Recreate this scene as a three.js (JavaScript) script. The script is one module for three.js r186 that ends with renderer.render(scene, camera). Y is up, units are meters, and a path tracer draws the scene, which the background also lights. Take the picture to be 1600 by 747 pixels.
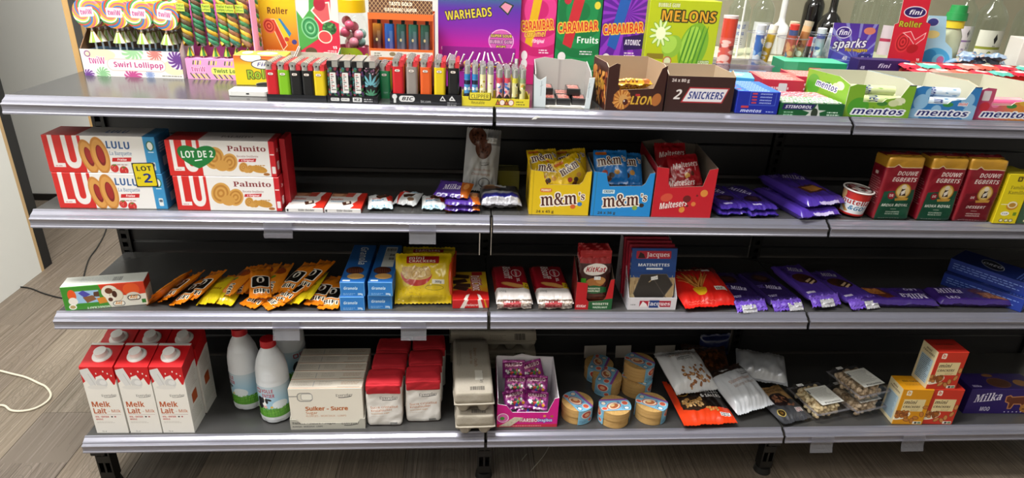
import * as THREE from 'three';
import { mergeGeometries } from 'three/addons/utils/BufferGeometryUtils.js';
import { RectAreaLightUniformsLib } from 'three/addons/lights/RectAreaLightUniformsLib.js';

// ---------- camera, light, exposure ----------
const scene = new THREE.Scene();
scene.background = new THREE.Color(0x050505);
const camera = new THREE.PerspectiveCamera(41.0, 1600 / 747, 0.05, 40);
camera.rotation.order = 'YXZ';
camera.position.set(0.935, 1.334, 1.3795);
camera.rotation.set(-0.4199, -0.0842, 0.0451);
camera.updateMatrixWorld(true);
scene.add(camera);
const renderer = new THREE.WebGLRenderer({ antialias: true });
renderer.toneMapping = THREE.LinearToneMapping;
renderer.toneMappingExposure = 1.0;
renderer.shadowMap.enabled = true;
RectAreaLightUniformsLib.init();
const CEIL = 3.2;
// ceiling LED panels: [x, z, width, depth, strength]
const PANELS = [[0.2, 0.5, 1.5, 0.5, 58], [1.6, -1.0, 1.5, 0.5, 27], [2.3, 1.5, 1.5, 0.5, 3.5], [-0.1, 2.3, 1.2, 0.4, 8]];
for (const [x, z, w, d, s] of PANELS) {
  const l = new THREE.RectAreaLight(new THREE.Color(1, 0.99, 0.97), s, w, d);
  l.position.set(x, CEIL - 0.052, z); l.rotation.x = -Math.PI / 2; scene.add(l);
}
// ---------- helpers ----------
const PI = Math.PI, V3 = (x, y, z) => new THREE.Vector3(x, y, z);
const H1 = 1.027, H2 = 0.781, H3 = 0.534, H4 = 0.19;          // shelf decks
const ZF = { [H1]: 0, [H2]: 0.0135, [H3]: 0.03, [H4]: 0.057 };  // where each deck ends in front
let seed = 7; const rnd = () => { seed = (seed * 16807) % 2147483647; return (seed - 1) / 2147483646; };
const rr = (a, b) => a + (b - a) * rnd();
const hash = (x, y, s = 0) => { const v = Math.sin(x * 127.1 + y * 311.7 + s * 74.7) * 43758.5453; return v - Math.floor(v); };
function vn(x, y, s = 0) {                                         // smooth value noise, -1..1
  const i = Math.floor(x), j = Math.floor(y), f = x - i, g = y - j, a = f * f * (3 - 2 * f), b = g * g * (3 - 2 * g);
  return ((hash(i, j, s) * (1 - a) + hash(i + 1, j, s) * a) * (1 - b) + (hash(i, j + 1, s) * (1 - a) + hash(i + 1, j + 1, s) * a) * b) * 2 - 1;
}
// a photo pixel gives a direction; the shelf deck or plane it touches gives the distance
const ft = Math.tan(41.0 * PI / 360);
function dir(px, py) { return V3((px - 800) / 373.5 * ft, -(py - 373.5) / 373.5 * ft, -1).applyQuaternion(camera.quaternion); }
function onY(px, py, h) { const d = dir(px, py); return d.multiplyScalar((h - camera.position.y) / d.y).add(camera.position); }
function onZ(px, py, z) { const d = dir(px, py); return d.multiplyScalar((z - camera.position.z) / d.z).add(camera.position); }
// front bottom edge of a thing on a deck: pixels L, R on the deck and a pixel on its front top edge
function fit(L, R, top, h) {
  const a = onY(...L, h), b = onY(...R, h), m = a.clone().add(b).multiplyScalar(.5), w = a.distanceTo(b), yaw = Math.atan2(-(b.z - a.z), b.x - a.x);
  let hh = 0;
  if (top) { const n = V3(Math.sin(yaw), 0, Math.cos(yaw)), d = dir(...top), t = m.clone().sub(camera.position).dot(n) / d.dot(n); hh = camera.position.y + d.y * t - h; }
  return { x: m.x, z: m.z, w, yaw, h: hh };
}
// scene graph
const taken = {};
function numbered(n) { const k = taken[n] = (taken[n] ?? -1) + 1; return k ? n + '_' + String(k).padStart(3, '0') : n; }
function tag(o, label, category, group, kind) { o.userData = { label, category }; if (group) o.userData.group = group; if (kind) o.userData.kind = kind; return o; }
function thing(name, label, category, group) { const o = new THREE.Group(); o.name = numbered(name); scene.add(o); return tag(o, label, category, group); }
function part(name, geo, mat, parent) { const m = new THREE.Mesh(geo, mat); m.name = name; parent.add(m); return m; }
function one(name, geo, mat, label, category, group) { const m = new THREE.Mesh(geo, mat); m.name = numbered(name); scene.add(m); return tag(m, label, category, group); }
function struct(name, geo, mat) { const m = new THREE.Mesh(geo, mat); m.name = name; scene.add(m); m.userData = { kind: 'structure' }; return m; }
function copy(o, label, group) { const c = o.clone(); c.name = numbered(o.name.replace(/_\d{3}$/, '')); scene.add(c); c.userData = { ...o.userData }; if (label) c.userData.label = label; if (group) c.userData.group = group; return c; }
const put = (o, x, y, z, yaw = 0, rx = 0, rz = 0) => { o.position.set(x, y, z); o.rotation.order = 'YXZ'; o.rotation.set(rx, yaw, rz); return o; };
const sit = (o, f, h) => put(o, f.x, h, f.z, f.yaw);
// ---------- print: drawings packed on a few sheets ----------
const PAGE = 2048, pages = [];
function newPage() { const c = document.createElement('canvas'); c.width = c.height = PAGE; const t = new THREE.CanvasTexture(c); t.colorSpace = THREE.SRGBColorSpace; t.magFilter = THREE.LinearFilter; pages.push({ c, g: c.getContext('2d'), t, x: 0, y: 0, row: 0, mats: {} }); }
function art(w, h, draw) {
  w = Math.round(w); h = Math.round(h);
  let p = pages[pages.length - 1];
  if (p && p.x + w > PAGE) { p.x = 0; p.y += p.row + 2; p.row = 0; }
  if (!p || p.y + h > PAGE) { newPage(); p = pages[pages.length - 1]; }
  const X = p.x, Y = p.y; p.x += w + 2; p.row = Math.max(p.row, h);
  const g = p.g; g.save(); g.beginPath(); g.rect(X, Y, w, h); g.clip(); g.translate(X, Y);
  if (typeof draw === 'string') { g.fillStyle = draw; g.fillRect(0, 0, w, h); } else draw(g, w, h);
  g.restore();
  return { p: pages.length - 1, X, Y, w, h, u0: (X + 1) / PAGE, u1: (X + w - 1) / PAGE, v0: 1 - (Y + h - 1) / PAGE, v1: 1 - (Y + 1) / PAGE };
}
const sub = (a, x, y, w, h) => ({ p: a.p, u0: (a.X + x + 1) / PAGE, u1: (a.X + x + w - 1) / PAGE, v0: 1 - (a.Y + y + h - 1) / PAGE, v1: 1 - (a.Y + y + 1) / PAGE });
function net(o) {                                                  // several faces in one block of a sheet
  const ks = Object.keys(o), e = ks.map(k => typeof o[k] === 'string' ? [8, 8, o[k]] : o[k]);
  const W = e.reduce((s, q) => s + Math.round(q[0]), 0), Hh = Math.max(...e.map(q => Math.round(q[1]))), R = {}; let x = 0; const at = [];
  const a = art(W, Hh, g => e.forEach(q => { const w = Math.round(q[0]), h = Math.round(q[1]); g.save(); g.beginPath(); g.rect(x, 0, w, h); g.clip(); g.translate(x, 0); if (typeof q[2] === 'string') { g.fillStyle = q[2]; g.fillRect(0, 0, w, h); } else q[2](g, w, h); g.restore(); at.push([x, w, h]); x += w; }));
  ks.forEach((k, i) => { R[k] = sub(a, at[i][0], 0, at[i][1], at[i][2]); });
  R.p = a.p; return R;
}
const FIN = { card: { roughness: .42 }, matt: { roughness: .8 }, film: { roughness: .26, clearcoat: .5, clearcoatRoughness: .15 }, foil: { roughness: .3, metalness: .35, clearcoat: .6, clearcoatRoughness: .2 } };
function ink(rect, fin = 'card') { const p = pages[rect.p]; return p.mats[fin] ??= new THREE.MeshPhysicalMaterial({ map: p.t, side: THREE.DoubleSide, ...FIN[fin] }); }
const mcache = {};
function M(color, roughness = .5, o = {}) { const k = JSON.stringify([color, roughness, o]); return mcache[k] ??= new THREE.MeshPhysicalMaterial({ color, roughness, side: THREE.DoubleSide, ...o }); }
const CLEAR = new THREE.MeshPhysicalMaterial({ color: 0xffffff, roughness: .06, transmission: 1, thickness: 0, ior: 1.45, side: THREE.DoubleSide });
const HAZY = new THREE.MeshPhysicalMaterial({ color: 0xe4e4ea, roughness: .2, transmission: .92, thickness: 0, ior: 1.45, side: THREE.DoubleSide });
const GLASS = new THREE.MeshPhysicalMaterial({ color: 0xf4faf8, roughness: .03, transmission: 1, thickness: 0, ior: 1.5, side: THREE.DoubleSide });
// drawing shorthand
const bg = (c, w, h, col) => { c.fillStyle = col; c.fillRect(0, 0, w, h); };
function grad(c, x, y, w, h, cols, horiz) { const g = horiz ? c.createLinearGradient(x, 0, x + w, 0) : c.createLinearGradient(0, y, 0, y + h); cols.forEach((q, i) => g.addColorStop(i / (cols.length - 1), q)); c.fillStyle = g; c.fillRect(x, y, w, h); }
const Rc = (c, x, y, w, h, col) => { c.fillStyle = col; c.fillRect(x, y, w, h); };
function RR(c, x, y, w, h, r, col, st, sw) { c.beginPath(); c.roundRect(x, y, w, h, r); if (col) { c.fillStyle = col; c.fill(); } if (st) { c.strokeStyle = st; c.lineWidth = sw; c.stroke(); } }
function El(c, x, y, rx, ry, col, rot = 0, st, sw) { c.beginPath(); c.ellipse(x, y, rx, ry, rot, 0, 2 * PI); if (col) { c.fillStyle = col; c.fill(); } if (st) { c.strokeStyle = st; c.lineWidth = sw; c.stroke(); } }
function Po(c, pts, col, st, sw) { c.beginPath(); pts.forEach((p, i) => i ? c.lineTo(...p) : c.moveTo(...p)); if (col) { c.closePath(); c.fillStyle = col; c.fill(); } if (st) { c.strokeStyle = st; c.lineWidth = sw; c.stroke(); } }
function T(c, s, x, y, size, col, o = {}) {                        // o: font, it, wt, al, fw (fit width), rot, st, sw
  c.save(); c.translate(x, y); if (o.rot) c.rotate(o.rot); if (o.skew) c.transform(1, 0, o.skew, 1, 0, 0);
  c.font = `${o.it ? 'italic ' : ''}${o.wt ?? 'bold'} ${size}px ${o.font ?? 'sans-serif'}`; c.textAlign = o.al ?? 'center'; c.textBaseline = 'middle';
  if (o.fw) c.scale(o.fw / c.measureText(s).width, 1);
  c.lineJoin = 'round';
  if (o.st2) { c.strokeStyle = o.st2; c.lineWidth = o.sw2; c.strokeText(s, 0, 0); }
  if (o.st) { c.strokeStyle = o.st; c.lineWidth = o.sw ?? 3; c.strokeText(s, 0, 0); }
  c.fillStyle = col; c.fillText(s, 0, 0); c.restore();
}
function fine(c, x, y, w, n, gap, col, th = 1.6) { c.fillStyle = col; for (let i = 0; i < n; i++) { let q = x; const e = x + w * (.75 + .25 * hash(i, x, y)); while (q < e) { const l = 3 + 9 * hash(q, i, y); c.fillRect(q, y + i * gap, Math.min(l, e - q), th); q += l + 2; } } }
function bars(c, x, y, w, h, col = '#222') { c.fillStyle = col; let q = x; while (q < x + w) { const l = 1 + 2 * hash(q, 3, 1); c.fillRect(q, y, l, h); q += l + 1 + 1.5 * hash(q, 5, 2); } }
function pin(c, x, y, r, a, b, n = 12) { El(c, x, y, r, r, b); c.save(); c.translate(x, y); c.beginPath(); c.arc(0, 0, r, 0, 7); c.clip(); c.strokeStyle = a; c.lineWidth = r * .2; for (let i = 0; i < n; i++) { c.rotate(2 * PI / n); c.beginPath(); c.moveTo(0, 0); c.quadraticCurveTo(r * .7, r * .1, r * .75, r * .9); c.stroke(); } c.restore(); }
function speck(c, x, y, w, h, n, cols, r0, r1) { for (let i = 0; i < n; i++) El(c, x + rnd() * w, y + rnd() * h, rr(r0, r1), rr(r0, r1), cols[Math.floor(rnd() * cols.length)], rnd() * 3); }
function scrib(c, x, y, w, col, lw = 2) { T(c, 'Everyday', x, y, w * .24, col, { it: 1, wt: 'normal', font: 'serif', fw: w, rot: -.06 }); c.beginPath(); c.strokeStyle = col; c.lineWidth = lw; c.moveTo(x - w * .35, y + w * .16); c.quadraticCurveTo(x, y + w * .2, x + w * .4, y + w * .08); c.stroke(); }
const tagArt = s => (c, w, h) => { bg(c, w, h, '#f4f4f2'); T(c, s, w / 2, h / 2, h * .62, '#3a3a44', { wt: 'normal', font: 'monospace', fw: w * .75 }); };
let priceR;
// ---------- geometry ----------
const nz = g => { g = g.index ? g.toNonIndexed() : g; for (const k of Object.keys(g.attributes)) if (!['position', 'normal', 'uv'].includes(k)) g.deleteAttribute(k); if (!g.attributes.uv) g.setAttribute('uv', new THREE.BufferAttribute(new Float32Array(g.attributes.position.count * 2), 2)); return g; };
const merge = l => mergeGeometries(l.map(nz));
const mid = r => [(r.u0 + r.u1) / 2, (r.v0 + r.v1) / 2];
function uvRect(g, r, flipU) { const a = g.attributes.uv; for (let i = 0; i < a.count; i++) { const u = flipU ? 1 - a.getX(i) : a.getX(i); a.setXY(i, r.u0 + (r.u1 - r.u0) * Math.min(1, Math.max(0, u)), r.v0 + (r.v1 - r.v0) * Math.min(1, Math.max(0, a.getY(i)))); } return g; }
function flat(g, r) { const a = g.attributes.uv ?? (nz(g), g.attributes.uv), [u, v] = mid(r); for (let i = 0; i < a.count; i++) a.setXY(i, u, v); return g; }
function plainBox(w, h, d, x = 0, y = 0, z = 0) { const g = new THREE.BoxGeometry(w, h, d); g.translate(x, y, z); return g; }
// chamfered carton: origin at the middle of its front bottom edge, depth runs to -z
function cbox(w, h, d, R, b = .0009) {
  const P = [], U = [], X = w / 2, f = R.front ?? R.all, pick = { pz: f, nz: R.back ?? R.side ?? f, nx: R.left ?? R.side ?? f, px: R.right ?? R.side ?? f, py: R.top ?? R.side ?? f, ny: R.bottom ?? R.side ?? f };
  const axes = { pz: [[1, 0, 0], [0, 1, 0]], nz: [[-1, 0, 0], [0, 1, 0]], px: [[0, 0, -1], [0, 1, 0]], nx: [[0, 0, 1], [0, 1, 0]], py: [[1, 0, 0], [0, 0, -1]], ny: [[1, 0, 0], [0, 0, 1]] };
  const half = V3(X, h / 2, d / 2), N = {};
  const uvOf = (k, p) => { const [a, c] = axes[k], r = pick[k]; const q = (ax) => (p.x * ax[0] + p.y * ax[1] + p.z * ax[2]), e = ax => Math.abs(ax[0]) * half.x + Math.abs(ax[1]) * half.y + Math.abs(ax[2]) * half.z; return [r.u0 + (r.u1 - r.u0) * (q(a) / e(a) + 1) / 2, r.v0 + (r.v1 - r.v0) * (q(c) / e(c) + 1) / 2]; };
  const tri = (k, pts) => { for (const p of pts) { P.push(p.x, p.y + h / 2, p.z - d / 2); U.push(...uvOf(k, p)); } };
  for (const k in axes) { const [a, c] = axes[k].map(q => V3(...q)), n = a.clone().cross(c); N[k] = n; const o = n.clone().multiply(half); const A = a.clone().multiplyScalar(Math.abs(a.dot(half)) - b), C = c.clone().multiplyScalar(Math.abs(c.dot(half)) - b); const q = (s, t) => o.clone().addScaledVector(A, s).addScaledVector(C, t); tri(k, [q(-1, -1), q(1, -1), q(1, 1), q(-1, -1), q(1, 1), q(-1, 1)]); }
  const S = [-1, 1], pt = (s, ax) => V3(s[0] * (half.x - (ax === 0 ? 0 : b)), s[1] * (half.y - (ax === 1 ? 0 : b)), s[2] * (half.z - (ax === 2 ? 0 : b)));
  const kk = [['nx', 'px'], ['ny', 'py'], ['nz', 'pz']];
  for (let e = 0; e < 3; e++) { const i = (e + 1) % 3, j = (e + 2) % 3; for (const s of S) for (const t of S) { const m = [0, 0, 0], n = [0, 0, 0]; m[i] = n[i] = s; m[j] = n[j] = t; m[e] = -1; n[e] = 1; const a = pt(m, i), c = pt(n, i), p = pt(n, j), q = pt(m, j), k = kk[j === 2 || i !== 2 ? j : i][(j === 2 || i !== 2 ? t : s) > 0 ? 1 : 0]; tri(k, s * t > 0 ? [a, c, p, a, p, q] : [a, p, c, a, q, p]); } }
  const g = new THREE.BufferGeometry(); g.setAttribute('position', new THREE.Float32BufferAttribute(P, 3)); g.setAttribute('uv', new THREE.Float32BufferAttribute(U, 2)); g.computeVertexNormals(); return g;
}
// sheet of card cut to an outline (metres), printed on its +z face
function sheet(poly, t, out, inn, w, h, x0 = -w / 2, back) {
  const s = new THREE.Shape(poly.map(p => new THREE.Vector2(...p))), g = nz(new THREE.ExtrudeGeometry(s, { depth: t, bevelEnabled: false, curveSegments: 6 }));
  g.translate(0, 0, -t); const p = g.attributes.position, n = g.attributes.normal, a = g.attributes.uv, [iu, iv] = mid(inn);
  for (let i = 0; i < p.count; i++) { const r = n.getZ(i) > .5 ? out : n.getZ(i) < -.5 && back ? back : null; if (r) { const u = Math.min(1, Math.max(0, (p.getX(i) - x0) / w)), v = Math.min(1, Math.max(0, p.getY(i) / h)); a.setXY(i, r.u0 + (r.u1 - r.u0) * u, r.v0 + (r.v1 - r.v0) * v); } else a.setXY(i, iu, iv); }
  return g;
}
const rectPoly = (w, h) => [[-w / 2, 0], [w / 2, 0], [w / 2, h], [-w / 2, h]];
// open display carton: front cut-out outline, sides as outlines in (depth, height)
function tray(parent, w, d, o) {
  const t = o.t ?? .0018, R = o.R, mat = ink(R.front, o.fin), hs = o.hs, hb = o.hb ?? hs;
  const front = sheet(o.front ?? rectPoly(w, o.hf), t, R.front, R.inn, w, o.hf); part('front_panel', front, mat, parent);
  const b = sheet(o.back ?? rectPoly(w - 2 * t, hb), t, R.inn, R.inn, w, hb, -w / 2, R.inn); b.translate(0, 0, -d + t); part('back_panel', b, mat, parent);
  for (const s of [-1, 1]) {
    const poly = o.sidePoly ?? [[0, 0], [d - t, 0], [d - t, hb], [.012, hs], [0, o.hfs ?? o.hf]];   // x = depth behind the front
    const q = poly.map(([a, c]) => [s < 0 ? -a : a, c]);
    const g = sheet(q, t, R.side ?? R.front, R.inn, d, hs, s < 0 ? -d : 0);
    g.rotateY(s * PI / 2); g.translate(s * w / 2, 0, -t); part('side_panel', g, mat, parent);
  }
  const bt = flat(nz(plainBox(w - 2 * t, t, d - 2 * t, 0, t / 2, -d / 2)), R.inn); part('bottom_panel', bt, mat, parent);
  return parent;
}
// sealed film pack standing in the xy plane, centred, front to +z
function pillow(w, h, t, F, B, o = {}) {
  const nx = o.nx ?? 28, ny = o.ny ?? 22, seal = o.seal ?? .008, p = o.p ?? 3, q = o.q ?? 2, wr = o.wr ?? .0012, sd = o.seed ?? Math.floor(rnd() * 999), hi = h / 2 - seal, fr = o.fr ?? 40, ws = o.ws ?? .0016;
  const P = [], U = [], I = [];
  for (const s of [1, -1]) {
    const base = P.length / 3;
    for (let j = 0; j <= ny; j++) for (let i = 0; i <= nx; i++) {
      const u = i / nx * 2 - 1, v = j / ny * 2 - 1; let y = v * h / 2; const vv = Math.min(1, Math.abs(y) / hi);
      const pr = Math.pow(Math.max(0, 1 - Math.pow(Math.abs(u), p)), 1 / q) * Math.pow(Math.max(0, 1 - Math.pow(vv, o.pv ?? p * 1.6)), .6);
      let z = s * (t / 2 * pr * (s > 0 ? 1 : o.fb ?? 1) + .0003);
      z += s * wr * (vn(u * w * fr, y * fr, sd + s) + .6 * vn(u * w * fr * 2.3, y * fr * 2.3, sd + 9 + s)) * Math.min(1, pr * 1.6);
      z += s * wr * 1.3 * Math.sin(u * w * 260 + 3 * vn(u * 4, y * 20, sd)) * Math.pow(vv, 6) * Math.sign(pr);
      z += ws * Math.sin(u * 7 + sd) * Math.pow(Math.abs(v), 10) + ws * .6 * Math.sin(u * 15 + sd * 2) * Math.pow(Math.abs(v), 10);
      if (o.bend) z += o.bend * v * v; if (o.twist) z += o.twist * u * v;
      let x = u * w / 2 * (1 - (o.pin ?? .03) * Math.pow(pr, .5) * (1 - Math.abs(v)));
      if (j === 0 || j === ny) y += (i % 2 ? 1 : -1) * (o.ser ?? .0012);
      P.push(x, y, z); const r = s > 0 ? F : B, k = s > 0 ? (u + 1) / 2 : (1 - u) / 2; U.push(r.u0 + (r.u1 - r.u0) * k, r.v0 + (r.v1 - r.v0) * (v + 1) / 2);
    }
    for (let j = 0; j < ny; j++) for (let i = 0; i < nx; i++) { const a = base + j * (nx + 1) + i, b = a + 1, c = a + nx + 1, d = c + 1; s > 0 ? I.push(a, b, d, a, d, c) : I.push(a, d, b, a, c, d); }
  }
  const g = new THREE.BufferGeometry(); g.setAttribute('position', new THREE.Float32BufferAttribute(P, 3)); g.setAttribute('uv', new THREE.Float32BufferAttribute(U, 2)); g.setIndex(I); g.computeVertexNormals(); return nz(g);
}
const lay = g => { g.rotateX(-PI / 2); g.computeBoundingBox(); g.translate(0, -g.boundingBox.min.y, 0); return g; };
const stand = g => { g.computeBoundingBox(); g.translate(0, -g.boundingBox.min.y, 0); return g; };
// soft paper brick (coffee, sugar): subdivided box pushed about, origin front bottom middle
function brick(w, h, d, R, o = {}) {
  const g = new THREE.BoxGeometry(w, h, d, o.nx ?? 14, o.ny ?? 20, 10), p = g.attributes.position, a = g.attributes.uv, n = g.attributes.normal, r = o.r ?? .008, sd = o.seed ?? Math.floor(rnd() * 999);
  const fs = [R.right ?? R.side, R.left ?? R.side, R.top, R.side, R.front, R.back ?? R.front];
  const per = p.count; let acc = 0; const counts = [[10, o.ny ?? 20], [10, o.ny ?? 20], [o.nx ?? 14, 10], [o.nx ?? 14, 10], [o.nx ?? 14, o.ny ?? 20], [o.nx ?? 14, o.ny ?? 20]].map(([i, j]) => (i + 1) * (j + 1));
  counts.forEach((c, f) => { for (let i = acc; i < acc + c; i++) { const q = fs[f]; a.setXY(i, q.u0 + (q.u1 - q.u0) * a.getX(i), q.v0 + (q.v1 - q.v0) * a.getY(i)); } acc += c; });
  for (let i = 0; i < per; i++) {
    const v = V3(p.getX(i), p.getY(i), p.getZ(i)), c = V3(Math.max(-w / 2 + r, Math.min(w / 2 - r, v.x)), Math.max(-h / 2 + r, Math.min(h / 2 - r, v.y)), Math.max(-d / 2 + r, Math.min(d / 2 - r, v.z)));
    const e = v.clone().sub(c); if (e.length() > r) e.setLength(r); v.copy(c).add(e);
    const k = o.wr ?? .0014; const up = (v.y / h + .5);
    v.z += k * vn(v.x * 45 + v.z * 30, v.y * 45, sd) + k * .7 * vn(v.x * 110, v.y * 110 + v.z * 60, sd + 5); v.x += k * vn(v.z * 50, v.y * 45, sd + 2); v.y += k * .8 * vn(v.x * 50, v.z * 50, sd + 3) * up;
    if (o.bulge) { const b = o.bulge * Math.sin(PI * up); v.z += Math.sign(v.z) * b * (1 - Math.pow(2 * v.x / w, 2) * .5); v.x += Math.sign(v.x) * b * .5; }
    p.setXYZ(i, v.x, v.y + h / 2, v.z - d / 2);
  }
  // weld normals over the edges
  const ix = g.index, key = new Map(), N = new Float32Array(per * 3), id = []; for (let i = 0; i < per; i++) { const k = [p.getX(i), p.getY(i), p.getZ(i)].map(q => q.toFixed(5)).join(); if (!key.has(k)) key.set(k, key.size); id.push(key.get(k)); }
  g.computeVertexNormals(); const S = Array.from({ length: key.size }, () => V3(0, 0, 0)); for (let i = 0; i < per; i++) S[id[i]].add(V3(n.getX(i), n.getY(i), n.getZ(i))); for (let i = 0; i < per; i++) { const s = S[id[i]].clone().normalize(); n.setXYZ(i, s.x, s.y, s.z); }
  return nz(g);
}
function lathe(pts, seg = 40, r) { const g = nz(new THREE.LatheGeometry(pts.map(p => new THREE.Vector2(...p)), seg)); if (r) flat(g, r); return g; }
// printed sleeve round a cylinder, its middle facing +z
function sleeve(rad, y0, y1, r, arc = 2 * PI, seg = 40, turn = 0) { const g = nz(new THREE.CylinderGeometry(rad, rad, y1 - y0, seg, 1, true, PI - arc / 2 + PI + turn, arc)); g.translate(0, (y0 + y1) / 2, 0); return uvRect(g, r); }
const tube = (pts, r, seg = 40, rs = 6) => new THREE.TubeGeometry(new THREE.CatmullRomCurve3(pts.map(p => V3(...p))), seg, r, rs);
const sticker = (w, h, rect) => uvRect(nz(new THREE.PlaneGeometry(w, h)), rect);
// ---------- the room ----------
{
  const W = 1024, Hh = 1024, c = document.createElement('canvas'); c.width = W; c.height = Hh; const g = c.getContext('2d');
  const bc = document.createElement('canvas'); bc.width = W; bc.height = Hh; const b = bc.getContext('2d'); b.fillStyle = '#888'; b.fillRect(0, 0, W, Hh);
  const tones = [[118, 106, 93], [106, 96, 86], [126, 114, 99], [98, 89, 80], [112, 100, 87], [121, 111, 98]];
  const rowH = Hh / 6;
  tones.forEach((t, k) => {
    g.save(); g.beginPath(); g.rect(0, k * rowH, W, rowH); g.clip();
    g.fillStyle = `rgb(${t})`; g.fillRect(0, k * rowH, W, rowH);
    for (let i = 0; i < 700; i++) { const y = k * rowH + rnd() * rowH, x = rnd() * W, l = rr(60, 500), v = (rnd() - .5) * 105; g.strokeStyle = `rgba(${t.map(q => Math.round(q + v))},.33)`; g.lineWidth = rr(.6, 2.6); g.beginPath(); g.moveTo(x, y); g.bezierCurveTo(x + l * .3, y + rr(-5, 5), x + l * .6, y + rr(-5, 5), x + l, y + rr(-4, 4)); g.stroke(); b.strokeStyle = v < 0 ? 'rgba(60,60,60,.35)' : 'rgba(190,190,190,.3)'; b.lineWidth = 1.2; b.beginPath(); b.moveTo(x, y); b.lineTo(x + l, y + rr(-3, 3)); b.stroke(); }
    for (let n = 0; n < 3; n++) { const x = rnd() * W, y = k * rowH + rowH * rr(.25, .75); for (let q = 1; q < 9; q++) { g.strokeStyle = `rgba(${t.map(z => Math.round(z * .68))},.4)`; g.lineWidth = 1.6; g.beginPath(); g.ellipse(x, y, q * 26, q * 6.5, 0, 0, 7); g.stroke(); } }
    g.restore();
  });
  const mk = (cv, srgb) => { const t = new THREE.CanvasTexture(cv); if (srgb) t.colorSpace = THREE.SRGBColorSpace; t.wrapS = t.wrapT = THREE.RepeatWrapping; t.magFilter = THREE.LinearFilter; return t; };
  const wood = new THREE.MeshPhysicalMaterial({ map: mk(c, true), bumpMap: mk(bc), bumpScale: .0004, roughness: .5 });
  const floor = struct('floor', plainBox(8, .08, 6.2, .7, -.0445, .6), M(0x2b2622, .9));
  const PW = .185, PL = 1.28, geos = {};
  for (let i = 0; i < 32; i++) for (let j = 0; j < 4; j++) {
    const x = -2.83 + i * PW, off = hash(i, 2, 5) * PL, z = -2.5 + (j) * PL + off; if (z - PL / 2 > 1.6 || z + PL / 2 < -2.1) continue;
    if (x < -.95 && z > -1) continue;
    const k = Math.floor(hash(i, j, 3) * 6), s = Math.floor(hash(i, j, 8) * 4);
    const key = k * 4 + s;
    const geo = geos[key] ??= (() => { const q = cbox(PW - .0012, .004, PL - .0012, { all: { u0: 0, u1: 1, v0: 0, v1: 1 } }, .0006); const a = q.attributes.uv, p = q.attributes.position; for (let n = 0; n < a.count; n++) a.setXY(n, -p.getZ(n) / PL * .9 + s * .25, 1 - (k + .04 + .92 * (p.getX(n) / PW + .5)) / 6); q.translate(0, -.004, PL / 2); return q; })();
    const m = part('plank', geo, wood, floor); m.position.set(x, 0, z);
  }
  // plaster walls
  const pc = document.createElement('canvas'); pc.width = pc.height = 256; const pg = pc.getContext('2d'); pg.fillStyle = '#808080'; pg.fillRect(0, 0, 256, 256); for (let i = 0; i < 5000; i++) { const v = 110 + 36 * rnd(); pg.fillStyle = `rgba(${v},${v},${v},.5)`; pg.beginPath(); pg.arc(rnd() * 256, rnd() * 256, rr(.6, 2.4), 0, 7); pg.fill(); }
  const pt = mk(pc); pt.repeat.set(9, 9);
  const white = new THREE.MeshPhysicalMaterial({ color: new THREE.Color(0.66, 0.66, 0.62), roughness: .75, bumpMap: pt, bumpScale: .0008 });
  const light = M(0xa8a49c, .85);
  const wl = struct('wall_left', plainBox(.1, CEIL, 4.56, -.92, CEIL / 2, 1.08), white);
  part('board_edge', plainBox(.1, CEIL, .018, -.9195, CEIL / 2, -1.209), M(0xb99b6f, .7), wl);
  part('end_post', plainBox(.098, CEIL, .062, -.921, CEIL / 2, -1.249), M(0x0d0c0c, .6), wl);
  struct('wall_corner', plainBox(2.1, CEIL, .08, -2.02, CEIL / 2, -1.24), light);
  struct('wall_back', plainBox(7.7, CEIL, .1, .75, CEIL / 2, -2.11), white);
  struct('baseboard_back', plainBox(4, .035, .012, -1, .0175, -2.053), M(0x15120f, .6));
  struct('wall_right', plainBox(.1, CEIL, 5.6, 4.52, CEIL / 2, .6), light);
  struct('wall_front', plainBox(5.8, CEIL, .1, 1.7, CEIL / 2, 3.4), light);
  struct('wall_side', plainBox(.1, CEIL, 1.0, -3.05, CEIL / 2, -1.65), light);
  struct('ceiling', plainBox(8, .1, 6.2, .7, CEIL + .05, .6), M(0xe4e4e0, .9));
  for (const [x, z, w, d] of PANELS) { const f = thing('ceiling_light', 'slim white ceiling light panel with a bright diffuser', 'ceiling light', 'ceiling light panels'); f.position.set(x, CEIL - .03, z); part('housing', plainBox(w + .04, .03, d + .04, 0, .0149, 0), M(0xe8e8e8, .5), f); part('diffuser', plainBox(w, .01, d, 0, -.0055, 0), new THREE.MeshStandardMaterial({ color: 0xffffff, emissive: 0xfffaf0, emissiveIntensity: 3 }), f); }
}
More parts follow.
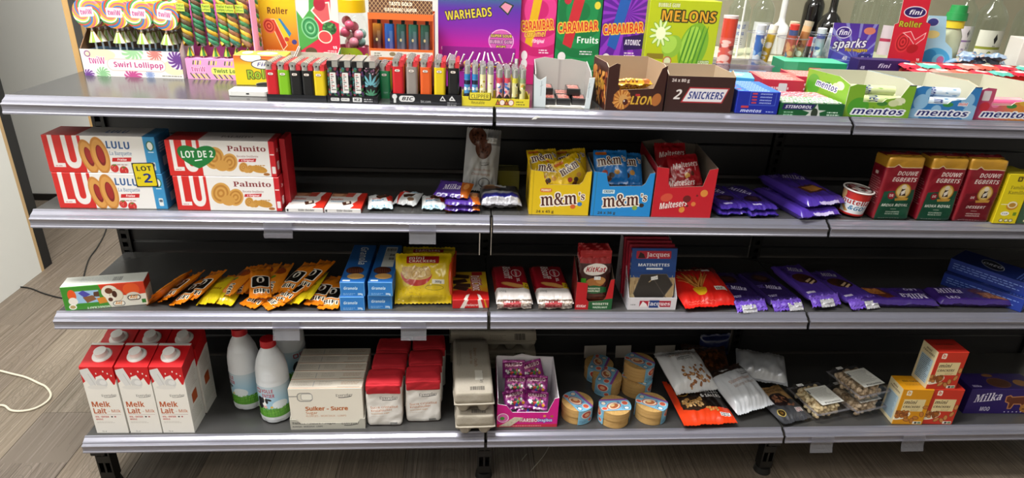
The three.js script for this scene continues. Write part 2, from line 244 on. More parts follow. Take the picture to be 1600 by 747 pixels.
// ---------- the shelving ----------
const ZB = -.2937;                                                  // plane of the back panels
{
  const dark = M(new THREE.Color(.022, .022, .024).getHex(THREE.LinearSRGBColorSpace), .45), BAYS = [[0, 1], [1, 1.805], [1.805, 2.805]];
  const black = new THREE.MeshPhysicalMaterial({ color: new THREE.Color(.018, .018, .02), roughness: .42, side: THREE.DoubleSide });
  const deckM = new THREE.MeshPhysicalMaterial({ color: new THREE.Color(.052, .051, .05), roughness: .2, specularIntensity: 1, side: THREE.DoubleSide });
  const railM = new THREE.MeshPhysicalMaterial({ color: new THREE.Color(.27, .27, .33), roughness: .28, metalness: .5, clearcoat: 1, clearcoatRoughness: .12, side: THREE.DoubleSide });
  const frame = thing('shelving_frame', 'black metal shop shelving frame with slotted uprights and ribbed back panels', 'shelving');
  // slotted uprights
  const upright = y1 => { const l = [plainBox(.008, y1, .022, -.011, y1 / 2, 0), plainBox(.008, y1, .022, .011, y1 / 2, 0), plainBox(.016, y1, .003, 0, y1 / 2, -.0085)]; for (let y = .02; y < y1; y += .025) l.push(plainBox(.0145, .0105, .018, 0, y, .0015)); return merge(l); };
  const ug = upright(1.02);
  part('post_extension', plainBox(.011, .5, .012, .0005, 1.275, ZB - .012), M(0x3a3835, .5), frame);
  for (const x of [.008, 1, 1.805, 2.805]) {
    const u = part('upright', ug, dark, frame); u.position.set(x, .0, ZB - .006);
    // foot: slotted bar under the lowest deck with a levelling pad
    const l = []; l.push(plainBox(.034, .026, .36, 0, .128, .18 - .02)); const fx = .31;
    l.push(plainBox(.036, .012, .03, 0, .135, fx), plainBox(.004, .035, .03, -.016, .115, fx), plainBox(.004, .035, .03, .016, .115, fx), plainBox(.005, .035, .03, 0, .115, fx), plainBox(.036, .022, .03, 0, .088, fx), plainBox(.004, .036, .03, -.016, .06, fx), plainBox(.004, .036, .03, .016, .06, fx), plainBox(.005, .036, .03, 0, .06, fx), plainBox(.036, .024, .03, 0, .032, fx), plainBox(.03, .1, .004, 0, .08, fx - .01));
    const pad = new THREE.CylinderGeometry(.02, .024, .018, 20); pad.translate(0, .009, fx); const f = part('foot', merge(l), dark, frame); f.position.set(x, 0, ZB); const pd = part('foot_pad', pad, M(0x0b0b0b, .6), frame); pd.position.set(x, 0, ZB);
  }
  // ribbed back panels
  for (const [a, b] of BAYS) for (let y = .1; y < 1.0; y += .155) {
    const hh = Math.min(.155, 1.015 - y), s = new THREE.Shape(); [[0, .001], [.003, .003], [.003, hh * .33], [-.002, hh * .36], [-.002, hh * .42], [.003, hh * .45], [.003, hh - .004], [0, hh - .001], [-.006, hh - .001], [-.006, .001]].forEach(([q, y], i) => i ? s.lineTo(-q, y) : s.moveTo(-q, y));
    const g = new THREE.ExtrudeGeometry(s, { depth: b - a - .036, bevelEnabled: false }); g.rotateY(PI / 2);
    const p = part('back_panel', g, black, frame); p.position.set(a + .018, y, ZB - .008);
  }
  // decks with price rails
  const lv = [[H1, 'top'], [H2, 'second'], [H3, 'third'], [H4, 'bottom']], bn = ['long first bay beside the white wall', 'short middle bay', 'far bay past the second joint'];
  for (const [h, n] of lv) BAYS.forEach(([a, b], i) => {
    const zf = ZF[h], w = b - a, s = thing('shelf', `dark metal ${n} shelf with clear grey price rail, ${bn[i]}`, 'shelf', 'shelves of the unit'); s.position.set(a, h, 0);
    const g0 = i ? .004 : 0, dep = zf - ZB - .004;
    part('deck', merge([plainBox(w - .003, .0025, dep, w / 2, -.00125, zf - dep / 2), plainBox(w - .003, .03, .002, w / 2, -.016, zf - .002)]), deckM, s);
    const pr = [[-.002, -.0002], [.0005, .0012], [.0035, .0008], [.005, -.002], [.009, -.004], [.013, -.0062], [.0165, -.0072], [.018, -.0105], [.0225, -.0118], [.0245, -.0135], [.0238, -.0155], [.0228, -.019], [.0226, -.024], [.0235, -.0285], [.0252, -.0305], [.0252, -.0335], [.022, -.0345], [.0205, -.033], [.0205, -.016], [.012, -.009], [-.002, -.0032]];
    const sh = new THREE.Shape(pr.map(q => new THREE.Vector2(-q[0], q[1]))), rg = new THREE.ExtrudeGeometry(sh, { depth: w - (i < 2 ? .004 : .001) - g0, bevelEnabled: false }); rg.rotateY(PI / 2); rg.translate(g0, 0, zf);
    part('price_rail', rg, railM, s);
    for (const e of [.002, w - .005]) { const br = new THREE.Shape([[0, 0], [dep * .95, 0], [dep * .95, -.01], [.03, -.05], [0, -.05]].map(q => new THREE.Vector2(...q))); const q = new THREE.ExtrudeGeometry(br, { depth: .003, bevelEnabled: false }); q.rotateY(-PI / 2); q.translate(e + .003, -.0026, ZB + .004); part('bracket', q, dark, s); }
  });
  // rear half of the top, on the far side of the unit
  const rs = thing('rear_shelf', 'dark metal shelf top on the far side of the unit, behind the candy displays', 'shelf'); rs.position.set(0, H1, 0);
  part('deck', plainBox(2.8, .0025, .32, 1.405, -.00125, ZB - .165), deckM, rs); part('rear_apron', plainBox(2.8, .5, .012, 1.405, -.255, ZB - .32), dark, rs);
  one('chipboard_strip', plainBox(.014, .78, .05, -.0145, .99, ZB - .035), M(0xc09a62, .75), 'narrow raw chipboard edge strip standing behind the slotted metal upright', 'board');
}
priceR = art(64, 32, tagArt('€ 2,50'));
// ---------- top shelf: lollipops ----------
{ // swirl lollipop display
  const S = 1500, w = .228, d = .085, hf = .062, x = .15, z = -.228;
  const R = net({ front: [w * S, hf * S, (c, W, H) => { bg(c, W, H, '#ebe6e2'); El(c, W * .2, H * .2, 50, 20, '#efe4b8'); El(c, W * .92, H * .6, 40, 26, '#efe4b8'); pin(c, W * .04, H * .98, 22, '#6b3f8a', '#e8d8ee'); pin(c, W * .19, H * .9, 24, '#8cc08c', '#e6efe2'); pin(c, W * .49, H * .98, 32, '#c0508c', '#f0d8e4'); pin(c, W * .52, H * .02, 38, '#9ccc98', '#e2efdc'); pin(c, W * .74, H * .12, 26, '#d08078', '#f2e2de'); pin(c, W * .96, H * .3, 34, '#6b3f8a', '#e8dcf0'); pin(c, W * .66, H * .88, 16, '#8a9cc8', '#e4e8f2'); RR(c, W * .25, H * .34, W * .58, H * .42, H * .2, '#efeae6', '#d0b8b0', 2.5); T(c, 'Swirl Lollipop', W * .56, H * .55, H * .26, '#b8317a', { fw: W * .5 }); T(c, 'twiW', W * .15, H * .42, H * .34, '#b83a80', { fw: W * .16, st: '#fff', sw: 3 }); El(c, W * .07, H * .18, 9, 9, null, 0, '#9a6a90', 4); fine(c, W * .78, H * .9, W * .2, 1, 4, '#776', 3); }], side: [d * S, .14 * S, (c, W, H) => { bg(c, W, H, '#e6e2e4'); pin(c, W * .5, H * .5, 30, '#7aa6cc', '#e2ecf4'); pin(c, W * .3, H * .16, 24, '#7aa6cc', '#e2ecf4'); pin(c, W * .6, H * .85, 26, '#c0508c', '#f0d8e4'); }], inn: '#6f4c2a' });
  const t = thing('lollipop_display', 'white display box printed with candy swirls, holding round lollipops', 'display box'); put(t, x, H1, z, -.015);
  part('front_panel', sheet(rectPoly(w, hf), .002, R.front, R.inn, w, hf), ink(R.front), t);
  for (const s of [-1, 1]) { const g = sheet([[0, 0], [d, 0], [d, .24], [d * .75, .24], [d * .5, .1], [0, hf]].map(([a, b]) => [s < 0 ? -a : a, b]), .002, R.side, R.inn, d, .24, s < 0 ? -d : 0); g.rotateY(s * PI / 2); g.translate(s * w / 2, 0, -.002); part('side_panel', g, ink(R.front), t); }
  part('back_panel', flat(nz(plainBox(w - .004, .24, .002, 0, .12, -d + .001)), R.inn), ink(R.front), t); part('stick_holder', flat(nz(plainBox(w - .004, .002, d - .004, 0, hf - .006, -d / 2)), R.side), ink(R.front), t); part('bottom_panel', flat(nz(plainBox(w - .004, .002, d - .004, 0, .001, -d / 2)), R.inn), ink(R.front), t);
  const P = net({ face: [160, 160, (c, W, H) => { const cols = ['#d8482c', '#e8962c', '#e8cc3c', '#4a9a58', '#3a78b8', '#d86a7a', '#f0e8d8']; bg(c, W, H, '#e8a040'); c.save(); c.translate(W / 2, H / 2); for (let k = 0; k < 21; k++) { c.strokeStyle = cols[(k * 3) % 7]; c.lineWidth = 11; c.beginPath(); for (let i = 0; i <= 30; i++) { const r = i / 30 * 80, a = k * 2 * PI / 21 + i / 30 * 2.4; c.lineTo(r * Math.cos(a), r * Math.sin(a)); } c.stroke(); } c.restore(); RR(c, W * .24, H * .3, W * .52, H * .32, 6, '#e8c8d8'); T(c, 'twiW', W * .5, H * .46, H * .24, '#a8326e', { fw: W * .42 }); }], wrap: [40, 40, (c, W, H) => { bg(c, W, H, '#e6e2d2'); for (let i = 0; i < 4; i++) Rc(c, i * 11, 0, 5, H, ['#8ab040', '#d8883c', '#c85a78', '#9cc060'][i]); }] });
  const disc = nz(new THREE.CylinderGeometry(.029, .029, .01, 40, 1)); { const p = disc.attributes.position, u = disc.attributes.uv, n = disc.attributes.normal; for (let i = 0; i < p.count; i++) { const a = Math.abs(n.getY(i)) > .5 ? 1 : .97; u.setXY(i, P.face.u0 + (P.face.u1 - P.face.u0) * (.5 + .5 * a * p.getX(i) / .0292), P.face.v0 + (P.face.v1 - P.face.v0) * (.5 + .5 * a * -p.getZ(i) / .0292)); } disc.rotateX(PI / 2); disc.scale(1.12, 1.12, 1); disc.translate(0, .083, 0); }
  const stick = new THREE.CylinderGeometry(.0022, .0022, .06, 10).translate(0, .03, 0); const tail = uvRect(nz(new THREE.CylinderGeometry(.003, .0135, .026, 10, 1, true)), P.wrap).translate(0, .031, 0), knot = new THREE.TorusGeometry(.0034, .0012, 6, 14).rotateX(PI / 2).translate(0, .043, 0), film = lathe([[.003, .044], [.012, .05], [.026, .062], [.034, .08]], 20);
  film.scale(1, 1, .35);
  for (let i = 0; i < 4; i++) for (let k = 0; k < 4; k++) { const l = thing('lollipop', `round rainbow swirl lollipop with striped wrapper tails, ${['front', 'second', 'third', 'back'][k]} row of the white display`, 'lollipop', 'swirl lollipops in the white display'); part('candy_disc', disc, ink(P.face, 'film'), l); part('stick', stick, M(0xeeece6, .5), l); const wp = part('wrapper', film, CLEAR, l); part('wrapper_tail', tail, ink(P.wrap, 'film'), wp); part('twist_tie', knot, M(0x8a7030, .4), wp); put(l, x - .08 + i * .053 + k * .006, H1 + hf - .004, z - .014 - k * .018, rr(-.1, .1), -.05 + k * .02, (i - 1.5) * -.04 + rr(-.04, .04)); }
}
{ // twisted lollipop display
  const S = 1500, w = .165, d = .06, hf = .048, x = .3555, z = -.226;
  const R = net({ front: [w * S, hf * S, (c, W, H) => { bg(c, W, H, '#e59ccc'); for (let k = 0; k < 3; k++) for (let i = 0; i < 7; i++) Po(c, [[W * (.05 + k * .32) + i * 9, H * .7 + (i % 2) * 3], [W * (.05 + k * .32) + i * 9 + 12, H * .95]], null, i % 2 ? '#d8d84c' : '#4a5a30', 4); for (let k = 0; k < 3; k++) for (let i = 0; i < 4; i++) Po(c, [[W * (.12 + k * .22) + i * 8, H * .1], [W * (.12 + k * .22) + i * 8 - 4, H * .3]], null, i % 2 ? '#d8d84c' : '#4a5a30', 4); RR(c, W * .35, H * .4, W * .6, H * .34, 9, '#d6dc6c'); T(c, 'Twist Lollipop', W * .64, H * .57, H * .24, '#3c5a24', { fw: W * .52 }); T(c, 'twiW', W * .17, H * .5, H * .34, '#b83a80', { fw: W * .2, st: '#eee', sw: 2 }); }], inn: '#d765b0', pink: '#d765b0', top: '#e59ccc', tail: [40, 40, (c, W, H) => { bg(c, W, H, '#d8c040'); for (let i = 0; i < 3; i++) Rc(c, i * 14, 0, 7, H, '#3c7a38'); }], tagl: [40, 34, (c, W, H) => { bg(c, W, H, '#c0d048'); T(c, 'Twist', W * .5, H * .3, 13, '#3c5a24'); T(c, 'Lollipop', W * .5, H * .7, 11, '#3c5a24', { fw: W * .8 }); }] });
  const t = thing('lollipop_display', 'pink display box with a tall pink back, holding twisted lollipops', 'display box'); put(t, x, H1, z, -.01);
  part('front_panel', sheet(rectPoly(w, hf), .002, R.front, R.inn, w, hf), ink(R.front), t); part('stick_holder', flat(nz(plainBox(w - .003, .002, d, 0, hf - .003, -d / 2 - .002)), R.top), ink(R.front), t); part('back_panel', flat(nz(plainBox(w, .25, .002, 0, .125, -d)), R.pink), ink(R.front), t);
  for (const s of [-1, 1]) part('side_panel', flat(nz(plainBox(.002, s > 0 ? .25 : hf, d - .004, s * (w / 2 - .001), (s > 0 ? .25 : hf) / 2, -d / 2 - .001)), s > 0 ? R.top : R.pink), ink(R.front), t); part('bottom_panel', flat(nz(plainBox(w - .004, .002, d - .004, 0, .001, -d / 2)), R.inn), ink(R.front), t);
  // helically twisted candy with three coloured strands
  const strand = (k, cols) => { const g = nz(new THREE.TubeGeometry(new (class extends THREE.Curve { getPoint(u) { const a = u * 2 * PI * 3.4 + k * 2 * PI / 3, r = .0052; return V3(r * Math.cos(a), .034 + u * .11, r * Math.sin(a)); } })(), 70, .0075, 8)); return g; };
  const sets = [[0x2f7a4a, 0xc8a02c, 0x5a4a34], [0x2f6a44, 0x6a4c38, 0x35805a], [0x34805a, 0xc8a02c, 0x2f6a5a], [0x3a9a5a, 0xd0b03c, 0x8a6a50], [0x2c6a58, 0x8a5a3c, 0xc8a83c], [0x8a6a4c, 0xd0b038, 0x3c7a48]], sg = [0, 1, 2].map(k => strand(k));
  const stick = new THREE.CylinderGeometry(.002, .002, .05, 8).translate(0, .02, 0), tail = uvRect(nz(new THREE.CylinderGeometry(.003, .009, .02, 10, 1, true)), R.tail).translate(0, .017, 0);
  [295, 313.5, 335, 351, 368, 385, 396].forEach((px, i) => { const a = onZ(px, 60, -.256), l = thing('twisted_lollipop', `long twisted lollipop, ${['green, yellow and dark brown', 'dark green and brown', 'green and teal with a yellow strand', 'bright green with pale brown', 'teal green with brown and yellow', 'brown and yellow with green', 'half hidden green one against the side panel'][i]}, in the pink display`, 'lollipop', 'twisted lollipops in the pink display'); sg.forEach((g, k) => part('candy_strand', g, M(sets[i % 6][k], .3, { clearcoat: .6 }), l)); part('stick', stick, M(0xefe6dc, .5), l); part('wrapper_tail', tail, ink(R.tail, 'film'), l); if (i !== 1 && i < 6) { const q = part('name_tag', sticker(.021, .018, R.tagl), ink(R.tagl, 'film'), l); q.position.set(.0, .118, .0145); } put(l, a.x, H1 + hf - .004, i === 6 ? -.275 : -.252 + (i % 2) * -.006, (i * 1.3) % .5 - .2, 0, .015 * (i % 3 - 1)); });
}
// ---------- roll candy, jar, white gadget ----------
{
  const S = 1500, roll = (c, x, y, r, cols, n = 5) => { for (let i = n; i > 0; i--) El(c, x, y, r * i / n * .8, r * i / n, cols[i % cols.length], -.2); };
  const Y = net({ front: [190, 110, (c, W, H) => { grad(c, 0, 0, W, H, ['#d8542c', '#dcb824', '#e0c81c', '#e0cc20']); El(c, W * .34, H * .08, W * .2, H * .14, '#f2ece0', 0, '#55483a', 2); El(c, W * .56, H * .3, W * .22, H * .15, '#efe8dc', 0, '#3a3a4a', 3); T(c, 'Fini', W * .56, H * .3, H * .17, '#4a4a8a', { it: 1, fw: W * .26 }); T(c, 'Roller', W * .55, H * .62, H * .4, '#9cb82c', { fw: W * .66, st: '#2e3a1c', sw: 5, rot: -.04 }); El(c, W * .6, H * .96, W * .22, H * .08, '#333', 0, '#d8d0a0', 2); }], top: [190, 90, (c, W, H) => { bg(c, W, H, '#e3c440'); El(c, W * .6, H * .5, W * .2, H * .3, '#9cc8c0'); El(c, W * .2, H * .4, W * .1, H * .3, '#efe8dc'); }], side: '#d8b41c' });
  put(one('roll_candy_box', cbox(.115, .068, .075, Y), ink(Y.front), 'yellow carton of roll candy standing in front of the pink display', 'candy box'), .462, H1, -.172, .06);
  const t = thing('white_gadget', 'small white plastic device with a charging port, lying beside the lighters', 'device'); put(t, .4675, H1, -.047, -.005);
  const rb = new THREE.ExtrudeGeometry((() => { const s = new THREE.Shape(), w = .04, h = .022, r = .006; s.moveTo(-w + r, -h); s.lineTo(w - r, -h); s.quadraticCurveTo(w, -h, w, -h + r); s.lineTo(w, h - r); s.quadraticCurveTo(w, h, w - r, h); s.lineTo(-w + r, h); s.quadraticCurveTo(-w, h, -w, h - r); s.lineTo(-w, -h + r); s.quadraticCurveTo(-w, -h, -w + r, -h); return s; })(), { depth: .009, bevelEnabled: true, bevelSize: .0015, bevelThickness: .0015, bevelSegments: 3 }); rb.rotateX(-PI / 2); rb.translate(0, .0016, -.022);
  part('case', rb, M(0xdcdcd8, .4), t); part('port', plainBox(.0065, .0026, .001, 0, .0062, .0013), M(0x151515, .4), t); for (let i = 0; i < 4; i++) part('button_mark', plainBox(.004, .0003, .0012, -.018 + i * .012, .0124, -.012), M(0x9a9a9a, .5), t);
  // header cards with trays
  const rollBox = (lb, px0, px1, zz, draw, inner, trayCol) => { const a = onZ(px0, 60, zz), b = onZ(px1, 60, zz), w = b.x - a.x, R = net({ front: [w * S, .2 * S, draw], inn: '#b9b1a4', lip: trayCol, side: trayCol }); const t2 = thing('roll_candy_display', lb, 'display box'); put(t2, (a.x + b.x) / 2, H1, zz + .07, 0); part('header_card', sheet(rectPoly(w, .2), .002, R.front, R.inn, w, .2).translate(0, .02, -.07), ink(R.front), t2); tray(t2, w, .07, { R: { front: R.lip, inn: R.inn, side: R.side }, hf: .052, hs: .062, hb: .062, sidePoly: [[0, 0], [.068, 0], [.068, .075], [0, .052]] }); return [t2, w]; };
  rollBox('yellow and red roll candy display with a rainbow strip on its tall card', 409, 466, -.3, (c, W, H) => { grad(c, 0, 0, W, H, ['#d8b020', '#e0b81c', '#d8962c', '#cf6a1c', '#c82c24']); Rc(c, 0, H * .84, W, H * .16, '#c01c24'); T(c, 'Roller', W * .5, H * .32, H * .1, '#5a2a14', { fw: W * .56 }); Po(c, [[W * .26, H * .42], [W * .4, H * .42], [W * .68, H * .72], [W * .56, H * .78]], '#c83a2c', '#f0d8b0', 3); Po(c, [[W * .42, H * .42], [W * .5, H * .41], [W * .76, H * .62], [W * .68, H * .7]], '#d8c02c'); Po(c, [[W * .5, H * .41], [W * .56, H * .41], [W * .82, H * .58], [W * .76, H * .62]], '#2f7ab0'); roll(c, W * .24, H * .5, H * .09, ['#b02a24', '#e06a4c']); El(c, W * .68, H * .65, 8, 8, '#c03a2c'); El(c, W * .88, H * .68, 9, 9, '#3c3c84'); fine(c, W * .1, H * .78, W * .7, 2, 7, '#f0d0a0', 3); }, 0, '#b81c28');
  rollBox('watermelon roll candy display with torn white patches on its card', 467, 531, -.29, (c, W, H) => { bg(c, W, H, '#c92b44'); Po(c, [[0, 0], [W * .5, 0], [W * .4, H * .5], [W * .5, H * .62], [0, H * .78]], '#4a9a48'); Po(c, [[W * .02, 0], [W * .34, 0], [W * .3, H * .3], [W * .14, H * .4], [0, H * .3]], '#d9d9d4'); Po(c, [[W * .84, 0], [W, H * .1], [W, H * .44], [W * .8, H * .4]], '#d9d4d0'); roll(c, W * .3, H * .5, H * .13, ['#2c7a44', '#7cc08a', '#3c9058'], 7); c.strokeStyle = '#e8d8c8'; Po(c, [[W * .36, H * .3], [W * .6, H * .44], [W * .8, H * .4], [W * .78, H * .2], [W * .5, H * .22]], '#c85a5c', '#dfe8d0', 5); El(c, W * .56, H * .22, W * .14, H * .08, '#a82038'); El(c, W * .76, H * .5, W * .17, H * .075, '#2f6a38', .1); speck(c, W * .62, H * .45, W * .28, H * .1, 24, ['#5a9a58', '#1f4a28'], 2, 5); El(c, W * .64, H * .6, W * .16, H * .07, '#d84a4c', .3, '#e8e0c8', 4); El(c, W * .28, H * .78, W * .14, H * .05, '#5a4a34'); Po(c, [[W * .5, H * .9], [W * .58, H * .78], [W * .68, H * .78], [W * .76, H * .9]], '#d9c9c4'); T(c, '15', W * .86, H * .72, H * .05, '#fff'); fine(c, W * .68, H * .76, W * .26, 4, 6, '#f0c8c8', 3); }, 0, '#3a9050');
  const g = thing('candy_jar', 'clear plastic candy jar with a yellow screw lid and pink sweets', 'jar'); put(g, .644, H1, -.37, .1);
  const JR = net({ lab: [260, 70, (c, W, H) => { bg(c, W, H, '#b8315a'); El(c, W * .42, H * .5, W * .2, H * .6, '#a8c02c'); T(c, 'Brain', W * .42, H * .36, H * .3, '#2a2a1c', { it: 1, st: '#e0d060', sw: 3 }); T(c, 'Bubble', W * .42, H * .66, H * .24, '#5a7a1c'); El(c, W * .66, H * .5, 12, 16, '#d8c82c'); }] });
  part('jar_body', lathe([[0, .002], [.036, .002], [.04, .006], [.041, .13], [.036, .142], [.031, .148], [.031, .156]], 40), CLEAR, g); part('lid', merge([new THREE.CylinderGeometry(.0365, .0375, .03, 44).translate(0, .169, 0), new THREE.CylinderGeometry(.034, .0365, .004, 44).translate(0, .186, 0)]), M(0xdcb40c, .35), g); part('label', sleeve(.0418, .012, .07, JR.lab), ink(JR.lab, 'film'), g);
  const ballG = new THREE.SphereGeometry(.0125, 12, 8); for (let i = 0; i < 22; i++) { const a = i * 2.4, r = i % 3 ? .024 : .006, k = i % 5; put(one('candy_ball', ballG, M([0xd8708c, 0xd88a9c, 0xe0c8c0, 0x7aa098, 0xc85070][k], .35), `${['rose pink', 'pale pink', 'cream', 'grey green', 'deep pink'][k]} candy ball in the clear jar with the yellow lid`, 'candy', 'candy balls in the jar'), .644 + r * Math.cos(a), H1 + .046 + Math.floor(i / 6) * .024 + (i % 3) * .006, -.37 + r * Math.sin(a)); }
}
// ---------- cigarette lighters ----------
const oval = (w, d, h, y0, n = 20) => { const s = new THREE.Shape(); const r = d / 2; s.moveTo(-w / 2 + r, -r); s.lineTo(w / 2 - r, -r); s.absarc(w / 2 - r, 0, r, -PI / 2, PI / 2, false); s.lineTo(-w / 2 + r, r); s.absarc(-w / 2 + r, 0, r, PI / 2, 1.5 * PI, false); const g = new THREE.ExtrudeGeometry(s, { depth: h, bevelEnabled: false, curveSegments: 5 }); g.rotateX(-PI / 2); g.translate(0, y0, 0); return g; };
const STEEL = M(0xd2d2ce, .24, { metalness: .8 });
{
  const bodyG = merge([oval(.0245, .0118, .06, 0)]), hoodG = oval(.0142, .0108, .0105, .06).translate(-.0042, 0, 0), wheelG = merge([new THREE.CylinderGeometry(.0062, .0062, .0108, 16).rotateX(PI / 2).translate(-.0048, .0718, 0), new THREE.CylinderGeometry(.0036, .0036, .0085, 12).rotateX(PI / 2).translate(.0005, .0738, 0)]), btn = merge([plainBox(.0085, .0105, .0088, .0072, .0655, 0), plainBox(.006, .004, .0088, .0095, .0722, 0)]);
  const LB = art(44, 22, (c, W, H) => { RR(c, 0, 0, W, H, 10, '#efe6dc', '#7a2a20', 2); T(c, 'BIC', W / 2, H / 2, 16, '#2a2020', { it: 1, fw: 26 }); }), lbG = sticker(.0105, .0048, LB).translate(-.001, .052, .0063);
  const trayA = (nm, lb, x0, x1, z0, d, hf, draw) => { const w = x1 - x0, R = net({ front: [w * 1500, hf * 1500, draw], inn: '#111216', side: '#15161a' }), t = thing(nm, lb, 'lighter tray'); put(t, (x0 + x1) / 2, H1, z0, -.01); tray(t, w, d, { R, hf, hs: hf, t: .0015 }); return t; };
  const bic = (col, group, lb) => { const l = thing('lighter', lb, 'lighter', group); part('fuel_body', bodyG, M(col, .3, { clearcoat: .5 }), l); part('spark_wheel', wheelG, STEEL, part('metal_hood', hoodG, STEEL, l)); part('button', btn, M(0xc8323a, .4), l); part('logo_oval', lbG, ink(LB, 'film'), l); return l; };
  const names = { 0xc41a26: 'red', 0x7cb81c: 'lime green', 0x101114: 'black', 0xdcc01a: 'yellow', 0x2a4ab8: 'blue', 0x8d8580: 'grey', 0xd85a20: 'orange', 0x1c7a4a: 'green', 0xe8e4de: 'white' };
  trayA('lighter_tray', 'plain black tray packed with pocket lighters, next to the white device', .5175, .6415, -.012, .105, .0135, (c, W, H) => bg(c, W, H, '#17191e'));
  const c1 = [0xc41a26, 0x7cb81c, 0x101114, 0x101114, 0xdcc01a], c2 = [0x2a4ab8, 0xc41a26, 0x8d8580, 0xdcc01a, 0x101114, 0x7cb81c];
  for (let k = 0; k < 7; k++) c1.forEach((c, i) => { const col = k ? c2[(i * 2 + k) % 6] : c; put(bic(col, 'pocket lighters in the plain black tray', `${names[col]} pocket lighter with steel hood, ${k ? 'behind the front row of' : 'in the front row of'} the plain black tray`), .5305 + i * .0246, H1 + .004, -.0205 - k * .0132, 0); });
  trayA('lighter_tray', 'black tray with white recycling marks, holding plain coloured lighters', .7755, .9285, -.012, .1, .0225, (c, W, H) => { bg(c, W, H, '#15161b'); RR(c, W * .13, H * .2, W * .22, H * .55, 10, '#dcdcdc'); T(c, 'BIC', W * .24, H * .48, H * .42, '#15161b', { it: 1, fw: W * .16 }); El(c, W * .07, H * .3, 8, 8, '#d8d8d8'); Rc(c, W * .055, H * .46, 8, 14, '#d8d8d8'); T(c, 'bic.com', W * .5, H * .7, H * .3, '#d8d8d8', { wt: 'normal', fw: W * .14 }); Po(c, [[W * .7, H * .55], [W * .735, H * .2], [W * .77, H * .55], [W * .7, H * .55]], null, '#dedede', 3); Po(c, [[W * .83, H * .5], [W * .865, H * .2], [W * .9, H * .5], [W * .83, H * .5]], null, '#dedede', 4); fine(c, W * .8, H * .72, W * .15, 2, 6, '#bbb', 2); });
  const c3 = [0xc41a26, 0x8d8580, 0xd85a20, 0xdcc01a, 0x101114];
  for (let k = 0; k < 5; k++) c3.forEach((c, i) => { const col = k ? c3[(i + k * 2) % 5] : c; put(bic(col, 'pocket lighters in the tray with recycling marks', `${names[col]} pocket lighter ${k ? 'in the back rows' : 'standing in the front row'} of the tray with recycling marks`), .7935 + i * .0295, H1 + .018, -.024 - k * .0175, 0); });
  // patterned lighters
  const K = net({ a: [50, 120, (c, W, H) => { bg(c, W, H, '#16181c'); speck(c, 0, 0, W, H, 46, ['#2f6a6a', '#7a2c3a', '#3a6a3c', '#55396a'], 3, 7); RR(c, W * .24, H * .18, W * .46, H * .66, 3, '#dcdad6'); for (let i = 0; i < 9; i++) Rc(c, W * .32, H * (.24 + i * .06), W * .3 * hash(i, 3, 2) + 4, 3, i % 3 ? '#444' : '#a03030'); }], b: [50, 120, (c, W, H) => { bg(c, W, H, '#14161a'); c.fillStyle = '#6aa0b0'; for (let i = -3; i <= 3; i++) { c.save(); c.translate(W * .5, H * .6); c.rotate(i * .5); El(c, 0, -26, 4.5, 24 - Math.abs(i) * 3, '#6aa8b4'); c.restore(); } for (let i = -2; i <= 2; i++) { c.save(); c.translate(W * .5, H * .9); c.rotate(i * .6); El(c, 0, -14, 3.5, 13, '#4a8a6a'); c.restore(); } speck(c, 0, 0, W, H * .2, 14, ['#b0909c', '#6a3a5a'], 2, 5); }], s: '#15171b' });
  const kb = (r) => { const g = nz(oval(.0255, .0118, .064, 0)), p = g.attributes.position, u = g.attributes.uv; for (let i = 0; i < p.count; i++) u.setXY(i, r.u0 + (r.u1 - r.u0) * (p.getX(i) / .0256 + .5), r.v0 + (r.v1 - r.v0) * Math.min(1, p.getY(i) / .064)); return g; }, ka = kb(K.a), kl = kb(K.b), ktop = merge([plainBox(.012, .012, .011, .005, .07, 0), plainBox(.022, .0018, .011, 0, .0775, 0)]), kblk = plainBox(.0108, .011, .0105, -.0068, .0696, 0);
  trayA('lighter_tray', 'black tray with small white panels, holding leaf-patterned lighters', .644, .75, -.01, .1, .0145, (c, W, H) => { bg(c, W, H, '#14151a'); for (let i = 0; i < 2; i++) { RR(c, W * (.07 + i * .2), H * .3, W * .17, H * .45, 3, '#d4d4d2'); fine(c, W * (.09 + i * .2), H * .45, W * .12, 1, 4, '#666'); } RR(c, W * .5, H * .2, W * .18, H * .62, 2, '#dcdcdc'); T(c, 'K2', W * .59, H * .52, H * .5, '#14151a', { fw: W * .13 }); fine(c, W * .72, H * .35, W * .18, 2, 6, '#ccc', 3); });
  for (let k = 0; k < 6; k++) for (let i = 0; i < 4; i++) { const l = thing('patterned_lighter', `${i === 3 ? 'black lighter printed with a teal leaf' : 'black floral lighter with a white warning label'}, ${k ? 'behind the front row of' : 'in the front row of'} its tray`, 'lighter', 'patterned lighters'); part('fuel_body', i === 3 ? kl : ka, ink(K.a, 'film'), l); part('metal_hood', ktop, STEEL, l); part('black_button', kblk, M(0x0d0d10, .4), l); put(l, .6585 + i * .0258, H1 + .01, -.019 - k * .0135, 0); }
  for (let i = 0; i < 3; i++) { const q = bic([0x1c7a4a, 0xdcc01a, 0x1c7a4a][i], 'odd lighters between two trays', 'lone coloured pocket lighter standing between the leaf-patterned and plain trays'); put(q, .76, H1 + .0, -.07 - i * .02, 0); }
  // slim refillable lighters
  const clipC = [0x2a78b8, 0x2a78b8, 0xdcd4a0, 0xe0dcb8, 0xc8485a, 0xc8485a, 0xc8c040, 0x8a9a70];
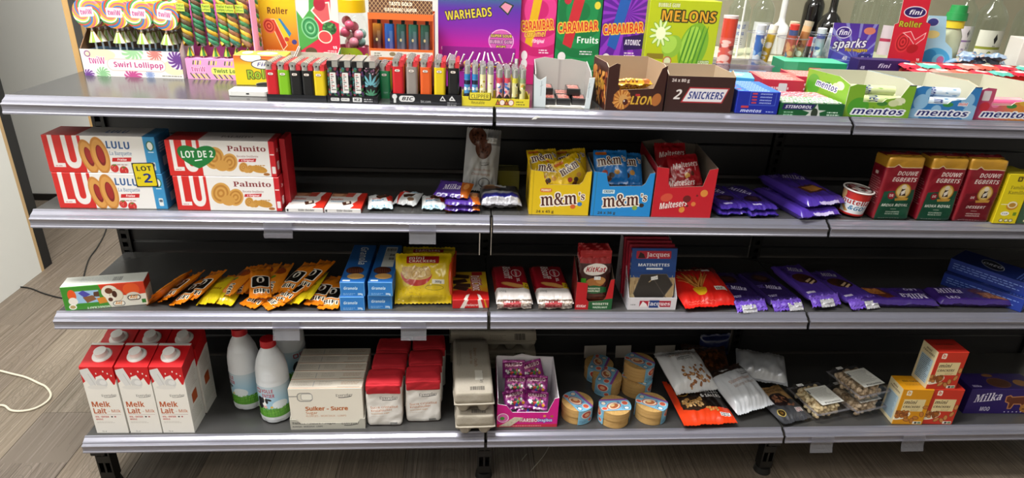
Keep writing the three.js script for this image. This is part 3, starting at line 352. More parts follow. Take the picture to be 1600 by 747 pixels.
  const CL = net(Object.fromEntries(clipC.map((c, i) => ['k' + i, [60, 90, (g, W, H) => { const col = '#' + c.toString(16).padStart(6, '0'); bg(g, W, H, i < 2 ? '#4a8ac0' : i < 4 ? '#e4dcb4' : i < 6 ? '#d8a8a8' : '#c9c48a'); Rc(g, 0, 0, W, H * .2, col); if (i < 2) { Rc(g, 0, H * .24, W, H * .16, '#16203a'); El(g, W * .38, H * .56, 6, 6, '#dfe8ee'); El(g, W * .62, H * .56, 6, 6, '#dfe8ee'); El(g, W * .5, H * .82, 14, 8, '#1a2440'); } else if (i < 4) speck(g, 0, H * .25, W, H * .7, 24, ['#b8a02c', '#8a7a3c', '#f0ecd0'], 2, 5); else if (i < 6) { speck(g, 0, H * .22, W, H * .4, 18, ['#3a6aa8', '#c0485a', '#efe8e8'], 4, 8); Po(g, [[W * .3, H * .8], [W * .5, H * .62], [W * .7, H * .8], [W * .5, H]], '#2a2024'); } else speck(g, 0, H * .25, W, H * .7, 26, ['#7a8a2c', '#c89a3c', '#efe8d0', '#4a4a2c'], 3, 7); }]])));
  const yt = thing('lighter_tray', 'yellow cardboard tray of slim patterned lighters with warning symbols', 'lighter tray'); { const w = .147, hf = .022, R = net({ front: [w * 1500, .03 * 1500, (c, W, H) => { bg(c, W, H, '#dccb30'); RR(c, W * .11, H * .04, W * .31, H * .5, 3, '#e4d440', '#2a2610', 3); T(c, 'CLIPPER', W * .265, H * .3, H * .38, '#2a2610', { fw: W * .26, wt: 'normal' }); T(c, 'Reusable', W * .24, H * .76, H * .26, '#4a4418', { fw: W * .2, wt: 'normal' }); for (let i = 0; i < 4; i++) { if (i % 2) El(c, W * (.53 + i * .065), H * .7, 9, 9, '#efe2d8', 0, '#a04030', 2); else Po(c, [[W * (.5 + i * .065), H * .86], [W * (.53 + i * .065), H * .52], [W * (.56 + i * .065), H * .86]], '#c86a3c', '#3a2410', 2); } fine(c, W * .8, H * .6, W * .15, 2, 8, '#6a6020', 3); }], inn: '#c8b828', side: '#cfc02c' }); put(yt, 1.0035, H1, -.014, -.01); const X = w / 2; tray(yt, w, .075, { R, hf: .03, hs: .02, hb: .02, t: .0015, front: [[-X, 0], [X, 0], [X, .017], [-X * .12, .017], [-X * .14, .029], [-X * .78, .029], [-X * .8, .02], [-X, .02]] }); }
  const wheel = merge([new THREE.CylinderGeometry(.0062, .0064, .017, 18).translate(0, .0635, 0), new THREE.CylinderGeometry(.0035, .0035, .005, 12).rotateX(PI / 2).translate(-.001, .0735, 0), plainBox(.005, .003, .008, .0035, .0735, 0)]);
  for (let k = 0; k < 4; k++) for (let i = 0; i < 8; i++) { const l = thing('slim_lighter', `slim lighter ${i < 2 ? 'with blue monster-free pattern' : i < 4 ? 'with cream and gold pattern' : i < 6 ? 'with red and blue pattern' : 'with olive green pattern'}, ${k ? 'behind the front row' : 'in the front row'}`.replace(' monster-free', ' and navy'), 'lighter', 'slim lighters in the yellow tray'); part('fuel_body', sleeve(.0066, 0, .055, CL['k' + i], 2 * PI, 20), ink(CL.k0, 'film'), l); part('spark_wheel_top', wheel, STEEL, l); put(l, .941 + i * .0168 + (i > 3 ? .003 : 0), H1 + (i > 3 ? .006 : .012), -.024 - k * .016, 0); }
  // metallic lighters in an orange case, on a carton
  const ris = art(20, 20, '#1b1a1c'); put(one('plain_carton', cbox(.15, .062, .07, { all: ris }), ink(ris), 'plain dark carton supporting the orange lighter case', 'carton'), .785, H1, -.2, 0);
  const OW = .152, OH = .118, O = net({ front: [OW * 1500, .03 * 1500, (c, W, H) => { bg(c, W, H, '#d8682c'); Rc(c, W * .02, H * .22, W * .96, H * .52, '#dcd6cc'); T(c, 'TASTE GOLD', W * .58, H * .48, H * .3, '#7a6a4c', { fw: W * .32, wt: 'normal' }); El(c, W * .36, H * .46, 11, 8, '#8a7a5c'); fine(c, W * .08, H * .38, W * .12, 2, 8, '#776', 4); fine(c, W * .82, H * .38, W * .12, 2, 8, '#776', 4); }], top: [OW * 1500, 40, (c, W, H) => { bg(c, W, H, '#4a2a1c'); c.strokeStyle = '#c8a878'; c.lineWidth = 1.5; for (let i = -4; i < 22; i++) { c.beginPath(); c.moveTo(i * 14, 0); c.lineTo(i * 14 + 40, H); c.moveTo(i * 14 + 40, 0); c.lineTo(i * 14, H); c.stroke(); } T(c, 'TASTE GOLD', W * .5, H * .3, H * .34, '#efe6d0', { fw: W * .36 }); T(c, 'ELECTRONIC LIGHTER', W * .5, H * .7, H * .32, '#efe6d0', { fw: W * .5 }); }], orange: '#d8682c', inn: '#8d3a1c' });
  const oc = thing('lighter_case', 'orange display case with metallic gradient lighters and patterned brown header', 'lighter case'); put(oc, .785, H1 + .062, -.205, -.02);
  part('front_strip', sheet(rectPoly(OW, .026), .002, O.front, O.orange, OW, .026), ink(O.front), oc); part('upper_strip', sheet([[-OW / 2, .092], [OW / 2, .092], [OW / 2, .106], [-OW / 2, .106]], .002, O.orange, O.orange, OW, .1), ink(O.front), oc); for (const s of [-1, 1]) part('side_panel', flat(nz(plainBox(.002, .106, .055, s * (OW / 2 - .001), .053, -.0285)), O.orange), ink(O.front), oc); part('back_panel', flat(nz(plainBox(OW, .11, .002, 0, .055, -.057)), O.inn), ink(O.front), oc); part('bottom_panel', flat(nz(plainBox(OW, .002, .055, 0, .001, -.029)), O.inn), ink(O.front), oc); const hd = sheet(rectPoly(OW * .97, .03), .0015, O.top, O.orange, OW * .97, .03); hd.rotateX(-.12); hd.translate(0, .106, -.004); part('header', hd, ink(O.front), oc);
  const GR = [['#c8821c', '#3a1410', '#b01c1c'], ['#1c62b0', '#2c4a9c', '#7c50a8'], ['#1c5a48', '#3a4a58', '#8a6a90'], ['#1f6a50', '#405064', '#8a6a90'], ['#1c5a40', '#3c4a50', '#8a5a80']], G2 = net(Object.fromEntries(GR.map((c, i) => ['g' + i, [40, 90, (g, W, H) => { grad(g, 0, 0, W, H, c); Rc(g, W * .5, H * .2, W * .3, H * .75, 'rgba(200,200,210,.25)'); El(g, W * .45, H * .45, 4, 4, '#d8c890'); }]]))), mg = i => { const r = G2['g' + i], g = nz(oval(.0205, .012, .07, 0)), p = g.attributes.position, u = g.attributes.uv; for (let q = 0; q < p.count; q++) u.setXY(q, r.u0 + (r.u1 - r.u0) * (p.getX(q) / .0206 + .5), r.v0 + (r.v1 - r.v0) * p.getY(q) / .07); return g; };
  const gl = ['amber to red', 'bright blue to violet', 'dark teal to mauve', 'sea green to mauve', 'forest green to mauve']; for (let i = 0; i < 5; i++) { const l = thing('metallic_lighter', `${gl[i]} metallic lighter in the orange case`, 'lighter', 'metallic lighters in the orange case'); part('body', mg(i), ink(G2.g0, 'foil'), l); part('press_lever', plainBox(.007, .012, .008, .004, .0745, 0), M(0x202024, .3, { metalness: .6 }), l); l.scale.setScalar(1.14); put(l, .785 - .056 + i * .028, H1 + .0645, -.2155, 0); }
}
// ---------- tall candy cartons behind ----------
{
  const S = 1300, W0 = onZ(684, 60, -.28).x, W1 = onZ(811, 60, -.28).x, w = W1 - W0;
  const R = net({ card: [w * S, .22 * S, (c, W, H) => { grad(c, 0, 0, W, H, ['#1c7a6a', '#28807a', '#5a2c9c', '#7a24a0', '#b01e98', '#c81c8c']); T(c, 'WARHEADS', W * .37, H * .46, H * .15, '#d8c83c', { fw: W * .56, st: '#26183a', sw: 6, rot: -.14 }); Po(c, [[W * .74, H * .36], [W * .8, H * .3], [W * .9, H * .34], [W * .84, H * .45]], '#d88aa0', '#1c3a2c', 4); El(c, W * .77, H * .78, W * .15, H * .14, '#c85aa8', 0, '#e8b0d8', 3); T(c, 'SUPER SOUR', W * .77, H * .72, H * .05, '#e4d84c', { fw: W * .26, st: '#4a1a5a', sw: 4 }); T(c, 'BUBBLE GUM', W * .77, H * .79, H * .055, '#f0b8d0', { fw: W * .28, st: '#4a1a5a', sw: 4 }); T(c, 'POPS', W * .77, H * .86, H * .05, '#e4d84c', { fw: W * .12, st: '#4a1a5a', sw: 4 }); RR(c, W * .04, H * .87, W * .4, H * .045, 4, '#e8a8d0'); T(c, 'GRAPE WATERMELON CHERRY', W * .24, H * .893, H * .035, '#7a1a5a', { fw: W * .38 }); T(c, 'ORIGINAL FLAVORS', W * .24, H * .945, H * .035, '#e8cc4c', { fw: W * .26 }); }], base: '#8a1c84', inn: '#3a1440', pop: [40, 40, (c, W, H) => { bg(c, W, H, '#5a1438'); speck(c, 0, 0, W, H, 20, ['#b82c6c', '#e0b8c0', '#3a1a4a', '#c89a2c'], 3, 7); }] });
  const t = thing('sour_pop_display', 'teal to magenta sour lollipop display with a tall header card', 'display box'); put(t, (W0 + W1) / 2, H1, -.215, -.02); part('header_card', sheet(rectPoly(w, .19), .003, R.card, R.inn, w, .19).translate(0, .065, -.06), ink(R.card), t); part('base_box', cbox(w, .04, .062, { all: R.base }), ink(R.base), t); part('header_post', flat(nz(plainBox(w * .9, .06, .003, 0, .06, -.0605)), R.base), ink(R.base), t);
  seed = 41; const ball = new THREE.SphereGeometry(.011, 14, 10), st = new THREE.CylinderGeometry(.0018, .0018, .03, 8); for (let i = 0; i < 10; i++) { const l = thing('ball_pop', 'small dark wrapped ball lollipop below the sour pop header card', 'lollipop', 'ball pops in the sour pop display'); const g = nz(ball.clone()); part('wrapped_ball', uvRect(g, R.pop), ink(R.pop, 'film'), l); const s = part('stick', st, M(0xeeeae6, .5), l); s.position.set(0, .018, .006); s.rotation.x = .4; put(l, W0 + .02 + i * (w - .04) / 9, H1 + .0515, -.222 - (i % 2) * .022, i * .7, 0, rr(-.4, .4)); }
  // fruit chew cartons
  const ch = [['#c01e68', '#d83a84', '#d8a81c', 'Caramel', "l'Original", 'raspberry pink chew carton with a yellow stick'], ['#14703c', '#1c8448', '#c02a34', 'Fruits', '', 'green chew carton with a red stick'], ['#5c1c90', '#8a34b8', '#2458a8', 'ATOMIC', '', 'violet chew carton with a blue stick and sunburst']];
  const bx = [[812, 868], [869, 938.5], [939.5, 1009]];
  ch.forEach(([a, b, stick, nm, n2, lb], i) => { const zz = -.28, x0 = onZ(bx[i][0], 50, zz).x, x1 = onZ(bx[i][1], 50, zz).x, w2 = x1 - x0; const Q = net({ front: [w2 * S, .27 * S, (c, W, H) => { bg(c, W, H, a); c.save(); c.translate(W * .55, H * .3); if (i === 2) for (let k = 0; k < 18; k++) { c.rotate(2 * PI / 18); Po(c, [[0, 0], [300, -22], [300, 22]], b); } else for (let k = 7; k > 0; k--) El(c, 0, 0, k * 26, k * 30, k % 2 ? a : b); c.restore(); Po(c, [[W * .42, H * .05], [W * .66, H * .05], [W * .36, H * .64], [W * .16, H * .6]], stick); El(c, W * .54, H * .06, W * .12, H * .04, stick); T(c, 'CARAMBAR', W * .48, H * .44, H * .12, '#c82c2c', { fw: W * .9, st: '#e8c040', sw: 8, rot: -.1 }); if (i === 0) { T(c, nm, W * .42, H * .52, H * .075, '#e8c040', { it: 1, fw: W * .6, rot: -.08, st: '#7a1c40', sw: 2 }); T(c, n2, W * .52, H * .58, H * .045, '#f4e6ea', { it: 1, fw: W * .34 }); } else if (i === 1) T(c, nm, W * .72, H * .56, H * .08, '#efeee8', { fw: W * .5 }); else { Po(c, [[W * .5, H * .52], [W * .96, H * .48], [W * .98, H * .62], [W * .54, H * .64]], '#2a1450'); T(c, nm, W * .73, H * .565, H * .07, '#e8e4f0', { fw: W * .36 }); } El(c, W * .16, H * .72, W * .1, H * .05, '#e4dcdc', 0, a, 3); El(c, W * .16, H * .8, W * .09, H * .05, '#dcdad8'); fine(c, W * .56, H * .66, W * .3, 2, 8, '#e8d8e0', 4); fine(c, W * .55, H * .84, W * .4, 2, 7, '#d8c0cc', 3); if (i === 1) { El(c, W * .48, H * .88, W * .1, H * .03, '#d8a03c'); El(c, W * .22, H * .2, W * .08, H * .04, '#b82c3c'); El(c, W * .88, H * .24, W * .07, H * .035, '#d8c83c'); } }], side: a }); put(one('chew_carton', cbox(w2 - .001, .26, .045, Q), ink(Q.front), lb + ', standing behind the open boxes', 'candy box', 'chew cartons'), (x0 + x1) / 2, H1, zz, -.01); });
  { const zz = -.25, x0 = onZ(1011, 50, zz).x, x1 = onZ(1121, 50, zz).x, w2 = x1 - x0; const Q = net({ front: [w2 * S, .215 * S, (c, W, H) => { bg(c, W, H, '#b4c01c'); T(c, 'BUBBLE GUM', W * .27, H * .06, H * .06, '#eef0c8', { fw: W * .3, st: '#5a6a10', sw: 2 }); T(c, 'MELONS', W * .56, H * .17, H * .16, '#dca02c', { fw: W * .78, st: '#2e2a10', sw: 7 }); El(c, W * .68, H * .5, W * .2, H * .27, '#7cae2c', .2); El(c, W * .64, H * .47, W * .13, H * .2, '#a0cc48', .2); for (let k = -2; k < 3; k++) El(c, W * .68 + k * 14, H * .5, 3, H * .24, '#4c8a24', .2); El(c, W * .38, H * .5, W * .13, H * .13, '#8cb83c', .5); El(c, W * .34, H * .48, W * .1, H * .1, '#a8d050', .5); for (let k = 0; k < 11; k++) { const an = k * .57; El(c, W * .2 + Math.cos(an) * W * .1, H * .36 + Math.sin(an) * H * .1, 5, 14, '#dcecb0', an + 1.57, '#6aa028', 1.6); } El(c, W * .2, H * .36, W * .07, H * .07, '#eef4c8'); T(c, 'LIQUID', W * .86, H * .66, H * .05, '#eef0d0', { fw: W * .16, st: '#4a6a10', sw: 3 }); RR(c, W * .04, H * .58, W * .24, H * .06, 3, '#8a7a24'); El(c, W * .34, H * .66, 13, 13, '#d8dcb0', 0, '#b85a3c', 3); }], side: '#9aa418' }); put(one('melon_gum_carton', cbox(w2, .22, .06, Q), ink(Q.front), 'lime yellow bubble gum carton printed with green melons', 'candy box'), (x0 + x1) / 2, H1, zz, -.02); }
}
// ---------- open cartons along the front ----------
{
  const S = 1500;
  { // torn grey box with gum
    const R = net({ front: [60, 120, (c, W, H) => { bg(c, W, H, '#c9d2d6'); Po(c, [[W * .5, H * .3], [W * .48, H * .7]], null, '#8a969c', 2); Po(c, [[W * .4, H * .45], [W * .6, H * .4]], null, '#9aa6ac', 2); }], inn: [40, 40, (c, W, H) => { bg(c, W, H, '#aaa7a2'); Rc(c, W * .48, 0, 1, H, '#8f8c88'); }], side: '#1d1c1e', gum: [60, 90, (c, W, H) => { bg(c, W, H, '#161517'); Rc(c, W * .12, H * .08, W * .76, H * .8, '#a05a50'); speck(c, W * .12, H * .08, W * .76, H * .8, 20, ['#b8766a', '#7a3c38', '#c8988c'], 2, 6); }], blk: '#151416', wht: '#d8d4cc' });
    const t = thing('torn_gum_box', 'pale torn cardboard box with black gum packs inside', 'display box'), w = .124, d = .12; put(t, 1.15, H1, -.02, -.07); const X = w / 2, m = ink(R.front, 'matt');
    part('front_flap', sheet([[-X, 0], [-X + .026, 0], [-X + .024, .066], [-X + .012, .058], [-X + .006, .06], [-X - .003, .07]], .002, R.front, R.wht, .03, .08, -X), m, t); part('front_flap', sheet([[X - .012, 0], [X, 0], [X + .006, .068], [X - .006, .066]], .002, R.front, R.wht, .03, .08, X - .02), m, t);
    const b = sheet([[-X, 0], [X, 0], [X, .082], [X * .4, .088], [0, .086], [-X * .6, .09], [-X, .084]], .002, R.inn, R.inn, w, .09); b.translate(0, 0, -d); part('back_panel', b, m, t); for (const s of [-1, 1]) { const g = sheet([[0, 0], [d, 0], [d, .084], [.02, .075], [.01, .068], [0, .07]].map(([a, c]) => [s < 0 ? -a : a, c]), .002, R.side, R.inn, d, .08, s < 0 ? -d : 0); g.rotateY(s * PI / 2); g.translate(s * X, 0, -.002); part('side_panel', g, m, t); } part('bottom_panel', flat(nz(plainBox(w - .004, .002, d - .002, 0, .001, -d / 2)), R.wht), m, t); part('torn_lip', sheet([[-.03, 0], [.045, 0], [.044, .005], [.01, .003], [-.028, .004]], .002, R.wht, R.wht, .08, .006, -.04), m, t);
    const g = cbox(.031, .015, .052, { front: R.blk, side: R.blk, top: R.gum }, .0012); [[-.028, .002, -.012], [.006, .002, -.012], [.04, .002, -.016], [.008, .002, -.066], [-.03, .0175, -.05], [.032, .0175, -.046], [-.03, .002, -.066], [.04, .002, -.07]].forEach(([x, y, z2]) => put(one('gum_pack', g, ink(R.gum, 'film'), 'small black gum pack with a pink label in the torn box', 'gum', 'gum packs in the torn box'), 1.15 + x, H1 + y, -.022 + z2, -.07 + rr(-.02, .02)));
  }
  { // lion bars
    const w = .131, d = .13, X = w / 2, hf = .1, R = net({ front: [w * S, hf * S, (c, W, H) => { bg(c, W, H, '#3a1d18'); El(c, W * .28, H * .74, W * .15, H * .22, '#a8622c'); for (let i = 0; i < 40; i++) { const a = i * .157; Po(c, [[W * .28 + Math.cos(a) * 12, H * .74 + Math.sin(a) * 12], [W * .28 + Math.cos(a) * rr(24, 34), H * .74 + Math.sin(a) * rr(24, 36)]], null, ['#c8863c', '#a05a24', '#e0a85c'][i % 3], 4); } El(c, W * .3, H * .74, 15, 16, '#cf9a58'); El(c, W * .34, H * .8, 9, 10, '#4a1a14'); Rc(c, W * .31, H * .755, 4, 6, '#eee'); T(c, 'LION', W * .62, H * .76, H * .25, '#d8b03c', { it: 1, fw: W * .42, st: '#5a2410', sw: 4 }); El(c, W * .87, H * .74, W * .08, H * .14, '#b06a34', .3); RR(c, W * .5, H * .62, W * .08, H * .05, 2, '#b02c34'); }], side: [d * S, .1 * S, (c, W, H) => { bg(c, W, H, '#3a1a14'); speck(c, 0, H * .2, W, H * .7, 60, ['#a8582c', '#c87a34', '#6a2c1c', '#d89a4c'], 5, 14); T(c, 'LION', W * .5, H * .5, H * .3, '#d8a83c', { it: 1 }); }], inn: '#a38c74', bar: [150, 60, (c, W, H) => { bg(c, W, H, '#c89a24'); T(c, 'LION', W * .4, H * .5, H * .6, '#e0c03c', { it: 1, fw: W * .5, st: '#6a2c14', sw: 5 }); El(c, W * .85, H * .5, 16, 18, '#a05a24'); }] });
    const t = thing('chocolate_bar_box', 'dark brown open box with a lion emblem, holding chocolate bars', 'display box'); put(t, 1.308, H1, -.004, .06); tray(t, w, d, { R, hf, hs: .1, hb: .1, front: [[-X, 0], [X, 0], [X, hf], [X * .82, hf * .93], [X * .6, hf * .5], [-X * .5, hf * .46], [-X * .62, hf * .55], [-X * .62, hf], [-X * .74, hf * 1.02], [-X, hf * .93]], sidePoly: [[0, 0], [d - .002, 0], [d - .002, .098], [.02, .1], [0, .093]] });
    const g = lay(pillow(.1, .034, .02, R.bar, R.bar, { p: 6, pv: 3, wr: .0016, seed: 3 })); [[0, .04, -.04, .1], [.004, .02, -.05, -.2], [-.004, .02, -.09, .1], [0, .003, -.04, 0]].forEach(([x, y, z2, yw]) => put(one('chocolate_bar', g, ink(R.bar, 'film'), 'gold and brown chocolate bar inside the lion box', 'chocolate bar', 'chocolate bars in the lion box'), 1.306 + x, H1 + y, -.01 + z2, yw + .06));
  }
  { // peanut bar box
    const w = .152, d = .13, X = w / 2, hf = .078, R = net({ front: [w * S, hf * S, (c, W, H) => { bg(c, W, H, '#38201e'); T(c, '24 x 80 g', W * .19, H * .13, H * .12, '#e4dcd8', { fw: W * .26 }); T(c, '2', W * .16, H * .52, H * .38, '#e0dad8', { it: 1 }); Po(c, [[W * .24, H * .72], [W * .34, H * .32], [W * .92, H * .32], [W * .84, H * .72]], '#e4e0e4', '#a82c34', 4); T(c, 'SNICKERS', W * .58, H * .53, H * .28, '#22307c', { it: 1, fw: W * .52 }); }], side: '#2e1a18', inn: '#a8957e' });
    const t = thing('peanut_bar_box', 'dark brown open box with a white and blue logo, next to the lion box', 'display box'); put(t, 1.455, H1, -.012, 0); tray(t, w, d, { R, hf, hs: .082, hb: .086, sidePoly: [[0, 0], [d - .002, 0], [d - .002, .084], [.03, .084], [.02, .09], [0, .08]] });
  }
  { // chewing gum multipacks
    const B = net({ front: [.098 * S, .05 * S, (c, W, H) => { bg(c, W, H, '#1a2a9c'); c.strokeStyle = '#5a74d0'; c.lineWidth = 1.5; c.strokeRect(W * .3, H * .04, W * .6, H * .56); for (let i = 0; i < 4; i++) { RR(c, W * .34, H * (.08 + i * .13), W * .12, H * .07, 2, '#c03c4c'); T(c, 'mentos', W * .66, H * (.115 + i * .13), H * .1, '#b8c4ea', { it: 1, fw: W * .28 }); } RR(c, W * .12, H * .64, W * .18, H * .1, 2, '#c03c4c'); T(c, 'mentos', W * .36, H * .84, H * .2, '#d8deF4', { it: 1, fw: W * .5 }); fine(c, W * .72, H * .86, W * .22, 1, 4, '#a8b8e8', 3); }], top: [.098 * S, .12 * S, (c, W, H) => { bg(c, W, H, '#2f6ac0'); for (let j = 0; j < 8; j++) { Rc(c, 0, j * H / 8, W, 2, '#123a8c'); T(c, 'mentos', W * .5, (j + .5) * H / 8, H * .07, '#cfe0f4', { it: 1, fw: W * .5 }); Rc(c, W * .05, (j + .2) * H / 8, W * .1, H * .07, ['#c84a5a', '#5a9ad8'][j % 2]); } }], side: '#182a90' });
    put(one('gum_multipack', cbox(.096, .05, .13, B), ink(B.front), 'royal blue gum carton beside the peanut bar box', 'gum box'), 1.589, H1, -.008, -.04);
    const lb2 = net({ front: [90, 30, (c, W, H) => { bg(c, W, H, '#3c90cc'); fine(c, 8, H * .4, W * .7, 1, 5, '#e0eef8', 4); }], top: [90, 90, (c, W, H) => { bg(c, W, H, '#6fb4dc'); fine(c, 10, H * .3, W * .7, 3, 12, '#e8f4fa', 6); }], side: '#2f80c0' }); put(one('gum_multipack', cbox(.085, .05, .09, lb2), ink(lb2.front), 'sky blue gum carton behind the royal blue one', 'gum box'), 1.608, H1 + .0, -.19, -.3);
    const G = net({ front: [.15 * S, .028 * S, (c, W, H) => { bg(c, W, H, '#14582e'); Po(c, [[W * .04, H * .08], [W * .54, H * .08], [W * .48, H * .5], [W * .02, H * .5]], '#241a5c'); T(c, 'STIMOROL', W * .27, H * .3, H * .32, '#e6e6ee', { it: 1, fw: W * .42 }); Po(c, [[W * .56, 0], [W * .6, H * .5], [W * .72, H * .52], [W * .62, H * .7], [W * .64, H], [W * .4, H], [W * .46, H * .7], [W * .34, H * .52], [W * .52, H * .5]], '#c9cdc8'); El(c, W * .54, H * .75, 12, 16, '#2c3a2c'); fine(c, W * .06, H * .66, W * .2, 2, 8, '#9cc8a8', 4); fine(c, W * .74, H * .62, W * .2, 2, 8, '#cfe0d4', 4); }], side: '#124c28', inn: '#0f3c22', pk: [60, 26, (c, W, H) => { bg(c, W, H, '#b8ccb8'); speck(c, 0, 0, W, H, 26, ['#3c7a4c', '#e8ece4', '#5a9a68', '#d0d8cc'], 2, 5); }], pp: [60, 26, (c, W, H) => { bg(c, W, H, '#d88c98'); speck(c, 0, 0, W, H, 26, ['#c0485c', '#e8b8c0', '#f0dce0', '#d06a7c'], 2, 5); }], pr: [60, 26, (c, W, H) => { bg(c, W, H, '#d8584c'); speck(c, 0, 0, W, H, 20, ['#c03a38', '#e8988c', '#f0c0b4'], 2, 5); }] });
    const t = thing('gum_tray', 'dark green open carton packed with rows of gum packs', 'gum box'); put(t, 1.714, H1, -.0, 0); tray(t, .147, .13, { R: G, hf: .028, hs: .028, hb: .028 });
    const mk = (k) => cbox(.034, .012, .0185, { all: G[k] }, .001), gs = { pk: mk('pk'), pp: mk('pp'), pr: mk('pr') };
    for (let r = 0; r < 6; r++) for (let i = 0; i < 4; i++) put(one('gum_pack', gs[r > 2 ? 'pp' : 'pk'], ink(G.pk, 'film'), r > 2 ? 'pink and white gum pack in the back rows of the dark green carton' : 'green and white gum pack in the front rows of the dark green carton', 'gum', 'gum packs in the dark green carton'), 1.661 + i * .0352, H1 + .0185, -.006 - r * .0202, 0);
    const P = net({ front: [120, 40, (c, W, H) => { bg(c, W, H, '#c02c44'); fine(c, 10, H * .4, W * .7, 2, 10, '#f0c8d0', 5); RR(c, W * .4, H * .2, W * .2, H * .5, 3, '#d8d0d8'); }], top: [120, 150, (c, W, H) => { bg(c, W, H, '#d86a64'); for (let j = 0; j < 7; j++) { Rc(c, 0, j * H / 7, W, 2, '#b03a40'); fine(c, 12, (j + .4) * H / 7, W * .8, 1, 5, '#f4d4cc', 6); } }], side: '#b02840' }); for (const [x, z2, lb] of [[1.735, -.2, 'red gum carton with coral packs behind the dark green tray'], [1.85, -.26, 'red gum carton with coral packs behind the green roll tray']]) put(one('gum_multipack', cbox(.105, .045, .12, P), ink(P.front), lb, 'gum box'), x, H1, z2, -.12);
  }
  { // chewy mint roll trays
    const fr = [['#78a82c', '#3c7a28', 'lime green', (c, W, H) => { El(c, W * .2, H * .72, W * .16, H * .3, '#4c9a2c'); El(c, W * .8, H * .5, W * .09, H * .12, '#dce0bc'); El(c, W * .72, H * .56, W * .08, H * .1, '#ccd4a4'); El(c, W * .55, H * .58, W * .08, H * .07, '#3c7a34'); speck(c, 0, 0, W, H, 20, ['#5a8a20'], 1, 3); }], ['#2f78b8', '#1c5a9c', 'mint blue', (c, W, H) => { for (const [x, y, r] of [[.14, .5, .11], [.4, .75, .08], [.84, .42, .1], [.92, .8, .12], [.08, .9, .1], [.24, .22, .07]]) El(c, W * x, H * y, W * r, W * r, '#8ab8dc'); T(c, 'mint', W * .78, H * .54, H * .13, '#c83a3a', { it: 1, st: '#e8eef4', sw: 3 }); El(c, W * .56, H * .56, W * .08, H * .07, '#3c8a44'); }], ['#c8704c', '#a03c6c', 'pink and orange fruit', (c, W, H) => { grad(c, 0, 0, W, H, ['#a83468', '#c85a6c', '#d88a3c', '#d8782c'], true); El(c, W * .14, H * .6, W * .08, H * .14, '#c02c3c'); El(c, W * .3, H * .5, W * .07, H * .12, '#e07aa0'); El(c, W * .56, H * .56, W * .08, H * .07, '#3c8a44'); El(c, W * .78, H * .42, W * .12, H * .14, '#d8a83c'); El(c, W * .92, H * .5, W * .1, H * .2, '#d8823c'); RR(c, W * .06, H * .12, W * .12, H * .3, 4, '#d8d0d4'); }]];
    const X0 = [1.794, 1.95, 2.108], X1 = [1.948, 2.106, 2.262];
    fr.forEach(([col, dk, nm, deco], i) => {
      const w = X1[i] - X0[i], d = .2, X = w / 2, hf = .074, R = net({ front: [w * S, hf * S, (c, W, H) => { bg(c, W, H, col); deco(c, W, H); T(c, 'mentos', W * .5, H * .82, H * .26, '#1c2068', { it: 1, fw: W * .78, st: '#eceef4', sw: 8 }); Rc(c, 0, 0, W, H * .035, '#1c2050'); }], side: [d * S, .1 * S, (c, W, H) => { bg(c, W, H, col); deco(c, W, H * .8); T(c, 'mentos', W * .5, H * .5, H * .2, '#1c2068', { it: 1, fw: W * .5, st: '#eceef4', sw: 6 }); }], inn: '#b9b7a4', roll: [120, 70, (c, W, H) => { bg(c, W, H, i ? i === 1 ? '#cfdcea' : '#d89aa0' : '#c9d49c'); Rc(c, W * .84, 0, W * .16, H, i === 1 ? '#3c90cc' : i ? '#d8608c' : '#7cb02c'); T(c, 'mentos', W * .42, H * .5, H * .3, '#26306c', { it: 1, fw: W * .6 }); speck(c, 0, 0, W, H, 14, ['#5a8ab8', '#8ab058', '#e8ecf0'], 1.5, 3.5); }] });
      const t = thing('mint_roll_tray', `${nm} open tray of chewy candy rolls`, 'display box', 'candy roll trays'); put(t, (X0[i] + X1[i]) / 2, H1, -.008 - i * .002, -.02);
      tray(t, w - .001, d, { R, hf, hs: .1, hb: .074, front: [[-X, 0], [X, 0], [X, hf], [X * .78, hf], [X * .6, hf * .62], [X * .2, hf * .56], [X * .1, hf * .46], [-X * .5, hf * .46], [-X * .52, hf * .96], [-X * .8, hf * .98], [-X, hf * .9]], sidePoly: [[0, 0], [d - .002, 0], [d - .002, .074], [.05, .08], [0, hf * .95]] });
      const rg = merge([sleeve(.0105, -.062, .062, R.roll, 2 * PI, 24), flat(nz(new THREE.CircleGeometry(.0105, 20).rotateX(-PI / 2).translate(0, .062, 0)), R.roll), flat(nz(new THREE.CircleGeometry(.0105, 20).rotateX(PI / 2).translate(0, -.062, 0)), R.roll)]); rg.rotateZ(-PI / 2);
      for (let k = 0; k < 5; k++) put(one('candy_roll', rg, ink(R.roll, 'film'), `candy roll lying in the ${nm} tray`, 'candy roll', `candy rolls in the ${nm} tray`), (X0[i] + X1[i]) / 2 + rr(-.004, .004), H1 + (k < 3 ? .0125 : .0335), -.03 - (k % 3) * .0225 - (k > 2 ? .008 : 0), rr(-.03, .03), rr(0, 3));
      if (i < 2) put(one('candy_roll', rg, ink(R.roll, 'film'), `candy roll on top of the others in the ${nm} tray`, 'candy roll'), (X0[i] + X1[i]) / 2 - .012, H1 + .0545, -.05, -.12, .5);
    });
  }
}
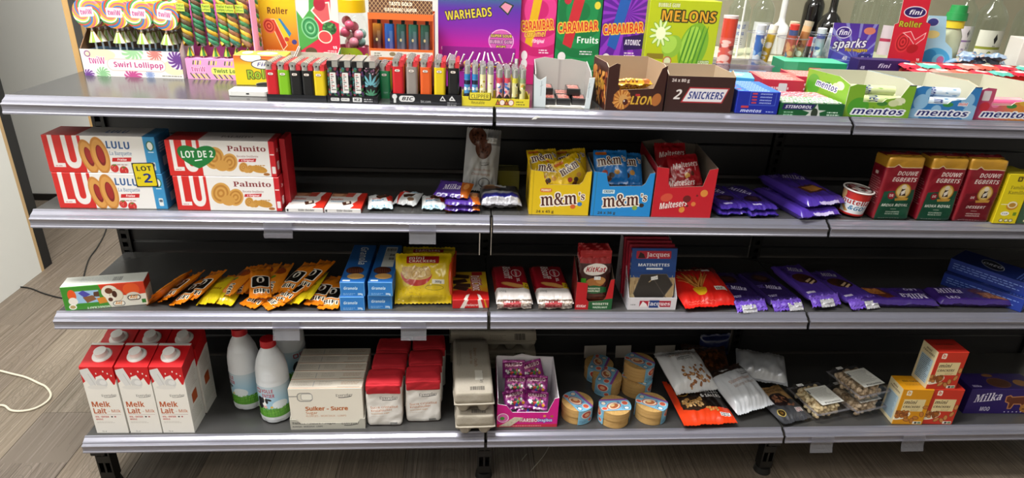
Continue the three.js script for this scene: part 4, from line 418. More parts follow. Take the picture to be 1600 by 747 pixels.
// ---------- far side of the top ----------
{
  const S = 1200, box = (name, lb, cat, px0, px1, zz, h, d, draw, side, yaw = -.03, up = 0, top) => { const x0 = onZ(px0, 100, zz).x, x1 = onZ(px1, 100, zz).x, w = x1 - x0, R = net({ front: [w * S, h * S, draw], side, top: top ?? side }); return put(one(name, cbox(w, h, d, R), ink(R.front), lb, cat), (x0 + x1) / 2, H1 + up, zz, yaw); };
  box('gum_multipack', 'bright green gum carton behind the lime green tray', 'gum box', 1228, 1322, -.36, .068, .1, (c, W, H) => { bg(c, W, H, '#148a5c'); Rc(c, 0, 0, W * .22, H, '#2f9a70'); T(c, 'mentos', W * .11, H * .6, H * .24, '#1c2060', { it: 1, fw: W * .18, st: '#e8f0ec', sw: 3 }); RR(c, W * .4, H * .22, W * .2, H * .18, 3, '#c0392c'); T(c, 'mentos', W * .62, H * .66, H * .34, '#1c2060', { it: 1, fw: W * .56, st: '#e8f0ec', sw: 5 }); }, '#0f7a50', -.1, 0, '#4cb48a');
  box('candy_carton', 'dark violet sparkling candy carton with bronze lettering', 'candy box', 1342, 1421, -.4, .075, .05, (c, W, H) => { bg(c, W, H, '#33205c'); T(c, 'fini', W * .5, H * .22, H * .2, '#d8d0e8', { it: 1, fw: W * .24 }); T(c, 'sparks', W * .5, H * .54, H * .3, '#b09078', { it: 1, fw: W * .56, st: '#1c1030', sw: 4 }); T(c, 'Fizz nuggets', W * .58, H * .74, H * .1, '#c8b03c', { fw: W * .3 }); T(c, '48', W * .1, H * .3, H * .16, '#c8c0e0'); fine(c, W * .05, H * .42, W * .12, 4, 9, '#a898c8', 4); El(c, W * .88, H * .36, 12, 12, '#b8604c'); El(c, W * .88, H * .66, 9, 10, '#8a5a8a'); }, '#2c1c54');
  const card = (name, lb, poly, px, py, zz, w, h, draw, back, rx = -.15, up = 0, yaw = 0) => { const R = net({ front: [w * S, h * S, draw], inn: back }), a = onZ(px, py, zz), t = thing(name, lb, 'display card'); part('printed_card', sheet(poly(w, h), .002, R.front, R.inn, w, h), ink(R.front), t); part('rear_strut', flat(nz(plainBox(w * .5, .001, .018, 0, .001, -.0105)), R.inn), ink(R.front), t); return put(t, a.x, H1 + up, zz, yaw, rx); };
  card('sparkling_candy_card', 'violet header card with white bubble lettering and light rays', (w, h) => rectPoly(w, h), 1338, 60, -.46, .135, .165, (c, W, H) => { grad(c, 0, 0, W, H, ['#4a2c90', '#5a3ca8', '#4a5cb8', '#6a9ad0']); c.save(); c.translate(W * .62, H * .62); for (let k = 0; k < 16; k++) { c.rotate(PI / 8); Po(c, [[0, 0], [200, -9], [200, 9]], 'rgba(190,215,240,.5)'); } c.restore(); El(c, W * .26, H * .16, W * .16, H * .09, '#3c2478', 0, '#e0d8ec', 3); T(c, 'fini', W * .26, H * .16, H * .12, '#eee8f4', { it: 1, fw: W * .24 }); T(c, 'sparks', W * .42, H * .34, H * .2, '#eeeaf2', { it: 1, fw: W * .74, st: '#33205c', sw: 5, rot: -.06 }); T(c, 'Fizz nuggets', W * .6, H * .44, H * .07, '#e0c83c', { fw: W * .5, st: '#6a3a1c', sw: 2 }); El(c, W * .82, H * .12, W * .13, H * .06, '#d07a64'); RR(c, W * .66, H * .5, W * .3, H * .16, 8, '#33307c'); T(c, 'fini', W * .8, H * .58, H * .09, '#eee', { it: 1 }); T(c, '40', W * .38, H * .58, H * .08, '#eee'); }, '#cfc8c0', -.1);
  card('red_roll_card', 'tall red header card with a strawberry roll candy', (w, h) => [[-w / 2, 0], [w / 2, 0], [w / 2, h * .68], [w * .36, h * .7], [w * .36, h], [-w * .4, h], [-w * .4, h * .68], [-w / 2, h * .66]], 1428, 50, -.475, .105, .25, (c, W, H) => { bg(c, W, H, '#c81e34'); El(c, W * .5, H * .2, W * .3, H * .06, '#2c1a5c', 0, '#e8e0e8', 3); T(c, 'fini', W * .5, H * .2, H * .07, '#eee', { it: 1, fw: W * .36 }); T(c, 'Roller', W * .44, H * .33, H * .09, '#b8b82c', { fw: W * .64, st: '#6a3a14', sw: 3 }); for (let i = 6; i > 0; i--) El(c, W * .34, H * .53, W * .035 * i, H * .014 * i * 1.4, i % 2 ? '#a0141f' : '#d8343c', .1); Po(c, [[W * .3, H * .43], [W * .5, H * .41], [W * .66, H * .5], [W * .92, H * .42], [W * .9, H * .48], [W * .68, H * .56], [W * .5, H * .48]], '#d0283a', '#f0c0c0', 2.5); El(c, W * .64, H * .6, W * .16, H * .05, '#a8141f', -.3); El(c, W * .56, H * .78, W * .15, H * .05, '#d8b8ac'); T(c, '15', W * .86, H * .72, H * .035, '#fff'); fine(c, W * .06, H * .74, W * .3, 1, 4, '#e8b83c', 4); }, '#b9aca4', -.1, 0, -.06);
  card('blue_gum_card', 'pale blue tapering header card with a splash of water', (w, h) => [[-w / 2, 0], [w / 2, 0], [w * .3, h * .52], [w * .12, h * .62], [w * .02, h], [-w * .36, h], [-w * .46, h * .5]], 1474, 60, -.525, .14, .19, (c, W, H) => { bg(c, W, H, '#a8d2e8'); El(c, W * .48, H * .68, W * .34, H * .2, '#4ca8d8', .2); El(c, W * .34, H * .62, W * .16, H * .12, '#2c8cc8', .4); El(c, W * .56, H * .66, W * .14, H * .09, '#7cc4e4'); El(c, W * .6, H * .66, W * .08, H * .06, '#c86aa0'); El(c, W * .3, H * .28, W * .16, H * .06, '#e8d88c'); El(c, W * .26, H * .1, W * .12, H * .06, '#3c3c84', 0, '#dde', 2); fine(c, W * .1, H * .88, W * .3, 1, 4, '#28608c', 4); El(c, W * .8, H * .94, W * .16, H * .06, '#d8e8ee'); }, '#b9c4c8', -.1, 0, -.06);
  // red candy tray running to the edge of view
  { const w = .5, d = .13, R = net({ front: [w * 700, 40, (c, W, H) => { bg(c, W, H, '#c01c34'); T(c, 'fini', W * .14, H * .5, H * .5, '#e8b8b8', { it: 1 }); }], inn: '#d84c44', side: '#c01c34' }), t = thing('red_candy_tray', 'long red tray of flat wrapped candies behind the mint roll trays', 'display box'); put(t, 2.42, H1, -.29, -.06); tray(t, w, d, { R, hf: .045, hs: .05, hb: .07, sidePoly: [[0, 0], [d - .002, 0], [d - .002, .07], [0, .045]] });
    const cols = ['#c81e34', '#d85a48', '#5ab4a4', '#d8887c', '#c02c40'], N = net(Object.fromEntries(cols.map((c, i) => ['c' + i, [30, 30, (g, W, H) => { bg(g, W, H, c); El(g, W * .5, H * .5, 9, 6, '#ecd8d0'); }]]))), g = cols.map((c, i) => lay(pillow(.056, .05, .012, N['c' + i], N['c' + i], { nx: 10, ny: 8, seed: i, wr: .001 }))); for (let i = 0; i < 16; i++) put(one('wrapped_candy', g[(i * 3) % 5], ink(N.c0, 'film'), `${['red', 'coral', 'teal', 'pink', 'crimson'][(i * 3) % 5]} flat wrapped candy in the long red tray`, 'candy', 'wrapped candies in the red tray'), 2.185 + (i % 8) * .061, H1 + .05 + Math.floor(i / 8) * .008, -.333 - Math.floor(i / 8) * .055 - (i % 8) * .0036, rr(-.2, .2), .12); }
  { const A = art(60, 60, (c, W, H) => { bg(c, W, H, '#a8bcd4'); speck(c, 0, 0, W, H, 24, ['#dfe8f0', '#6a94c0', '#d8b8a4', '#8aa8c8'], 3, 9); }), g = pillow(.07, .055, .02, A, A, { nx: 16, ny: 12, wr: .004, seed: 4 }); lay(g); for (let i = 0; i < 5; i++) { const a = onZ(1500 + i * 15, 102, -.5); put(one('candy_pouch', g, ink(A, 'foil'), 'crumpled pale blue foil candy pouch heaped behind the red tray', 'candy', 'pale blue candy pouches'), a.x, H1 + .052 + (i % 2) * .018, -.5 - (i % 3) * .02, i * .9, rr(-.3, .3), rr(-.3, .3)); }
    const st = art(10, 10, '#c9c6bc'); put(one('plain_carton', cbox(.13, .048, .1, { all: st }), ink(st), 'plain pale carton under the blue foil pouches', 'carton'), 2.69, H1, -.475, -.05); }
  box('white_carton', 'white open carton with a round black emblem beside the glass bottles', 'candy box', 1596, 1671, -.44, .14, .1, (c, W, H) => { bg(c, W, H, '#dcd8d0'); El(c, W * .26, H * .62, 15, 17, '#1c1c1c'); fine(c, W * .2, H * .6, W * .1, 2, 6, '#ccc', 2); El(c, W * .6, H * .14, 20, 12, '#8a5a44'); Po(c, [[W * .02, H * .86], [W * .12, H * .9], [W * .3, H * .84]], null, '#222', 4); }, '#cfcac0', -.35);
  // clear tub
  { const t = thing('clear_tub', 'clear rectangular plastic tub with a price label', 'tub'), w = .17, d = .12, h = .055, a = onZ(1160, 90, -.36); const R = net({ l: [120, 40, (c, W, H) => { bg(c, W, H, '#a8c8e4'); RR(c, W * .5, H * .1, W * .4, H * .7, 3, '#dcd8d4'); T(c, '€ 0,50', W * .7, H * .45, H * .36, '#c86a50'); fine(c, 6, H * .2, W * .36, 3, 9, '#c05a5a', 4); }] }); put(t, a.x, H1, -.36, -.12); part('tub_walls', merge([plainBox(w, h, .0015, 0, h / 2, 0), plainBox(w, h, .0015, 0, h / 2, -d), plainBox(.0015, h, d, -w / 2, h / 2, -d / 2), plainBox(.0015, h, d, w / 2, h / 2, -d / 2), plainBox(w, .0015, d, 0, .0012, -d / 2)]), HAZY, t); part('rim', merge([plainBox(w + .01, .004, .006, 0, h, .001), plainBox(w + .01, .004, .006, 0, h, -d), plainBox(.006, .004, d, -w / 2, h, -d / 2), plainBox(.006, .004, d, w / 2, h, -d / 2)]), HAZY, t); const l = part('price_label', sticker(.1, .034, R.l), ink(R.l), t); l.position.set(.02, .026, .0018); }
  // cups of tubes
  const cup = (px, zz, r0, r1, h, lb, tubes) => { const a = onZ(px, 90, zz), t = thing('plastic_cup', lb, 'cup'); put(t, a.x, H1, zz, 0); part('rim', new THREE.TorusGeometry(r1, .0016, 8, 36).rotateX(PI / 2).translate(0, h, 0), HAZY, part('cup_wall', lathe([[0, .002], [r0, .002], [r1, h]], 36), CLEAR, t)); const N = net(Object.fromEntries(tubes.map((q, i) => ['t' + i, [50, 110, (c, W, H) => { bg(c, W, H, q[0]); speck(c, 0, H * .25, W, H * .5, 16, [q[1], '#e8e0d4', q[2]], 3, 8); Rc(c, 0, 0, W, H * .12, q[2]); }]]))); tubes.forEach((q, i) => { const l = thing('candy_tube', q[3], 'candy tube', 'candy tubes in plastic cups'); part('tube', sleeve(.0125, 0, q[4], N['t' + i], 2 * PI, 20), ink(N.t0, 'film'), l); part('tube_cap', new THREE.CylinderGeometry(.0128, .0128, .014, 20).translate(0, q[4] + .006, 0), M(q[5], .35), l); const an = i * 2 * PI / tubes.length; put(l, a.x + Math.cos(an) * r0 * .5, H1 + .005, zz + Math.sin(an) * r0 * .5, i, 0, -Math.cos(an) * .14); }); };
  cup(1183, -.54, .03, .042, .125, 'clear cup holding yellow and blue candy tubes', [['#d0a818', '#b88a10', '#e8dcc0', 'yellow candy tube leaning in the cup next to the melon carton', .13, 0xe4e0d0], ['#3a68b0', '#8ab0d8', '#c8d4e0', 'blue candy tube in the cup next to the melon carton', .13, 0xc8ccd0], ['#c8c4b8', '#a8a8a0', '#e0dcd4', 'pale candy tube in the cup next to the melon carton', .12, 0xd8d8d8]]);
  cup(1233, -.47, .03, .043, .12, 'clear cup holding brown and red candy tubes', [['#a8683c', '#7a3c28', '#d8a878', 'amber candy tube in the middle cup', .15, 0xb8a890], ['#a04838', '#c88a5c', '#3c4a78', 'red-brown candy tube in the middle cup', .14, 0xc0352c], ['#8a5a48', '#c8a070', '#5a3a34', 'brown candy tube in the middle cup', .145, 0xc8b89c]]);
  cup(1276, -.5, .033, .045, .13, 'clear cup holding grey-blue candy tubes', [['#b8c0c8', '#d8dce0', '#8c98a8', 'silver-grey candy tube in the cup beside the violet card', .13, 0xd4d8dc], ['#9aa4b4', '#dfe4ea', '#3a4a90', 'grey-blue candy tube in the cup beside the violet card', .13, 0xc4c8d0], ['#6a78a8', '#b8506a', '#dfe4ea', 'blue and red candy tube in the cup beside the violet card', .1, 0x8a98b8]]);
  { const l = thing('candy_tube', 'coral red candy tube standing against the melon carton', 'candy tube'), a = onZ(1137, 60, -.42), N = art(60, 140, (c, W, H) => { bg(c, W, H, '#cf5a50'); Rc(c, 0, 0, W, H * .3, '#c8402c'); speck(c, 0, H * .3, W, H * .6, 20, ['#e8c0b8', '#8a2c2c'], 3, 8); }); part('tube', sleeve(.02, 0, .17, N, 2 * PI, 24), ink(N, 'film'), l); part('tube_cap', new THREE.CylinderGeometry(.02, .02, .008, 24).translate(0, .173, 0), M(0xd8c8c4, .4), l); put(l, a.x, H1, -.42, 0); }
}
// ---------- liquor shelf behind ----------
{
  const HB = 1.0, Z = -1.05, cream = M(0xc9c2a4, .6), t = thing('liquor_shelf', 'cream metal wall shelf with perforated front, holding bottles', 'shelf'); t.position.set(2.55, 0, Z);
  part('deck', plainBox(1.9, .02, .4, 0, HB - .01, -.2), cream, t); const holes = []; for (let i = 0; i < 46; i++) for (let j = 0; j < 4; j++) holes.push(plainBox(.007, .007, .002, -.92 + i * .04, HB - .05 - j * .03, .0105)); part('front_apron', plainBox(1.9, .18, .012, 0, HB - .11, .004), cream, t); const hm = part('perforation', merge(holes), M(0x1c1a14, .8), t); hm.userData.kind = 'stuff'; part('plinth', plainBox(1.88, HB - .21, .36, 0, (HB - .21) / 2, -.2), M(0x2a2824, .8), t); part('back_board', plainBox(1.9, 1.2, .01, 0, HB + .6, -.41), M(0x8f8a76, .8), t);
  const V = net({ vodka: [260, 140, (c, W, H) => { bg(c, W, H, 'rgba(0,0,0,0)'); bg(c, W, H, '#c9ccca'); T(c, 'ABSOLUT', W * .5, H * .2, H * .2, '#22409a', { fw: 100 }); T(c, 'VODKA', W * .5, H * .45, H * .18, '#22409a', { fw: 84 }); fine(c, W * .32, H * .62, 90, 4, 10, '#556', 3); }], kiwi: [300, 160, (c, W, H) => { bg(c, W, H, '#d4d4c4'); Po(c, [[W * .5, H * .1], [W * .56, H * .26], [W * .5, H * .42], [W * .44, H * .26]], '#161616'); Rc(c, 0, H * .5, W, H * .08, '#8a9030'); El(c, W * .42, H * .76, 20, 18, '#a8b058', 0, '#5a6420', 4); El(c, W * .6, H * .84, 22, 18, '#98a048', 0, '#5a6420', 4); T(c, 'SIROP', W * .5, H * .47, H * .06, '#555'); }], viol: [300, 160, (c, W, H) => { bg(c, W, H, '#cfc6cc'); Po(c, [[W * .54, H * .1], [W * .6, H * .26], [W * .54, H * .42], [W * .48, H * .26]], '#161616'); Rc(c, 0, H * .5, W, H * .06, '#7a5a90'); speck(c, W * .3, H * .62, W * .4, H * .3, 14, ['#8a7aa0', '#c8b8d0'], 5, 10); }], red: [300, 160, (c, W, H) => { bg(c, W, H, '#c8b9be'); Rc(c, 0, H * .44, W, H * .1, '#a8304c'); El(c, W * .5, H * .72, 20, 18, null, 0, '#b84a58', 5); }] });
  const bottle = (lb, px, zz, r, h, neck, lab, l0, l1, o = {}) => { const b = thing('glass_bottle', lb, 'bottle', 'bottles behind the candy displays'), a = onZ(px, 40, zz); put(b, a.x, HB, zz, o.yaw ?? 0); const hs = h * (o.sh ?? .66); const gl = part('glass', lathe([[0, .001], [r * .92, .001], [r, .008], [r, hs], [r * .96, hs + r * .3], [r * .7, hs + r * .8], [neck * 1.15, hs + r * 1.15], [neck, hs + r * 1.6], [neck, h], [neck * 1.2, h + .002], [neck * 1.2, h + .012]], 40), o.mat ?? GLASS, b); part('cap', new THREE.CylinderGeometry(neck * 1.25, neck * 1.25, .03, 24).translate(0, h + .026, 0), M(o.cap ?? 0xb8b8b4, .35), b); if (lab) part('label', sleeve(r + .0006, l0, l1, lab, o.arc ?? 2.2, 24), ink(lab), gl); return b; };
  const D = M(0x0c0b0c, .12, { clearcoat: 1 });
  bottle('clear vodka bottle with blue lettering, next to a white rod', 1152, -1.2, .042, .27, .013, V.vodka, .03, .13, { sh: .62 }); bottle('clear vodka bottle with blue lettering beside the white bottle', 1189, -1.2, .042, .27, .013, V.vodka, .03, .13, { sh: .62 }); bottle('opaque white bottle with sloping shoulders', 1220, -1.25, .04, .27, .012, null, 0, 0, { mat: M(0xd8d8d6, .35), sh: .3 }); bottle('dark liquor bottle between the white bottle and the black one', 1266, -1.32, .04, .28, .014, null, 0, 0, { mat: D }); bottle('black bottle with rounded shoulders behind the candy cups', 1296, -1.2, .046, .24, .014, null, 0, 0, { mat: D, sh: .5 });
  bottle('tall clear syrup bottle behind the violet card', 1348, -1.15, .05, .3, .016, V.red, .03, .12, { sh: .7 }); bottle('tall clear syrup bottle with a pale pink label next to the red card', 1392, -1.14, .05, .3, .016, V.red, .03, .14, { sh: .7 }); bottle('clear syrup bottle with a violet-banded label and black diamond', 1503, -1.26, .046, .3, .017, V.viol, .03, .14, { sh: .6 }); bottle('large clear syrup bottle with a green-banded kiwi label', 1545, -1.1, .056, .3, .018, V.kiwi, .02, .14, { sh: .58 }); bottle('clear bottle at the edge of the bottle row, pale label', 1608, -1.14, .056, .3, .018, V.viol, .02, .11, { sh: .6, yaw: 1 });
  const g = thing('green_cap_bottle', 'squeeze bottle with a ribbed green and yellow cap behind the blue card', 'bottle'), a = onZ(1482, 30, -.62); put(g, a.x, H1, -.588, 0); part('bottle_body', lathe([[0, .001], [.03, .001], [.032, .01], [.03, .13], [.022, .15], [.022, .16]], 32), M(0xb9bfa0, .3), g); part('yellow_ring', new THREE.CylinderGeometry(.026, .027, .022, 32).translate(0, .165, 0), M(0xd8c028, .4), g); part('green_cap', merge([new THREE.CylinderGeometry(.028, .03, .022, 32).translate(0, .187, 0), new THREE.CylinderGeometry(.022, .024, .022, 32).translate(0, .208, 0)]), M(0x1f8a44, .4), g);
  const rc = thing('red_capped_jar', 'dark jar with a bright red cap behind the candy cups', 'jar'), q = onZ(1262, 60, -.95); put(rc, onZ(1260, 60, -1.1).x, HB, -1.1, 0); part('jar_body', lathe([[0, .001], [.034, .001], [.036, .01], [.036, .05], [.03, .06]], 30), D, rc); part('red_cap', new THREE.CylinderGeometry(.028, .033, .03, 30).translate(0, .072, 0), M(0xc01c2c, .35), rc);
  one('white_rod', new THREE.CylinderGeometry(.004, .004, .22, 12).translate(onZ(1164, 30, -1.1).x, HB + .11, -1.12), M(0xe0e0d8, .5), 'thin white rod standing between the two vodka bottles', 'rod');
}
// ---------- small things on the rails and floor ----------
{
  const hold = (px0, px1, H, drop, lb) => { const z0 = ZF[H] + .0268, a = onZ(px0, 0, z0), f = (p) => { const yy = 373; let lo = 0; for (let i = 0; i < 3; i++) { const q = onZ(p, lo || yy, z0); const t = V3(q.x, H - .01, z0).project(camera); lo = (1 - t.y) / 2 * 747; } return onZ(p, lo, z0).x; }; const x0 = f(px0), x1 = f(px1), w = x1 - x0; const s = new THREE.Shape([[.0, .0005], [.002, .0005], [.004, -.016], [.0035, -.024], [.007, -.036], [.011, -drop], [.0102, -drop], [.0062, -.036], [.0027, -.024], [.0032, -.016], [.001, -.001]].map(q => new THREE.Vector2(-q[0], q[1]))); const g = new THREE.ExtrudeGeometry(s, { depth: w, bevelEnabled: false }); g.rotateY(PI / 2); const m = one('ticket_holder', g, HAZY, lb, 'ticket holder', 'clear ticket holders on the rails'); put(m, x0, H - .0125, z0 - .0005, 0); return m; };
  hold(411, 456, H2, .024, 'clear empty ticket holder on the second shelf rail below the palm biscuits'); hold(639, 681, H2, .045, 'clear ticket holder hanging below the second shelf rail under the small packs'); hold(425, 467, H3, .045, 'clear ticket holder hanging over the milk bottle, third shelf rail'); hold(626, 666, H3, .045, 'clear ticket holder hanging over the red sugar bags, third shelf rail'); hold(1269, 1304, H4, .045, 'clear ticket holder on the bottom rail below the nut boxes'); hold(1412, 1447, H4, .045, 'clear ticket holder on the bottom rail below the cracker cartons');
  const W = art(40, 20, (c, w, h) => { bg(c, w, h, '#e8e8e4'); }), Wp = art(50, 24, tagArt('€ 2,40'));
  const scrap = (px, py, H, w, h, rz, r, lb, poly) => { const z = ZF[H] + .0262, a = onZ(px, py, z); const m = one('paper_scrap', poly ? sheet(poly, .0003, r, r, w, h) : sheet(rectPoly(w, h), .0003, r, r, w, h), ink(r, 'matt'), lb, 'paper'); put(m, a.x, a.y - h / 2, z + .0005, 0, -.02, rz); };
  scrap(838, 184, H1, .02, .008, 0, W, 'torn white paper scrap stuck on the top rail below the gum box', [[-.01, 0], [0, .001], [.002, .004], [.01, .004], [.008, .006], [.004, .0075], [-.004, .006]]);
  const flatTag = (px, py, H, lb) => { const z = ZF[H] + .012, a = onZ(px, py, z); put(one('price_sticker', sheet(rectPoly(.018, .0085), .0003, Wp, Wp, .018, .0085), ink(Wp, 'matt'), lb, 'price tag', 'price stickers on the rail'), a.x, a.y, z + .004, 0, -1.0, -.06); };
  flatTag(1230, 499, H3, 'small white price sticker on the third rail before the joint'); flatTag(1350, 499, H3, 'small white price sticker on the third rail below the lengthwise violet tablets'); flatTag(489, 497, H3, 'small white paper sticker on the third rail below the salami sticks');
  const cab = (pts, r, col, nm, lb) => one(nm, tube(pts.map(([x, y]) => { const p = onY(x, y, .0); return [p.x, r + .0005, p.z]; }), r, 90, 8), M(col, .5), lb, 'cable');
  cab([[-60, 560], [-30, 575], [0, 581], [20, 586], [40, 591], [62, 601], [72, 606], [80, 620], [73, 630], [55, 640], [35, 644], [18, 643], [8, 636], [0, 635], [-30, 640]], .0035, 0xd8d0bc, 'white_cable', 'cream cable looping over the floor planks');
  cab([[-30, 432], [0, 440], [20, 448], [45, 451], [70, 460], [98, 467], [125, 468], [150, 478]], .0028, 0x121212, 'black_cable', 'thin black cable lying on the floor beside the white wall');
  cab([[168, 352], [163, 368], [152, 388], [140, 405], [134, 422], [130, 440]], .003, 0x111111, 'black_cable', 'thin black cable running back under the shelving end');
  for (const [a, b, c2, d2, e, f] of [[859, 696, 850, 712, 829, 737], [823, 710, 818, 716, 815, 720]]) one('straw', tube([[a, b], [c2, d2], [e, f]].map(([x, y]) => { const p = onY(x, y, .0); return [p.x, .0016, p.z]; }), .001, 20, 6), M(0xb8b4a8, .6), 'thin pale straw lying on the floor under the shelf', 'straw', 'straws on the floor');
}
// ---------- second shelf ----------
{ // red striped biscuit cartons in stacked twos
  const S = 1500;
  const stripes = (c, W, H) => { Rc(c, 0, 0, W * .34, H, '#d12a26'); c.fillStyle = '#ece8e6'; c.fillRect(W * .055, -2, W * .04, H * .84); c.fillRect(W * .055, H * .74, W * .105, H * .11); c.beginPath(); const x = W * .17; c.moveTo(x, -2); c.lineTo(x + W * .042, -2); c.lineTo(x + W * .042, H * .62); c.quadraticCurveTo(x + W * .046, H * .72, x + W * .072, H * .72); c.quadraticCurveTo(x + W * .098, H * .72, x + W * .1, H * .62); c.lineTo(x + W * .1, -2); c.lineTo(x + W * .142, -2); c.lineTo(x + W * .142, H * .64); c.quadraticCurveTo(x + W * .13, H * .88, x + W * .072, H * .88); c.quadraticCurveTo(x + W * .01, H * .88, x, H * .64); c.fill(); fine(c, W * .07, H * .8, W * .07, 1, 4, '#c99', 3); };
  { // jam boats
    const f = fit([94, 325], [263, 327], null, H2), w = f.w, h = .082, d = .075;
    const R = net({ front: [w * S, h * S, (c, W, H) => { bg(c, W, H, '#eceae8'); stripes(c, W, H); const boat = (x, y, rx, ry, a) => { El(c, x, y, rx, ry, '#c8863c', a); El(c, x, y, rx * .82, ry * .86, '#d89c50', a); El(c, x + 2, y, rx * .45, ry * .56, '#7c1c1c', a); El(c, x + 2, y - 3, rx * .36, ry * .46, '#a02a26', a); }; boat(W * .38, H * .56, W * .072, H * .46, -.16); boat(W * .485, H * .52, W * .08, H * .49, -.08); T(c, 'LULU', W * .66, H * .24, H * .27, '#24508f', { fw: W * .22, rot: .03 }); T(c, 'La Barquette', W * .67, H * .46, H * .13, '#3d5f8e', { it: 1, wt: 'normal', font: 'serif', fw: W * .2 }); Po(c, [[W * .59, H * .58], [W * .76, H * .56], [W * .75, H * .67], [W * .58, H * .68]], '#c8262a'); T(c, 'Fraise', W * .67, H * .625, H * .08, '#fff', { it: 1 }); fine(c, W * .6, H * .75, W * .12, 1, 4, '#a88', 3); for (const [x, y, r] of [[.59, .86, .1], [.67, .92, .11]]) { El(c, W * x, H * y, H * r, H * r * 1.1, '#cc2c2c', .3); speck(c, W * x - 8, H * y - 8, 16, 16, 8, ['#f0c0a0'], .8, 1.4); Po(c, [[W * x - 8, H * y - 12], [W * x + 2, H * y - 7], [W * x + 8, H * y - 13]], '#4c8a34'); } Rc(c, W * .89, 0, W * .11, H, '#3a92c8'); El(c, W * .945, H * .25, W * .03, H * .12, '#eef2ec', 0, '#2c6a4a', 3); Rc(c, W * .92, H * .4, W * .05, 3, '#dfeef6'); RR(c, W * .925, H * .68, W * .04, H * .22, 3, '#e6eaea'); RR(c, W * .93, H * .72, W * .03, H * .07, 2, '#567'); }], side: [d * S, h * S, (c, W, H) => { bg(c, W, H, '#2c7cb4'); fine(c, W * .2, H * .2, W * .5, 4, 9, '#a8d0e8', 4); RR(c, W * .3, H * .6, W * .3, H * .25, 3, '#9cc8e4'); }], top: [w * S, d * S, (c, W, H) => { bg(c, W, H, '#c9c4c4'); Rc(c, 0, 0, W * .3, H, '#a82020'); Rc(c, W * .88, 0, W * .12, H, '#2a6a98'); T(c, 'LULU', W * .6, H * .5, H * .4, '#24508f', { fw: W * .2 }); }], left: '#c02622' });
    const S2 = art(90, 110, (c, W, H) => { bg(c, W, H, '#1c1c24'); RR(c, 5, 5, W - 10, H - 10, 6, '#e0cc10'); T(c, 'LOT', W / 2, H * .24, H * .26, '#16161c', { fw: W * .7 }); T(c, '2', W * .58, H * .64, H * .52, '#1a2a7c', { fw: W * .42 }); T(c, 'de', W * .2, H * .62, H * .12, '#16161c'); });
    const a = put(one('jam_biscuit_box', cbox(w, h, d, R), ink(R.front), 'red and white jam boat biscuit carton with a blue end, lower of its stack', 'biscuit box', 'jam boat biscuit cartons'), f.x, H2, f.z, f.yaw);
    const t = thing('jam_biscuit_box', 'red and white jam boat biscuit carton, upper of its stack, with a yellow offer sticker', 'biscuit box', 'jam boat biscuit cartons'); part('carton', cbox(w, h, d, R), ink(R.front), t); const s = part('offer_sticker', sheet(rectPoly(.046, .055), .0004, S2, S2, .046, .055), ink(S2, 'film'), t); s.position.set(w * .36, -.03, .0016); s.rotation.z = .03; put(t, f.x - .002, H2 + h + .0005, f.z - .001, f.yaw);
  }
  { // palm biscuits
    const f = fit([278, 328.5], [441, 330.5], null, H2), w = f.w, h = .08, d = .07;
    const face = (heart) => (c, W, H) => { bg(c, W, H, '#eae7e5'); c.save(); c.scale(.92, 1); stripes(c, W, H); c.restore(); const palm = (x, y, s) => { for (const [dx, r] of [[-.5, .55], [.5, .45]]) { for (let i = 5; i > 0; i--) El(c, x + dx * s, y + Math.abs(dx) * 0 - (dx < 0 ? s * .2 : -s * .1), s * r * i / 5 * 1.2, s * r * i / 5 * 1.5, i % 2 ? '#d3a052' : '#b87e36', .4); } El(c, x - .05 * s, y + s * .35, s * .5, s * .4, '#cf9a4c'); }; palm(W * .5, H * .56, H * .38); palm(W * .72, H * .76, H * .17); El(c, W * .83, H * .78, W * .08, H * .1, '#c8923e', .2); fine(c, W * .8, H * .66, W * .1, 3, 6, '#b8843a', 3); El(c, W * .9, H * .92, W * .03, H * .04, '#a86a30'); T(c, 'Palmito', W * .74, H * .22, H * .2, '#7a2226', { fw: W * .36, font: 'serif' }); T(c, 'Recette feuilletée', W * .74, H * .42, H * .08, '#8a5a5a', { it: 1, wt: 'normal', font: 'serif', fw: W * .2 }); Po(c, [[W * .66, H * .5], [W * .82, H * .48], [W * .81, H * .57], [W * .65, H * .58]], '#c0242a'); T(c, "L'Original", W * .735, H * .535, H * .07, '#fff', { it: 1 }); Rc(c, W * .945, 0, W * .055, H, '#c8202a'); Rc(c, W * .95, H * .35, W * .04, 4, '#f0d8d8'); RR(c, W * .955, H * .7, W * .035, H * .2, 2, '#e8e0e0'); if (heart) { c.fillStyle = '#1a7a38'; c.beginPath(); const x = W * .28, y = H * .42, s = H * .36; c.moveTo(x, y + s); c.bezierCurveTo(x - s * 2.3, y, x - s * 1.3, y - s * 1.3, x, y - s * .5); c.bezierCurveTo(x + s * 1.3, y - s * 1.3, x + s * 2.3, y, x, y + s); c.fill(); T(c, 'LOT DE 2', x, y - s * .1, H * .26, '#f0f4ee', { fw: W * .3, rot: -.03 }); c.strokeStyle = '#fff'; c.lineWidth = 3; Po(c, [[x - 10, y + s * .4], [x + 14, y + s * .3]], null, '#fff', 4); } };
